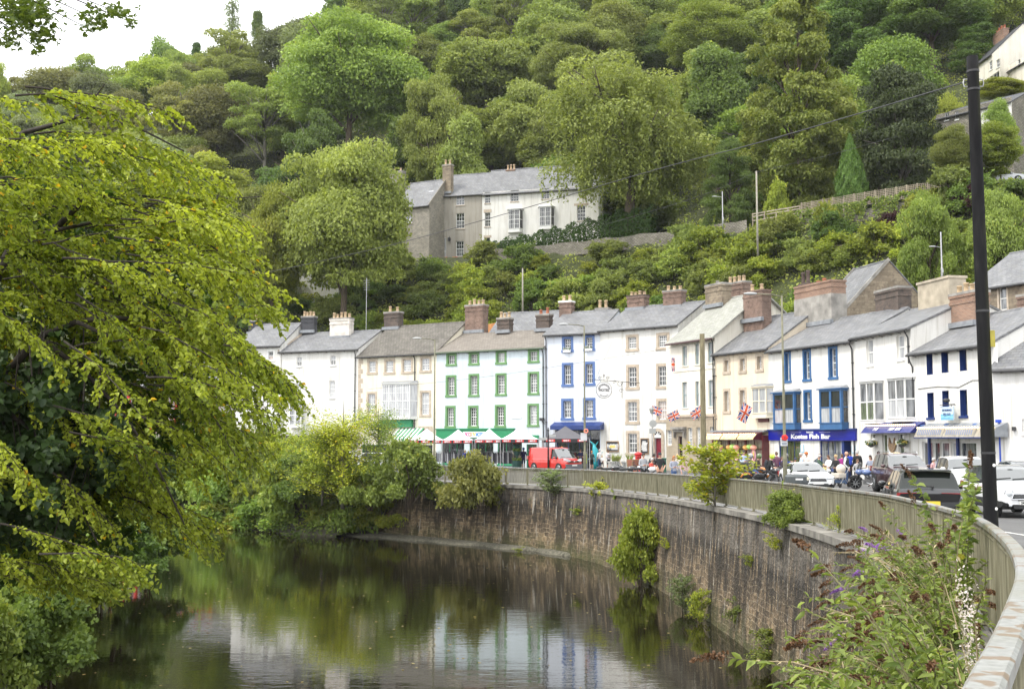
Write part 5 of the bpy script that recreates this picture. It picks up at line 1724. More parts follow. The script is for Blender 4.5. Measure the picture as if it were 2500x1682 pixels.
# == VEGETATION
BARK = bark_mat("bark_brown", (0.10, 0.075, 0.05))
BARK_D = bark_mat("bark_dark", (0.045, 0.036, 0.028))
BARK_G = bark_mat("bark_grey", (0.17, 0.155, 0.13))
LM = {
 'mid': leaf_mat("leaf_mid_green", (0.120, 0.186, 0.036), (0.294, 0.378, 0.082), yellow=(0.456, 0.456, 0.072)),
 'olive': leaf_mat("leaf_olive", (0.144, 0.184, 0.040), (0.328, 0.380, 0.092), yellow=(0.483, 0.437, 0.103)),
 'dark': leaf_mat("leaf_dark_green", (0.075, 0.125, 0.033), (0.188, 0.263, 0.062)),
 'pale': leaf_mat("leaf_pale_green", (0.151, 0.190, 0.047), (0.325, 0.370, 0.101)),
 'lime': leaf_mat("leaf_lime_green", (0.178, 0.230, 0.032), (0.385, 0.431, 0.071), yellow=(0.552, 0.483, 0.057)),
 'yellow': leaf_mat("leaf_yellow_green", (0.25, 0.31, 0.03), (0.50, 0.53, 0.06), trans=.45, yellow=(0.66, 0.5, 0.05), hue=.008, val=.15),
 'grey': leaf_mat("leaf_grey_green", (0.140, 0.175, 0.077), (0.266, 0.308, 0.140)),
 'brown': leaf_mat("leaf_brownish", (0.13, 0.14, 0.05), (0.30, 0.29, 0.10)),
 'yew': leaf_mat("leaf_yew", (0.021, 0.039, 0.012), (0.075, 0.102, 0.030), trans=.15),
 'cyp': leaf_mat("leaf_cypress", (0.05, 0.095, 0.016), (0.13, 0.205, 0.04), trans=.2),
 'bract': leaf_mat("leaf_bract_green", (0.11, 0.155, 0.025), (0.32, 0.36, 0.085), yellow=(0.42, 0.4, 0.12), hue=.002, val=.05),
 'strawg': leaf_mat("leaf_straw_green", (0.16, 0.165, 0.04), (0.36, 0.34, 0.11), yellow=(0.45, 0.38, 0.12)),
 'purple': leaf_mat("leaf_purple", (0.030, 0.012, 0.018), (0.075, 0.030, 0.040)),
 'weep': leaf_mat("leaf_weeping", (0.15, 0.195, 0.045), (0.35, 0.40, 0.11), yellow=(0.46, 0.46, 0.14), hue=.002, val=.05),
 'lindendark': leaf_mat("leaf_linden_shade", (0.036, 0.074, 0.014), (0.084, 0.144, 0.024)),  # darker copy of the linden leaf; inner crown shade put into the colour
 'linden': leaf_mat("leaf_linden", (0.12, 0.185, 0.02), (0.43, 0.49, 0.06), trans=.5, yellow=(0.74, 0.48, 0.03), hue=0, val=0, rough=.4),
 'maple': leaf_mat("leaf_maple", (0.050, 0.085, 0.015), (0.110, 0.150, 0.030), trans=.45, hue=0, val=0),
 'budd': leaf_mat("leaf_buddleia", (0.111, 0.169, 0.039), (0.286, 0.351, 0.091), yellow=(0.650, 0.494, 0.052), hue=0, val=0),
 'dead': leaf_mat("dead_panicle", (0.070, 0.036, 0.018), (0.170, 0.090, 0.045), trans=.1, hue=0, val=0),
 'straw': leaf_mat("dry_straw", (0.300, 0.250, 0.130), (0.450, 0.380, 0.220), trans=.2, hue=0, val=0),
 'mauve': leaf_mat("mauve_petals", (0.250, 0.120, 0.420), (0.380, 0.200, 0.580), trans=.3, hue=0, val=0),
 'pink': leaf_mat("pink_petals", (0.450, 0.200, 0.360), (0.620, 0.360, 0.520), trans=.3, hue=0, val=0),
 'fluff': leaf_mat("seed_fluff", (0.600, 0.520, 0.500), (0.750, 0.680, 0.660), trans=.3, hue=0, val=0),
}
def sph(n, rs):
 v = rs.normal(size=(n, 3))
 return unit(v)
def lobed(lobes, n, size, rs, up=.45, zmin=-.35, droop=.25, jitter=.65, inner=.12, width=.33):
 """leaf blades scattered through the outer shells of ellipsoid lobes [(cx,cy,cz,rx,ry,rz)]"""
 L = np.array(lobes, float)
 wgt = L[:, 3] * L[:, 4]
 ids = rs.choice(len(L), n, p=wgt / wgt.sum())
 d = sph(n, rs)
 bad = d[:, 2] < zmin
 d[bad, 2] *= -rs.uniform(.2, 1, bad.sum())
 d = unit(d)
 rad = np.where(rs.rand(n) < inner, rs.uniform(.2, .8, n), rs.uniform(.74, 1.1, n) + .22 * rs.rand(n) ** 4)
 Pt = L[ids, :3] + d * L[ids, 3:6] * rad[:, None]
 N = unit(d * .7 + rs.normal(size=(n, 3)) * jitter + np.array([0, 0, up]))
 D = rs.normal(size=(n, 3)) + d * .6 + np.array([0, 0, -droop])
 lt = rs.rand(len(L))
 tint = np.clip(.35 * lt[ids] + .65 * rs.rand(n), 0, 1)
 sz = size * rs.uniform(.65, 1.3, n)
 return Pt, N, D, sz, tint, width
def crown_mesh(name, data, mat, fold=False):
 Pt, N, D, sz, tint, wd = data
 return leaves(name, Pt, N, D, sz, tint, mat, wd, fold)
def limb_tree(h, spread, rs, base_r, fork=.35, n=9, lean=0.0):
 b = MB()
 top = Vector((lean, 0, h * .82))
 tp = [Vector((0, 0, -1.2)), Vector((0, 0, 0)), Vector((lean * .2 + rs.uniform(-.15, .15), rs.uniform(-.15, .15), h * fork * .6)), Vector((lean * .5, 0, h * fork)), top]
 b.tube(tp, [base_r * 1.5, base_r * 1.2, base_r * .9, base_r * .75, base_r * .2], 9)
 for k in range(n):
  a = 2 * math.pi * (k + rs.rand() * .6) / n
  z0 = h * rs.uniform(fork * .8, .62)
  r = spread * rs.uniform(.5, .85)
  p0 = Vector((lean * z0 / h * .8, 0, z0))
  p1 = p0 + Vector((math.cos(a) * r * .45, math.sin(a) * r * .45, h * .12))
  p2 = p0 + Vector((math.cos(a) * r, math.sin(a) * r, h * rs.uniform(.14, .26)))
  b.tube([p0, p1, p2], [base_r * .45, base_r * .28, base_r * .07], 6)
  p3 = p1 + Vector((math.cos(a + .7) * r * .4, math.sin(a + .7) * r * .4, h * .12))
  b.tube([p1, p3], [base_r * .24, base_r * .05], 5)
 return b
def broad_lobes(w, h, rs, n=44, z0=.30, flat=.62, top=1.0, lr=(.17, .30)):
 out = []
 cz, rz = h * (z0 + 1) / 2, h * (1 - z0) / 2
 bumps = sph(9, rs)
 while len(out) < n:
  d = sph(1, rs)[0]
  f = rs.uniform(.35, .86) ** .6 * (.74 + .36 * max(0, float((bumps @ d).max())) ** 5)
  p = d * np.array([w / 2, w / 2, rz]) * f
  if p[2] < -rz * .72:
   continue
  r = w * rs.uniform(*lr) * (1.05 - .25 * abs(p[2] / rz))
  p = p * (1 - r / (w * .9))
  out.append((p[0], p[1], cz + p[2], r, r, r * flat))
 return out
PROTO = {}
USED = {}
def proto(kind, name, crown, trunk, cmat, bark=None):
 t = thing(name, "tree", "tree")
 if trunk is not None:
  trunk.build("trunk", bark or BARK, t, smooth=True)
 me = crown_mesh("crown", crown, cmat) if isinstance(crown, tuple) else crown
 link_mesh("crown", me, t)
 PROTO[kind] = t
 USED[kind] = 0
def place(kind, X, Y, Z, w, h, label, cat="tree", group=None, colour=None, rz=None, name=None):
 """w, h are factors on the prototype's own size"""
 t = PROTO[kind]
 rz = rnd.uniform(0, 6.28) if rz is None else rz
 if USED[kind] == 0 and not name:
  t.location, t.rotation_euler, t.scale = (X, Y, Z), (0, 0, rz), (w, w, h)
  r = t
 else:
  r = dup(t, (X, Y, Z), rz, (w, w, h))
  if name:
   old = r.name
   r.name = name
   KIDS[r.name] = KIDS.pop(old)
  for kk in ("group",):
   if kk in r:
    del r[kk]
 if not name:
  USED[kind] += 1
 tag(r, label, cat, group)
 if colour:
  for c in KIDS[r.name]:
   if c.name.split(".")[0] == "crown":
    c.material_slots[0].link = 'OBJECT'
    c.material_slots[0].material = LM[colour]
 return r
for k, (sd, n, z0, flat, lr) in enumerate(((1, 60, .08, .66, (.12, .22)), (2, 52, .05, .76, (.13, .23)), (3, 80, .10, .58, (.09, .18)), (4, 44, .12, .72, (.15, .26)))):
 rs = np.random.RandomState(sd)
 proto("far%d" % k, "broadleaf_tree", lobed(broad_lobes(13, 15, rs, n, z0, flat, lr=lr), 33000, .37, rs), limb_tree(15, 6.5, rs, .30), LM['mid'])
for k, (sd, n, z0, flat, lr) in enumerate(((11, 75, .20, .55, (.09, .19)), (12, 95, .14, .50, (.08, .16)))):
 rs = np.random.RandomState(sd)
 proto("big%d" % k, "broadleaf_tree", lobed(broad_lobes(20, 22, rs, n, z0, flat, lr=lr), 66000, .37, rs), limb_tree(22, 10, rs, .45, n=12), LM['mid'])
rs = np.random.RandomState(15)
proto("far4", "broadleaf_tree", lobed(broad_lobes(7.5, 19, rs, 60, .06, .9, lr=(.14, .26)), 26000, .36, rs, jitter=.8), limb_tree(19, 3.4, rs, .26), LM['mid'])
rs = np.random.RandomState(16)
proto("far5", "broadleaf_tree", lobed(broad_lobes(14, 17, rs, 46, .22, .45, lr=(.06, .15)), 15000, .36, rs, inner=.05, jitter=.8), limb_tree(17, 6.6, rs, .36, .25, 16), LM['mid'], BARK_G)
rs = np.random.RandomState(21)
lob = []
for i in range(210):
 z = rs.uniform(.08, .97)
 R_ = 8.8 * math.sin(math.pi * min(1, (z * .86 + .14))) ** .55 * (1.05 - .3 * z)
 a = rs.uniform(0, 6.28)
 r = rs.uniform(.8, 1.75) * (1.15 - .45 * z)
 f = rs.uniform(.35, 1.0)
 lob.append((math.cos(a) * R_ * f, math.sin(a) * R_ * f, z * 27, r, r, r * .75))
proto("linden", "linden_tree", lobed(lob, 76000, .40, rs, droop=.7), limb_tree(27, 7, rs, .5, .2, 14), LM['lime'])
rs = np.random.RandomState(31)
lob = broad_lobes(21, 25, rs, 64, .10, .75, lr=(.07, .15))
P0, N0, D0, s0, t0, _w = lobed(lob, 26000, .42, rs, droop=.7)
st = []
for i in range(2000):
 L = lob[rs.randint(len(lob))]
 d = sph(1, rs)[0]
 d[2] = abs(d[2]) * .5 - .15
 p = np.array(L[:3]) + unit(d) * np.array(L[3:]) * rs.uniform(.8, 1.1)
 ln_ = rs.uniform(1.2, 4.2)
 k = int(ln_ / .2)
 t_ = rs.rand() * .6
 for j in range(k):
  st.append((p[0] + rs.normal() * .07, p[1] + rs.normal() * .07, p[2] - j * .2, t_ + rs.rand() * .4))
st = np.array(st)
st = st[st[:, 2] > 2.0]
ns = len(st)
data = (np.concatenate([P0, st[:, :3]]), np.concatenate([N0, rs.normal(size=(ns, 3))]), np.concatenate([D0, rs.normal(size=(ns, 3)) * .4 + [0, 0, -1]]),
  np.concatenate([s0, rs.uniform(.28, .5, ns)]), np.concatenate([t0, st[:, 3]]), .24)
proto("weep", "weeping_tree", data, limb_tree(25, 10, rs, .6, .25, 12), LM['weep'])
rs = np.random.RandomState(41)
lob = []
for i in range(120):
 z = rs.uniform(.04, .98)
 R_ = 8.0 * (1 - z ** 2.2) ** .55
 a = rs.uniform(0, 6.28)
 f = rs.uniform(.4, 1.0)
 r = rs.uniform(.9, 1.7)
 lob.append((math.cos(a) * R_ * f, math.sin(a) * R_ * f, z * 16, r * 1.2, r * 1.2, r * .5))
proto("yew", "yew_tree", lobed(lob, 42000, .42, rs, up=.2, droop=.9, width=.2), limb_tree(16, 7, rs, .5, .15, 12), LM['yew'], BARK_D)
rs = np.random.RandomState(51)
n = 16000
z = rs.beta(1.3, 1.5, n)
prof = np.interp(z, [0, .04, .15, .3, .5, .7, .85, .95, 1], [.35, .75, 1, .98, .8, .5, .27, .1, .02])
a = rs.uniform(0, 6.28, n)
lump = 1 + .12 * np.sin(a * 5 + z * 17) + .08 * np.sin(a * 11 - z * 29)
rr = 1.65 * prof * lump * rs.uniform(.82, 1.03, n)
Pt = np.stack([np.cos(a) * rr, np.sin(a) * rr, z * 6 + .3], 1)
N = np.stack([np.cos(a), np.sin(a), .15 + 0 * a], 1) + rs.normal(size=(n, 3)) * .5
D = np.stack([np.cos(a) * .3, np.sin(a) * .3, 1 + 0 * a], 1) + rs.normal(size=(n, 3)) * .3
tb = MB().tube([(0, 0, -.8), (0, 0, .5), (0, 0, 4.5)], [.16, .13, .04], 7)
proto("cypress", "cypress_tree", (Pt, N, D, rs.uniform(.14, .28, n), rs.rand(n), .22), tb, LM['cyp'])
rs = np.random.RandomState(61)
lob = []
for i in range(34):
 z = .25 + .74 * (i / 33)
 R_ = 3.6 * (1.08 - z) + .5
 for q in range(2):
  a = rs.uniform(0, 6.28)
  f = rs.uniform(.4, 1)
  lob.append((math.cos(a) * R_ * f, math.sin(a) * R_ * f, z * 16, 1.1, 1.1, .28))
tb = MB().tube([(0, 0, -1), (0, 0, 8), (0, 0, 16)], [.32, .24, .05], 7)
for L in lob[::2]:
 tb.tube([(0, 0, L[2] - .3), L[:3]], [.07, .02], 4)
proto("pine", "pine_tree", lobed(lob, 5200, .42, rs, zmin=-.9, width=.16), tb, LM['grey'], BARK_D)
rs = np.random.RandomState(62)
lob = []
for i in range(120):
 z = rs.uniform(.05, 1)
 R_ = 4.2 * (1.03 - z) ** .8
 a = rs.uniform(0, 6.28)
 f = rs.uniform(.5, 1)
 lob.append((math.cos(a) * R_ * f, math.sin(a) * R_ * f, z * 15, 1.0, 1.0, .35))
proto("conifer", "conifer_tree", lobed(lob, 17000, .42, rs, up=.1, droop=.8, zmin=-.6, width=.18), MB().tube([(0, 0, -1), (0, 0, 15)], [.3, .05], 7), LM['dark'], BARK_D)
for k, sd in enumerate((71, 72, 73)):
 rs = np.random.RandomState(sd)
 lob = []
 for i in range(30):
  a, f, z = rs.uniform(0, 6.28), rs.uniform(.1, 1.25) ** .7, rs.uniform(.10, 1)
  R_ = 1.75 * math.sqrt(max(.05, 1 - (z - .25) ** 2 * 1.3))
  r = rs.uniform(.35, .72)
  lob.append((math.cos(a) * R_ * f, math.sin(a) * R_ * f, z * 2.6 * rs.uniform(.8, 1.12), r, r, r * .75))
 b = MB()
 for i in range(9):
  L = lob[i * 3]
  b.tube([(rs.normal() * .12, rs.normal() * .12, -.4), (L[0] * .4, L[1] * .4, L[2] * .55), L[:3]], [.05, .035, .012], 5)
 Pt, N, D, sz, tint, wd = lobed(lob, 8500, .21, rs, zmin=-.6, inner=.2, jitter=.9)
 sp_ = [[], []]
 for q in range(70):
  L = lob[rs.randint(len(lob))]
  d = unit(sph(1, rs)[0] * [1, 1, .6] + [0, 0, .55])
  p = np.array(L[:3]) + d * L[3] * .8
  for j in range(16):
   p = p + d * rs.uniform(.03, .065)
   d = unit(d + [0, 0, -.05])
   sp_[0].append(p + rs.normal(size=3) * .035)
   sp_[1].append(d + rs.normal(size=3) * .8)
 e_ = len(sp_[0])
 Pt, D = np.concatenate([Pt, sp_[0]]), np.concatenate([D, sp_[1]])
 N = np.concatenate([N, rs.normal(size=(e_, 3)) + [0, 0, .6]])
 sz, tint = np.concatenate([sz, rs.uniform(.12, .24, e_)]), np.concatenate([tint, rs.uniform(.4, 1, e_)])
 me = crown_mesh("crown", (Pt, N, D, sz, tint, wd), LM['mid'])
 t = thing("bush", "bush", "bush")
 b.build("stems", BARK, t, smooth=True)
 link_mesh("crown", me, t)
 PROTO["bush%d" % k], USED["bush%d" % k] = t, 0
for k, (sd, nn) in enumerate(((81, 1500), (82, 3000), (83, 9500))):
 sc_ = 2.6 if k == 2 else 1.0
 nb_ = (16, 34, 95)[k]
 rs = np.random.RandomState(sd)
 b = MB()
 pts, dirs = [], []
 for i in range(nb_):
  a = rs.uniform(0, 6.28)
  z0 = rs.uniform(.2, 2.9)
  ln_ = rs.uniform(.7, 1.6) * (1.15 - z0 / 5)
  p0 = np.array([0, 0, z0])
  d = unit(np.array([math.cos(a), math.sin(a), rs.uniform(.35, .9)]))
  p1 = p0 + d * ln_ * .6
  p2 = p1 + unit(d + [0, 0, -.15]) * ln_ * .6
  b.tube([p0 * sc_, p1 * sc_, p2 * sc_], [.022 * sc_ ** .5, .014, .005], 4)
  for q in range(nn // nb_):
   t_ = rs.uniform(.15, 1.05)
   p = p0 + (p1 - p0) * min(1, t_ * 2) if t_ < .5 else p1 + (p2 - p1) * (t_ - .5) * 2
   pts.append((p + rs.normal(size=3) * .1) * sc_)
   dirs.append(d + rs.normal(size=3) * .7 + [0, 0, -.3])
 b.tube([(0, 0, -.4), (.04 * sc_, 0, 1.2 * sc_), (0, .03, 2.4 * sc_), (.02, 0, 3.7 * sc_)], [.045 * sc_, .035 * sc_, .025 * sc_, .006], 6)
 pts, dirs = np.array(pts), np.array(dirs)
 me = crown_mesh("crown", (pts, rs.normal(size=pts.shape) * .6 + [0, 0, .8], dirs, rs.uniform(.11, .20, len(pts)), rs.rand(len(pts)), .33), LM['lime'])
 t = thing("sapling", "sapling", "sapling")
 b.build("stem", BARK_G, t, smooth=True)
 link_mesh("crown", me, t)
 PROTO[("sap0", "sap1", "yng")[k]], USED[("sap0", "sap1", "yng")[k]] = t, 0
DIM = {"far": (13, 15), "big": (20, 22), "linden": (17, 27), "weep": (22, 25), "yew": (17, 16.6), "cypress": (3.4, 6.4), "pine": (8, 16.4), "conifer": (9, 15.4), "bush": (4.1, 3.1), "sap": (2.9, 4.0), "yng": (7.5, 10.4)}
def put(kind, xc, ytop, wpx, Y, label, cat="tree", colour=None, group=None, ybot=None, name=None, rz=None, hmin=1.0):
 """stand a plant so that it spans wpx photo pixels with its top at ytop, rooted on the hill (or at ybot)"""
 X = (xc - 1250) / F * Y
 Zg = float(T(X, Y)) if ybot is None else at(xc, ybot, Y).z
 zt = at(xc, ytop, Y).z
 dw, dh = DIM[kind.rstrip("0123456789")]
 return place(kind, X, Y, Zg, wpx / F * Y / dw, max(hmin, zt - Zg) / dh, label, cat, group, colour, rz, name)
def col_Y(x, d):
 """depth at which photo column x crosses the line d metres behind the foot of the hill"""
 Ys = np.arange(60, 260, .25)
 dd = toe_dist((x - 1250) / F * Ys, Ys)
 return float(Ys[np.argmax(dd > d)])
occupied = []
def spec(kind, xc, ytop, wpx, Y, label, colour=None, **kw):
 occupied.append(((xc - 1250) / F * Y, Y, wpx / F * Y * .42))
 return put(kind, xc, ytop, wpx, Y, label, colour=colour, **kw)
spec("big0", 845, 12, 400, 214, "huge dark spreading tree in the middle of the hillside", 'mid')
spec("big1", 1062, 128, 215, 192, "rounded olive tree above the roofs of the upper terrace", 'olive')
spec("far2", 1185, 48, 260, 222, "broad olive tree behind the rounded one on the hillside", 'olive')
spec("far0", 1335, -10, 250, 235, "dark topped tree near the upper edge of the hillside", 'olive')
spec("big1", 1425, 35, 290, 212, "tall pale green ash like tree left of the weeping tree", 'pale')
spec("weep", 1545, 85, 520, 149, "great weeping tree hanging over the white house of the upper terrace", 'weep')
spec("big0", 1738, -5, 240, 214, "bright yellow green tree behind the weeping tree", 'lime')
spec("linden", 1965, -25, 310, col_Y(1965, 42), "very tall linden with pale hanging clusters right of the weeping tree", 'bract')
spec("yew", 2215, 150, 310, col_Y(2215, 40), "broad dark yew above the trellis fence", 'yew')
spec("yew", 1790, 330, 150, col_Y(1790, 31), "small dark yew beside the post and rail fence", 'dark')
spec("cypress", 2090, 328, 76, col_Y(2090, 29.5), "bright green teardrop shaped cypress behind the trellis fence", 'cyp')
spec("big0", 838, 318, 400, 146, "large olive tree standing in front of the left end of the upper terrace", 'olive')
spec("big1", 660, 400, 230, 150, "bushy light green tree left of the large olive tree", 'lime')
spec("big1", 2280, 405, 190, 99, "rounded mid green tree on the bank left of the big black pole", 'mid')
spec("big0", 2455, 440, 200, 96, "bushy green tree on the bank right of the big black pole", 'olive')
spec("big1", 2110, -40, 330, 190, "dark green tree at the top right behind the linden", 'dark')
spec("big0", 2300, -60, 330, 186, "dark olive tree at the top right above the cream house", 'dark')
spec("conifer", 2415, 20, 150, 178, "blue green conifer beside the cream hillside house", 'dark')
spec("far1", 2060, 175, 150, 160, "grey green birch like tree between the linden and the yew", 'grey')
spec("pine", 548, -6, 95, 330, "tall thin pine standing out on the skyline", 'grey')
spec("conifer", 612, 28, 80, 320, "dark conifer on the skyline right of the thin pine", 'dark')
spec("far0", 375, 70, 130, 325, "rounded tree standing out on the skyline", 'mid')
spec("conifer", 460, 105, 70, 300, "bright green conifer on the skyline between the rounded tree and the pine", 'cyp')
spec("conifer", 510, 118, 60, 298, "short bright green conifer beside its taller twin on the skyline", 'cyp')
spec("far3", 560, 85, 100, 300, "yellowish green tree below the thin skyline pine", 'lime')
spec("far1", 95, 150, 190, 280, "brownish tree at the far left of the hillside", 'brown')
spec("far2", 700, 15, 190, 262, "pale feathery tree where the hill meets the sky", 'grey')
spec("far1", 760, 40, 200, 250, "grey green willowy tree right of the skyline slope", 'grey')
spec("big0", 2462, 232, 100, 126, "leafy green tree in front of the white wing of the cottage", 'mid')
spec("big1", 2430, 285, 200, 122, "yellowish tree beside the folly behind the big black pole", 'lime')
spec("big0", 2345, 300, 125, 120, "olive tree between the yew and the big black pole", 'olive')
spec("far3", 2340, 215, 100, 150, "bright bush like tree above the cottage roof", 'lime')
spec("big1", 2470, 180, 140, 160, "bamboo like green clump below the cream hillside house", 'lime')
for c in ((2425, 172, 9), (2520, 166, 9), (2405, 142, 10), (2480, 141, 5), (1110, 168, 9), (1320, 166, 12), (1000, 168, 8), (770, 160, 5)):
 occupied.append(((c[0] - 1250) / F * c[1], c[1], c[2]))
kinds = ["mid", "olive", "dark", "pale", "brown", "lime"]
words = {"mid": "mid green", "olive": "olive green", "dark": "dark green", "pale": "pale green", "brown": "brownish green", "lime": "yellow green", "grey": "grey green"}
rw_ = random.Random(3)
cnt = 0
sp = 11.7
cand = []
for iy, Yb in enumerate(np.arange(132, 440, sp)):
 for Xb in np.arange(-215, 150, sp):
  X, Y = Xb + rw_.uniform(-.42, .42) * sp + (iy % 2) * sp / 2, Yb + rw_.uniform(-.42, .42) * sp
  cand.append((X, Y))
for X, Y in cand:
 d = float(toe_dist(X, Y))
 px = 1250 + X / Y * F
 if d < 49 or px < -130 or px > 2630:
  continue
 if (px > 2360 and Y < 178) or (2290 < px and Y < 142):
  continue
 Z = float(T(X, Y))
 yb = 1070 - (Z - EYE) / Y * F
 if yb < -30 or (px < 380 and yb > 640) or (d > 190 and px < 600):
  continue
 if any((X - a) ** 2 + (Y - b) ** 2 < (r + 1.5) ** 2 for a, b, r in occupied):
  continue
 q = math.sin(X * .06 + 1) + math.cos(Y * .05) + rw_.uniform(-1, 1)
 if px > 1900:
  col = rw_.choice(["dark", "dark", "mid", "olive", "mid"])
 elif px < 640:
  col = rw_.choice(["mid", "pale", "olive", "brown", "grey", "pale", "lime"])
 else:
  col = "olive" if q > .8 else ("dark" if q < -1.2 else rw_.choice(["mid", "mid", "olive", "dark", "pale"]))
 w = rw_.uniform(.92, 1.42)
 where = "left" if px < 640 else ("right" if px > 1900 else "middle")
 place(rw_.choice(["far0", "far1", "far2", "far3", "far0", "far2", "far4", "far4", "far5", "far5"]), X, Y, Z - .8, w, rw_.choice([.85, 1.0, 1.15, 1.45]) * rw_.uniform(.9, 1.12),
  words[col] + " rounded tree in the " + where + " of the steep wooded hillside", "tree", "trees of the wooded hillside", col)
 cnt += 1
print("WOOD", cnt)
cb_ = 0
sp = 3.1
for iy, Yb in enumerate(np.arange(70, 200, sp)):
 for Xb in np.arange(-62, 75, sp):
  X, Y = Xb + rw_.uniform(-.4, .4) * sp, Yb + rw_.uniform(-.4, .4) * sp
  d = float(toe_dist(X, Y))
  if not 2.5 < d < 26.3:
   continue
  px = 1250 + X / Y * F
  Z = float(T(X, Y))
  py = 1070 - (Z - EYE) / Y * F
  if py > 815 or px < 470 or px > 2560 or (px > 1950 and 470 < py < 565 and px < 2200):
   continue
  q = math.sin(px * .011 + 2) + math.sin(py * .03 + px * .004)
  col = rw_.choice(["lime", "lime", "pale", "olive"]) if q > .35 else rw_.choice(["mid", "olive", "pale", "lime", "dark"])
  if px < 1000 and rw_.random() < .6:
   col = rw_.choice(["mid", "dark", "lime"])
  if px > 2250 and py > 560:
   col = rw_.choice(["olive", "lime", "lime"])
  s_ = rw_.uniform(.7, 1.5)
  place("bush%d" % rw_.randint(0, 2), X, Y, Z - .35, s_, s_ * rw_.uniform(.65, 1.15),
   words[col] + " bush on the steep bank between the street roofs and the upper terrace", "bush", "bushes of the steep bank", col)
  cb_ += 1
print("BUSH", cb_)
rs = np.random.RandomState(88)
gx_, gy_ = rs.uniform(-100, 85, 380000), rs.uniform(60, 255, 380000)
dd_ = toe_dist(gx_, gy_)
px_ = 1250 + gx_ / gy_ * F
k = (dd_ > 1.5) & (dd_ < 120) & ((dd_ < 26.3) | (dd_ > 46)) & (px_ > 350) & (px_ < 2540)
k &= (dd_ < 27) | (rs.rand(len(gx_)) < .45)
gx_, gy_ = gx_[k], gy_[k]
hz_ = np.clip(.55 + .5 * np.sin(gx_ * .9 + np.cos(gy_ * .6) * 2) + .35 * np.sin(gy_ * 1.7), .1, 1.5) * rs.rand(len(gx_))
n = len(gx_)
patch = np.clip(.5 + .45 * np.sin(gx_ * .35 + 1) * np.cos(gy_ * .28) + rs.normal(0, .18, n), 0, .95)
ug = link_mesh("undergrowth", leaves("undergrowth", np.stack([gx_, gy_, T(gx_, gy_) + hz_ - .1], 1), rs.normal(size=(n, 3)) * .6 + [-.1, -.5, .8], rs.normal(size=(n, 3)) + [0, 0, .3], rs.uniform(.22, .5, n), patch,
           leaf_mat("leaf_undergrowth", (0.15, 0.21, 0.04), (0.44, 0.48, 0.11), hue=0, val=0), .36))
tag(ug, "brambles and nettles covering the steep bank behind the street", "undergrowth", kind='stuff')
ci = rs.randint(i_end - 3, len(curve) - 90, 26000)
oo = rs.uniform(-4.3, 2.2, 26000)
PP = curve[ci] - nl[ci] * oo[:, None] + rs.normal(0, .25, (26000, 2))
zz = np.interp(oo, [-4.2, -2.6, -1, 0, 2.2], [0, 1.0, 2.9, 3.95, 3.95]) + rs.rand(26000) ** 1.5 * (1.0 + .7 * np.sin(ci * .21) + .4 * np.sin(ci * .53))
n = len(zz)
tag(link_mesh("bank_tangle", leaves("bank_tangle", np.column_stack([PP, zz]), rs.normal(size=(n, 3)) * .6 + [.2, -.5, .8], rs.normal(size=(n, 3)) + [0, 0, -.3], rs.uniform(.14, .32, n), np.clip(.45 + .4 * np.sin(ci * .17 + oo) + rs.normal(0, .2, n), 0, 1),
          leaf_mat("leaf_tangle", (0.05, 0.085, 0.018), (0.22, 0.27, 0.055), hue=0, val=0), .36)),
 "brambles, nettles and trailing growth covering the far river bank", "undergrowth", kind='stuff')
def along(x0, x1, d, n):
 out = []
 for x in np.linspace(x0, x1, n):
  Y = col_Y(x, d)
  out.append(((x - 1250) / F * Y, Y, x))
 return out
pts = along(1190, 1600, 28.6, 60)
rs = np.random.RandomState(91)
HP, HN = [], []
for i in range(15000):
 a = rs.uniform(0, len(pts) - 1.01)
 k = int(a)
 p = np.array(pts[k][:2]) * (1 - a + k) + np.array(pts[k + 1][:2]) * (a - k)
 xx = np.interp(a, range(len(pts)), [q[2] for q in pts])
 top = 1.3 + 2.6 * np.clip((xx - 1190) / 330, 0, 1) + .35 * math.sin(a * 1.1) + .2 * math.sin(a * 2.7)
 t = rs.uniform(0, 2 * math.pi)
 lump = 1 + .15 * math.sin(a * 3.1 + t)
 HP.append((p[0] + math.cos(t) * .55 * lump, p[1] + math.cos(t) * .9 * lump, float(T(p[0], p[1])) + top * .5 + math.sin(t) * top * .52))
 HN.append((math.cos(t) * .4, math.cos(t) - .3, math.sin(t) + .3))
HP, HN = np.array(HP), np.array(HN) + rs.normal(size=(15000, 3)) * .6
tag(link_mesh("hedge", leaves("hedge", HP, HN, rs.normal(size=HP.shape), rs.uniform(.18, .36, 15000), rs.rand(15000), leaf_mat("leaf_hedge", (0.03, 0.07, 0.012), (0.085, 0.15, 0.022)))),
 "dense dark green hedge along the terrace in front of the white house", "hedge")
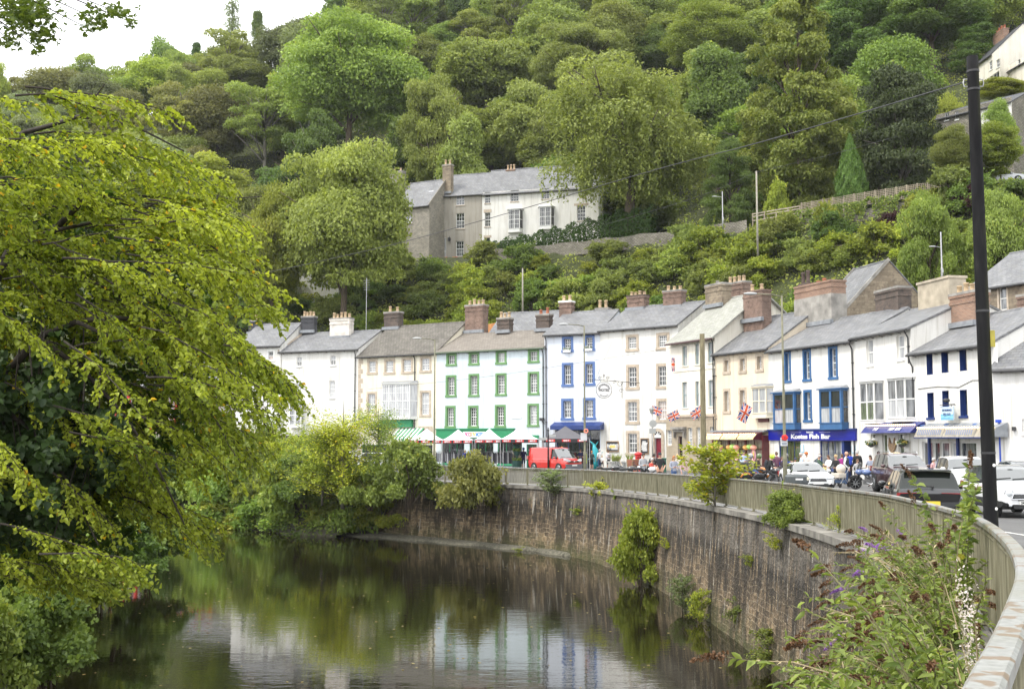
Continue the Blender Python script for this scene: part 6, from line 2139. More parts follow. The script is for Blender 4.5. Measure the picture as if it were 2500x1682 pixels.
def wall_line(name, label, x0, x1, d, h0, h1, mat, n=24, th=.4, up=None):
 b = MB()
 q = along(x0, x1, d, n)
 top = []
 for i, (X, Y, x) in enumerate(q):
  z = float(T(X, Y))
  top.append((X, Y, z - h0, z + h1 + (.12 * math.sin(i * 1.9) if up is None else 0)))
 acc = 0
 for i in range(n - 1):
  (xa, ya, za, zA), (xb, yb, zb, zB) = top[i], top[i + 1]
  L = math.hypot(xb - xa, yb - ya)
  b.quad((xa, ya, za), (xb, yb, zb), (xb, yb, zB), (xa, ya, zA), 0, [(acc, za), (acc + L, zb), (acc + L, zB), (acc, zA)])
  b.quad((xa, ya, zA), (xb, yb, zB), (xb + .1, yb + th, zB), (xa + .1, ya + th, zA), 0, [(acc, 0), (acc + L, 0), (acc + L, th), (acc, th)])
  b.quad((xb + .1, yb + th, zb), (xa + .1, ya + th, za), (xa + .1, ya + th, zA), (xb + .1, yb + th, zB), 0, [(acc, za), (acc + L, zb), (acc + L, zB), (acc, zA)])
  acc += L
 tag(b.build(name, mat), label, "wall")
wall_line("stone_wall", "low grey stone wall edging the terrace path below the hedge", 1165, 1830, 27.45, 1.2, .6, RUBBLE)
wall_line("retaining_wall", "ivy topped rubble retaining wall below the trellis fence", 1950, 2520, 26.6, 4.6, .5, RUBBLE, 30)
rs = np.random.RandomState(95)
n = 6000
xs_ = rs.uniform(1950, 2500, n)
IV = []
for x in xs_:
 Y = np.interp(x, [1950, 2500], [col_Y(1950, 26.6), col_Y(2500, 26.6)])
 IV.append(((x - 1250) / F * Y, col_Y(x, 26.6) - .12 if False else Y - .3, 0))
ivq = along(1950, 2500, 26.5, 40)
IV = []
for i in range(n):
 a = rs.uniform(0, 38.99)
 k = int(a)
 p = np.array(ivq[k]) * (1 - a + k) + np.array(ivq[k + 1]) * (a - k)
 hang = (2.2 + 1.8 * math.sin(a * .9) + 1.2 * math.sin(a * 2.3)) * rs.rand() ** 1.3
 IV.append((p[0], p[1] - .1 - rs.rand() * .3, float(T(p[0], p[1] + .6)) + 1.0 - max(0, hang)))
IV = np.array(IV)
tag(link_mesh("ivy", leaves("ivy", IV, rs.normal(size=IV.shape) * .5 + [0, -1, .4], rs.normal(size=IV.shape) + [0, 0, -.8], rs.uniform(.15, .32, n), rs.rand(n), LM['mid'], .4)),
 "ivy hanging over the rubble retaining wall under the trellis fence", "ivy")
FENCEW = P("weathered_fence_timber", (0.34, 0.29, 0.215), .85, .25, 3)
def fence(name, label, x0, x1, d, h, kind, npost):
 f = thing(name, label, "fence")
 q = along(x0, x1, d, npost)
 for i, (X, Y, x) in enumerate(q):
  z = float(T(X, Y))
  MB().box(X - .06, X + .06, Y - .06, Y + .06, z - 1, z + h + .1).build("post", FENCEW, f)
  if i == len(q) - 1:
   break
  X2, Y2, _x = q[i + 1]
  z2 = float(T(X2, Y2))
  b = MB()
  A_, B_ = Vector((X, Y, z)), Vector((X2, Y2, z2))
  if kind == "rail":
   for k in (.35, .75, 1.0):
    b.bar(A_ + Vector((0, -.03, h * k)), B_ + Vector((0, -.03, h * k)), .05, .13)
   b.build("rails", FENCEW, f)
  else:
   for k in np.linspace(.08, 1, 8):
    b.bar(A_ + Vector((0, -.02, h * k)), B_ + Vector((0, -.02, h * k)), .03, .05)
   m_ = max(4, int((B_ - A_).length / .19))
   for k in range(1, m_):
    p = A_ + (B_ - A_) * k / m_
    b.bar(p + Vector((0, .012, .08)), p + Vector((0, .012, h)), .05, .03, up=(0, 1, 0))
   b.build("trellis_panel", FENCEW, f)
 return f
fence("rail_fence", "wooden post and rail fence left of the trellis fence", 1845, 1962, 28.2, 1.25, "rail", 5)
fence("trellis_fence", "long wooden trellis fence along the top of the rubble wall", 1966, 2385, 27.9, 1.45, "trellis", 17)
fence("rail_fence", "wooden handrail on the slope below the rubble wall", 1980, 2190, 22.0, 1.1, "rail", 7)
put("bush1", 1908, 440, 60, col_Y(1908, 30), "small clipped light green bush behind the post and rail fence", "bush", 'lime', name="clipped_bush")
put("bush0", 2385, 445, 100, col_Y(2385, 25), "purple leaved shrub beside the rounded tree on the bank", "shrub", 'purple', name="purple_shrub", hmin=2.5)
put("bush2", 2195, 505, 80, col_Y(2195, 24), "purple leaved shrub against the rubble wall", "shrub", 'purple', name="purple_shrub", hmin=2.2)
put("bush0", 2030, 492, 70, col_Y(2030, 24), "bright green shrub against the left end of the rubble wall", "shrub", 'lime', name="green_shrub", hmin=2)
BK = [("bush0", 1005, 1072, 165, 75.0, 1222, 'olive', "olive brown bush spilling over the end of the river wall", "bush"),
 ("yng", 840, 955, 300, 78, 1232, 'yellow', "yellowing young tree with thin grey stems on the far bank", "tree"),
 ("yng", 790, 995, 200, 79, 1225, 'lime', "lime green young tree just left of the yellowing one on the far bank", "tree"),
 ("yng", 925, 950, 170, 79, 1200, 'mid', "green sapling right of the yellowing tree on the far bank", "tree"),
 ("yng", 655, 965, 150, 86, 1215, 'mid', "slender dark green tree left of the yellowing tree", "tree"),
 ("bush1", 745, 1105, 130, 82, 1225, 'dark', "dense dark round shrub under the yellowing tree", "shrub"),
 ("bush2", 905, 1100, 130, 77.5, 1230, 'olive', "olive shrub between the yellowing tree and the wall end", "shrub"),
 ("bush0", 560, 1120, 210, 90, 1288, 'mid', "mid green shrub overhanging the water, furthest left on the far bank", "shrub"),
 ("bush1", 640, 1065, 170, 90, 1250, 'olive', "tall olive shrub behind the waterside bushes", "shrub"),
 ("bush2", 680, 1185, 160, 86, 1290, 'mid', "leafy mid green shrub touching the water under the dark round shrub", "shrub"),
 ("bush0", 770, 1165, 190, 84, 1292, 'mid', "bright leafy shrub overhanging the water below the yellowing tree", "shrub"),
 ("bush1", 860, 1195, 170, 83, 1292, 'olive', "grey green shrub by the boulders at the water's edge", "shrub"),
 ("bush2", 935, 1190, 110, 80, 1285, 'lime', "small light green shrub at the foot of the wall end", "shrub"),
 ("bush1", 520, 1050, 170, 96, 1230, 'mid', "shrub half hidden behind the lime tree's branch tips", "shrub"),
 ("bush0", 430, 1060, 200, 98, 1280, 'dark', "dark shrub seen through the lime tree's lower leaves", "shrub"),
 ("bush1", 805, 1070, 150, 80, 1200, 'lime', "light green shrub around the thin grey stems", "shrub"),
 ("bush2", 872, 1120, 140, 81.5, 1296, 'mid', "leafy shrub hiding the join of the earth bank and the wall end", "shrub"),
 ("bush0", 905, 1180, 120, 82.0, 1300, 'olive', "low shrub on the stones beside the wall end", "shrub"),
 ("bush1", 820, 1190, 150, 83.5, 1296, 'lime', "light green waterside shrub below the thin grey stems", "shrub"),
 ("bush2", 600, 1180, 190, 90, 1292, 'lime', "light leaved shrub overhanging the water beside the lime tree's tips", "shrub"),
 ("bush0", 730, 1060, 190, 84, 1240, 'mid', "shrub filling the gap behind the dense dark round shrub", "shrub"),
 ("yng", 700, 1020, 170, 84, 1240, 'yellow', "yellowish young tree between the slender dark tree and the yellowing one", "tree"),
 ("sap0", 1410, 1225, 40, 66.0, 1262, 'lime', "tuft on the wall below the thin yellow weed", "weed"),
 ("sap0", 1620, 1300, 46, 51.0, 1345, 'yellow', "yellowish tuft halfway up the wall above the grey green weed", "weed"),
 ("sap1", 1700, 1420, 70, 43.0, 1530, 'lime', "green weed at the waterline right of the grey green weed", "weed"),
 ("sap0", 1830, 1330, 60, 37.5, 1390, 'lime', "bright tuft on the middle of the near wall face", "weed"),
 ("sap1", 1965, 1400, 80, 32.0, 1480, 'olive', "weed hanging on the near wall face left of the buddleias", "weed"),
 ("sap0", 1500, 1190, 40, 61.0, 1225, 'olive', "tuft in the coping joint right of the thin yellow weed", "weed"),
 ("sap0", 1300, 1200, 40, 71.0, 1225, 'olive', "tuft under the coping left of the pale thin weed", "weed"),
 ("bush2", 1145, 1078, 140, 72.2, 1238, 'strawg', "straw green willowy shrub growing through the far railing", "shrub"),
 ("sap1", 1345, 1132, 95, 68.6, 1215, 'grey', "pale thin weed on the coping below the red van", "weed"),
 ("sap0", 1468, 1140, 85, 64.0, 1225, 'yellow', "thin yellow weed on the coping right of the red van", "weed"),
 ("sap1", 1740, 1050, 210, 43.2, 1250, 'yellow', "yellow green sapling growing in front of the middle of the railing", "sapling"),
 ("bush0", 1560, 1238, 125, 53.5, 1425, 'lime', "bright green bush rooted at the foot of the river wall", "bush"),
 ("sap1", 1660, 1385, 80, 45.8, 1500, 'grey', "small grey green weed at the foot of the river wall", "weed"),
 ("bush1", 1925, 1195, 120, 33.0, 1290, 'olive', "weed with mauve flowers on the coping before the white coupe", "weed"),
 ("sap0", 1655, 1160, 40, 52.6, 1220, 'olive', "tiny weed on the coping left of the yellow green sapling", "weed"),
 ("sap0", 1880, 1285, 70, 33.6, 1350, 'yellow', "yellowish fern hanging on the upper wall face", "fern"),
 ("sap1", 1885, 1500, 150, 34.3, 1640, 'olive', "bushy weed at the water's edge near the bottom of the wall", "weed"),
 ("sap0", 2040, 1215, 60, 28.2, 1310, 'lime', "green weed with pink flowers on the coping", "weed"),
 ("sap0", 1785, 1440, 60, 38.9, 1530, 'olive', "thin weed hanging on the lower wall face", "weed"),
 ("sap0", 1270, 1330, 40, 69.0, 1350, 'olive', "small tuft at the foot of the far wall", "weed")]
for kind, xc, yt, wp, Y, yb, col, lab, cat in BK:
 nm = {"tree": "young_tree", "shrub": "waterside_shrub", "bush": "overhanging_bush", "weed": "wall_weed", "sapling": "yellow_sapling", "fern": "wall_fern"}[cat]
 put(kind, xc, yt, wp, Y, lab, cat, col, ybot=yb, name=nm, hmin=.3)
put("bush0" if USED["bush0"] else "bush0", 330, 1110, 200, 104, "shrub deep behind the lime tree on the far bank", "shrub", 'mid', ybot=1240, name=None)
for k_, (xc, yt, wp, Y, yb, lab) in {"sap0": (1215, 1180, 30, 71.6, 1200, "tiny tuft on the coping right of the straw green shrub"), "sap1": (600, 1060, 90, 92, 1215, "light green sapling behind the slender dark tree"), "yng": (560, 1000, 150, 96, 1215, "slim young tree half hidden behind the lime tree's right edge")}.items():
 put(k_, xc, yt, wp, Y, lab, "sapling", 'lime', ybot=yb, hmin=.3)
for i, (x, y, s_) in enumerate(((790, 1285, 1.1), (835, 1288, 1.5), (880, 1290, 1.0), (700, 1284, .9), (745, 1285, .8), (912, 1293, .8))):
 p = at(x, 1294, 83.5 - (x - 790) * .02)
 b = MB()
 b.ball((0, 0, 0), (s_ * 1.1, s_ * .8, s_ * .55), 0, 11, 7)
 rb = random.Random(i)
 ph = [rb.uniform(0, 6) for _ in range(6)]
 b.v = [(x_ * (1 + .16 * math.sin(3 * y_ + ph[0]) + .1 * math.sin(5 * z_ + ph[1])), y_ * (1 + .15 * math.sin(4 * x_ + ph[2])), z_ * (1 + .2 * math.sin(3 * x_ + ph[3] + 2 * y_))) for x_, y_, z_ in b.v]
 o = b.build("boulder", P("mossy_rock", (0.10, 0.085, 0.06), .9, .5, 2.5, bump=.8), None, smooth=True)
 o.location = (p.x, p.y, .12)
 tag(o, ("rounded boulder with moss at the water's edge under the waterside shrubs", "largest brown boulder at the water's edge", "boulder next to the wall's gravel ledge", "dark boulder under the leafy mid green shrub", "small boulder left of the largest one", "last small boulder before the gravel ledge")[i], "boulder", "boulders at the far water's edge")
rs = np.random.RandomState(101)
sil_y = [150, 200, 260, 300, 330, 400, 440, 470, 520, 600, 640, 680, 730, 790, 860, 900, 950, 980, 1050, 1100, 1150, 1250, 1290, 1345, 1375, 1400, 1440]
sil_x = [60, 230, 400, 500, 515, 500, 560, 650, 640, 620, 650, 700, 725, 650, 590, 690, 760, 700, 700, 660, 540, 490, 545, 560, 440, 330, 220]
pts_, nr_, dr_, sz_, tn_ = [], [], [], [], []
pts2 = []
tw = MB()
LT = thing("lime_tree", "big sunlit lime tree leaning over the river from the left bank", "tree", (-11.5, 17, 1.2))
off = np.array([-11.5, 17, 1.2])
limbs = [([(0, 668), (18, 621), (129, 565), (192, 503), (200, 450)], 16.0, .085), ([(0, 663), (45, 643), (90, 641), (160, 657), (250, 699), (295, 726), (420, 800)], 16.5, .06),
  ([(10, 930), (45, 873), (112, 815), (187, 786), (268, 775), (357, 782), (446, 802), (513, 837), (600, 900)], 15.5, .055),
  ([(-20, 380), (57, 325), (126, 306), (191, 285), (268, 294), (333, 310), (450, 370)], 17.5, .05), ([(191, 285), (230, 240), (256, 206)], 17.5, .025),
  ([(129, 565), (220, 545), (330, 560), (430, 600), (560, 640)], 15.8, .03), ([(-30, 560), (90, 500), (300, 475), (480, 490), (640, 480)], 17.8, .03),
  ([(100, 830), (200, 900), (300, 1010), (380, 1130), (450, 1280)], 15.0, .04), ([(187, 786), (330, 850), (470, 960), (600, 1000)], 14.8, .03),
  ([(-20, 980), (80, 1050), (170, 1180), (240, 1330)], 14.6, .04)]
for pl_, Y, r in limbs:
 P3 = [np.array(at(x, y, Y + .5 * math.sin(i * 1.3))) - off for i, (x, y) in enumerate(pl_)]
 tw.tube([Vector(p) for p in P3], list(np.linspace(r, r * .25, len(P3))), 7)
tw2 = MB()
tw2.tube([(-.3, 0, -1.5), (0, 0, 0), (.3, -.1, 3), (.5, -.3, 6), (1.2, -.5, 9.5), (2.2, -.3, 12.5)], [.48, .4, .33, .28, .2, .08], 10)
for z in (5.2, 6.3, 7.2, 8.6, 5.8, 7.8, 4.6, 9.2):
 k = rs.randint(len(limbs))
for (pl_, Y, r), z in zip(limbs[:4] + limbs[6:8] + limbs[9:], (5.6, 5.9, 4.2, 8.2, 6.6, 4.4, 3.4)):
 p = np.array(at(*pl_[0], Y)) - off
 tw2.tube([(.4, -.2, z - 1.4), Vector(((p[0] + .4) / 2, (p[1] - .2) / 2, (p[2] + z - 1.2) / 2)), Vector(p)], [r * 2.4, r * 1.6, r], 7)
ntw = 0
tries = 0
def at_y(p):
 """photo row of a point"""
 dy, dz = p[1], p[2] - EYE
 c_, s_ = math.cos(PITCH), math.sin(PITCH)
 return 841 - F * (dz * c_ - dy * s_) / (dy * c_ + dz * s_)
while ntw < 215 and tries < 12000:
 tries += 1
 ye = rs.uniform(215, 1440)
 xr = np.interp(ye, sil_y, sil_x)
 edge = rs.rand() < .27
 xe = xr * rs.uniform(.84, 1.0) if edge else xr * rs.uniform(-.1, .86)
 dens = np.interp(ye, [215, 330, 430, 520, 900, 1400], [.30, .45, .65, 1, 1, .85])
 if ye < 480 and xe > 200 and math.sin(xe * .021 + ye * .034) > .1 and not edge:
  dens *= .4
 if ye > 880 and xe < 230:
  dens *= .3
 if rs.rand() > dens:
  continue
 Y = np.clip(rs.normal(16.3, 1.5), 13, 20)
 Lb = rs.uniform(1.0, 2.2)
 pe = np.array(at(xe, ye, Y))
 dr0 = unit(np.array([-1, rs.normal() * .45, rs.uniform(-.35, .3) if ye < 620 else rs.uniform(-.15, .75) + .3 * (ye > 900)]))
 ps = pe + dr0 * Lb
 pm = (ps + pe) / 2 + np.array([0, 0, rs.uniform(.10, .35) * Lb * .5])
 if at_y(ps) < 205 or at_y(pm) < 195:
  continue
 ntw += 1
 m = 16
 tb_ = np.linspace(0, 1, m + 1)[:, None]
 br_ = (1 - tb_) ** 2 * ps + 2 * tb_ * (1 - tb_) * pm + tb_ ** 2 * pe + np.cumsum(rs.normal(size=(m + 1, 3)) * .012, axis=0)
 tw.tube([Vector(q - off) for q in br_[::2]], list(np.linspace(.016, .004, len(br_[::2]))), 4, 0, False)
 tone = rs.rand() * .5
 side = 1
 for q in range(2, m + 1):
  for w2 in range(1 if q % 3 else 2):
   side = -side
   t = unit(br_[min(q + 1, m)] - br_[q - 1])
   sd = unit(np.cross(t, [0, 0, 1]))
   f_ = q / m
   lp = rs.uniform(.35, .8) * (1.1 - .55 * f_)
   d = unit(t * .75 + sd * side * rs.uniform(.3, .9) + np.array([0, 0, rs.normal() * .18 - .05]))
   if q == m:
    d, lp = t, .35
   P3 = [br_[q]]
   sg = 5
   for k in range(sg):
    d = unit(d + np.array([0, 0, -.16]) + rs.normal(size=3) * .07)
    P3.append(P3[-1] + d * lp / sg)
   P3 = np.array(P3)
   tw.tube([Vector(v_ - off) for v_ in (P3[0], P3[2], P3[-1])], [.006, .004, .002], 3, 0, False)
   nl_ = max(6, int(lp * rs.uniform(30, 44)))
   s2 = 1
   for k in range(nl_):
    s = (k + .4) / nl_ * sg
    i = min(int(s), sg - 1)
    p = P3[i] + (P3[i + 1] - P3[i]) * (s - i)
    t2 = unit(P3[i + 1] - P3[i])
    sd2 = np.cross(t2, [0, 0, 1])
    s2 = -s2
    pts_.append(p - off)
    dr_.append(unit(t2 * .6 + sd2 * s2 * .8 + np.array([0, 0, -.5]) + rs.normal(size=3) * .38))
    nr_.append(np.array([0, 0, .7]) + t2 * .3 + rs.normal(size=3) * .5)
    sz_.append(rs.uniform(.042, .084))
    tn_.append(min(1, tone + rs.rand() * .55))
print("LIME", ntw, len(pts_))
tn_ = np.array(tn_)
tn_ = np.where(rs.rand(len(tn_)) < .008, 1.0, np.minimum(tn_, .93))
tw.build("branches", BARK_D, LT, smooth=True)
tw2.build("trunk", BARK_D, LT, smooth=True)
link_mesh("foliage", leaves("foliage", np.array(pts_), np.array(nr_), np.array(dr_), np.array(sz_), tn_, LM['linden'], .40, True), LT)
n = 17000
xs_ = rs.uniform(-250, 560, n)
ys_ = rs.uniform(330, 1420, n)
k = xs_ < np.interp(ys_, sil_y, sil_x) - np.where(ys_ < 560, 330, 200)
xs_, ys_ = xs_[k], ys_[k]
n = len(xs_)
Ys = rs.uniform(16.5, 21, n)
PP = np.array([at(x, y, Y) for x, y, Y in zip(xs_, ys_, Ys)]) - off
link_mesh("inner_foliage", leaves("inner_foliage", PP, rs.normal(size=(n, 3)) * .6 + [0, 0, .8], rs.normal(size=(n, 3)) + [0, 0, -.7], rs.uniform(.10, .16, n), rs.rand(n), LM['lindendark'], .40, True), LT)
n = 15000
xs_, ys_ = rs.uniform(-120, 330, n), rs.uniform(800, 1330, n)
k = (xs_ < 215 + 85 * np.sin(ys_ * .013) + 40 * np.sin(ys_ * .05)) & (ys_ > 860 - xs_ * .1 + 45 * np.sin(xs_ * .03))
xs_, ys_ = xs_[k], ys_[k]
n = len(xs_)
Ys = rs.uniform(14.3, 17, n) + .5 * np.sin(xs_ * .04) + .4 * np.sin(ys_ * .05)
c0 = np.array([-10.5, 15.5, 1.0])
IT = thing("ivy_clump", "dark ivy hanging in the shade under the lime tree at the left edge", "ivy", tuple(c0))  # dark leaf colour stands in for shade at the tree's lower left
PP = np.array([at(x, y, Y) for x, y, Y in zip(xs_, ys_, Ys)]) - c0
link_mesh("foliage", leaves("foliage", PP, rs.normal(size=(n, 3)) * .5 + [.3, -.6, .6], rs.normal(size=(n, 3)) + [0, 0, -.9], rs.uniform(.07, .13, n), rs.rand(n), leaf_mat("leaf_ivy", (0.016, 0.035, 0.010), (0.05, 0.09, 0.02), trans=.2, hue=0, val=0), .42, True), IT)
b = MB()
for q in range(26):
 p = np.array(at(rs.uniform(-80, 260), rs.uniform(780, 900), rs.uniform(14.5, 16.5))) - c0
 b.tube([p, p + [rs.normal() * .2, rs.normal() * .2, -1.2], p + [rs.normal() * .3, rs.normal() * .3, -2.4]], [.012, .01, .005], 4)
b.build("stems", BARK_D, IT, smooth=True)
MT = thing("maple_tree", "maple whose twigs hang into the sky at the top left corner", "tree", (-15.5, 23, 1.4))
off = np.array([-15.5, 23, 1.4])
b = MB()
b.tube([(0, 0, -1.5), (0, 0, 0), (.3, 0, 6), (1, -.3, 12), (2.2, -.6, 18)], [.45, .38, .3, .22, .1], 9)
b.build("trunk", BARK_D, MT, smooth=True)
b = MB()
pts_, nr_, dr_, sz_ = [], [], [], []
for tip, cnt_, sx, sy in (((60, 30), 620, 75, 48), ((110, 80), 120, 40, 26), ((25, 100), 70, 30, 20), ((230, 45), 120, 40, 28), ((285, 30), 90, 42, 18), ((320, 55), 30, 18, 14), ((95, 122), 26, 14, 14), ((215, 70), 30, 26, 12)):
 e = np.array(at(tip[0], tip[1], 23)) - off
 b.tube([(1.2, -.3, 13 + tip[1] * .01), Vector((e * .5 + np.array([.8, -.2, 8.2]))), Vector(e)], [.06, .03, .008], 5)
 for i in range(cnt_):
  x, y, Y = rs.normal(tip[0], sx * .5), rs.normal(tip[1], sy * .5), rs.normal(23, .9)
  p = np.array(at(x, y, Y)) - off
  a0 = rs.uniform(0, 6.28)
  nrm = rs.normal(size=3) * .5 + [0, 0, 1]
  s = rs.uniform(.09, .14)
  base = unit(np.array([math.cos(a0), math.sin(a0), -.6]))
  sd = unit(np.cross(nrm, base))
  for q, f in ((0, 1), (.85, .8), (-.85, .8)):
   pts_.append(p)
   nr_.append(nrm)
   dr_.append(base * math.cos(q) + sd * math.sin(q))
   sz_.append(s * f)
b.build("branches", BARK_D, MT, smooth=True)
n = len(pts_)
link_mesh("foliage", leaves("foliage", np.array(pts_), np.array(nr_), np.array(dr_), np.array(sz_), rs.rand(n), LM['maple'], .27), MT)
for i, (xc, yt, wp, Y, yb, col, lab) in enumerate(((60, 1330, 330, 27, 1620, 'mid', "leafy shrub with a few pink flowers at the bottom left water's edge"), (205, 1290, 260, 36, 1480, 'lime', "light green shrub leaning over the water under the lime tree"),
            (20, 1200, 330, 31, 1480, 'mid', "tall shrub behind the bottom left waterside bushes"), (120, 1430, 260, 25.5, 1660, 'dark', "dark shrub low over the water in the bottom left corner"),
            (300, 1260, 200, 45, 1400, 'dark', "dark shrub at the water beneath the lime tree's tips"), (150, 1180, 300, 40, 1430, 'mid', "mid green shrub under the lime tree's lower limbs"),
            (-40, 1420, 260, 24, 1700, 'mid', "shrub cut by the left edge at the water"), (370, 1230, 180, 56, 1370, 'dark', "furthest dark shrub along the left bank"),
            (60, 1080, 360, 42, 1380, 'dark', "dark tall shrub deep in the shade of the lime tree"), (250, 1110, 300, 55, 1360, 'mid', "background shrub on the left bank below the lime tree"))):
 put("bush%d" % (i % 3), xc, yt, wp, Y, lab, "shrub", col, ybot=yb, name="bank_shrub")
rs = np.random.RandomState(111)
def thicket(name, label, cat, roots, n_stem, lmat, leaf_len, spread, lift, lenr, dead=.35, purple=.1, straw=0, dens=1.0, width=.17):
 c0 = np.mean(np.array(roots), axis=0)
 t = thing(name, label, cat, tuple(c0))
 sm = MB()
 A = {k: ([], [], [], [], []) for k in ('leaf', 'dead', 'mauve', 'straw')}
 for i in range(n_stem):
  f = rs.rand() * (len(roots) - 1.001)
  k = int(f)
  p = np.array(roots[k]) * (1 - f + k) + np.array(roots[k + 1]) * (f - k)
  L = rs.uniform(*lenr)
  d = unit(np.array([-rs.uniform(.1, 1) * spread, rs.normal() * .55 - .1, rs.uniform(*lift)]))
  pts = [p]
  m = 10
  g = rs.uniform(.05, .15)
  for j in range(m):
   d = unit(d + np.array([0, 0, -g]) + rs.normal(size=3) * .06)
   pts.append(pts[-1] + d * L / m)
  pts = np.array(pts)
  dry = rs.rand() < straw
  sm.tube([Vector(q - c0) for q in pts[::2]], list(np.linspace(.009, .003, len(pts[::2]))), 4, 1 if dry else 0, False)
  kk = A['straw' if dry else 'leaf']
  nn = int(L * rs.uniform(24, 36) * dens * (.5 if dry else 1))
  for j in range(nn):
   s = (.12 + .86 * (j + .5) / nn) * m
   a = min(int(s), m - 1)
   q = pts[a] + (pts[a + 1] - pts[a]) * (s - a)
   tv = unit(pts[a + 1] - pts[a])
   sd = unit(np.cross(tv, rs.normal(size=3)))
   kk[0].append(q - c0)
   kk[1].append(rs.normal(size=3) * .4 + [0, 0, .8])
   kk[2].append(tv * .5 + sd * .8 + [0, 0, -.25])
   kk[3].append(leaf_len * rs.uniform(.55, 1.25))
   kk[4].append(min(1, rs.rand() * (.985 if rs.rand() < .04 else .93)))
  r_ = rs.rand()
  key = 'dead' if r_ < dead else ('mauve' if r_ < dead + purple else None)
  if key:
   e, tv = pts[-1], unit(pts[-1] - pts[-2])
   pl = rs.uniform(.12, .24)
   for j in range(170):
    u = rs.rand()
    q = e + tv * pl * u + np.array([0, 0, -.05 * u * u]) + sph(1, rs)[0] * .026 * (1.1 - u)
    kk = A[key]
    kk[0].append(q - c0)
    kk[1].append(rs.normal(size=3))
    kk[2].append(rs.normal(size=3) + tv)
    kk[3].append(rs.uniform(.012, .024))
    kk[4].append(rs.rand())
 sm.build("stems", [P("green_stem", (0.16, 0.15, 0.07), .7, .3, 8), P("dry_stem", (0.36, 0.29, 0.17), .8, .2, 8)], t)
 for key, nm, mt, fo, wd in (('leaf', "foliage", LM[lmat], True, width), ('dead', "seed_heads", LM['dead'], False, .5), ('mauve', "flowers", LM['mauve'], False, .5), ('straw', "dry_leaves", LM['straw'], False, .12)):
  if A[key][0]:
   a = [np.array(v) for v in A[key]]
   link_mesh(nm, leaves(nm, a[0], a[1], a[2], a[3], a[4], mt, wd, fo), t)
 return t
def cope(Y, o=.42, dz=-.08):
 i = int(np.argmin(np.abs(curve[:, 1] - Y) + 99 * (curve[:, 0] < 0)))
 p = curve[i] + nl[i] * o
 return (p[0], p[1], float(G(p[1])) + dz)
thicket("buddleia_bush", "big tangled buddleia with brown seed heads and purple flowers on the near wall", "bush", [cope(6.0), cope(7.5), cope(9), cope(11)], 420, 'budd', .088, .8, (-.45, .8), (.6, 1.45), .34, .02, .12)
thicket("buddleia_bush", "dry stemmed buddleia against the railing behind the big tangled one", "bush", [cope(10.5, .3), cope(12.5, .3), cope(14.5, .35)], 260, 'budd', .085, .75, (.2, 1.2), (.7, 1.5), .40, .02, .36, .9)
thicket("buddleia_bush", "low leafy buddleia hanging down the wall at the bottom of the picture", "bush", [cope(5.0, .5, -.6), cope(6.5, .6, -1.0), cope(8.0, .6, -1.1), cope(10, .6, -1.0)], 300, 'budd', .09, .75, (-.9, .2), (.45, 1.1), .25, .01, .03)
thicket("nettle_clump", "tall leafy stem with a brown seed head rising in front of the railing", "weed", [cope(11.6, .2), cope(12.4, .25)], 6, 'budd', .10, .12, (1.6, 2.2), (1.3, 1.9), .9, 0, 0, 1.5, .28)
wt_ = thicket("willowherb", "willowherb gone to pale fluffy seed beside the near railing", "weed", [cope(6.6, .25), cope(7.6, .25)], 16, 'budd', .07, .25, (1.1, 2.0), (.7, 1.1), 0, 0, .2, 1.0)
n = 520
c0 = np.array(cope(7.1, .34))
PP = np.stack([c0[0] + rs.normal(0, .028, n) + (pk_ := rs.randint(0, 3, n)) * .14 - .12, c0[1] + rs.normal(0, .03, n) + (pk_ - 1) * .4, c0[2] + .62 + .1 * pk_ + rs.normal(0, .12, n)], 1)
link_mesh("seed_fluff", leaves("seed_fluff", PP - np.array(wt_.location), rs.normal(size=(n, 3)), rs.normal(size=(n, 3)), rs.uniform(.012, .03, n), rs.rand(n), LM['fluff'], .3), wt_)["kind"] = 'stuff'
thicket("coping_weeds", "dry grass and pink flowered weeds on the coping beyond the buddleias", "weed", [cope(15, .35), cope(18, .35), cope(22, .35)], 70, 'budd', .06, .4, (.5, 1.6), (.35, .8), .0, .16, .5, .8)
n = 420
Yw = rs.uniform(27, 86, n)
Xw = (rs.uniform(120, 1800, n) - 1250) / F * Yw
PP = np.stack([Xw, Yw, np.full(n, .006)], 1)
k = Xw < np.interp(Yw, [27, 44, 55, 65, 75, 86], [7.5, 7, 6, 3, -4, -14])
PP = PP[k]
n = len(PP)
tag(link_mesh("floating_leaves", leaves("floating_leaves", PP, rs.normal(size=(n, 3)) * .05 + [0, 0, 1], rs.normal(size=(n, 3)) * [1, 1, .02], rs.uniform(.06, .15, n), rs.rand(n), leaf_mat("fallen_leaf", (0.30, 0.22, 0.05), (0.5, 0.42, 0.2), hue=0, val=0), .4)),
 "fallen yellow leaves drifting on the dark river", "leaves", kind='stuff')
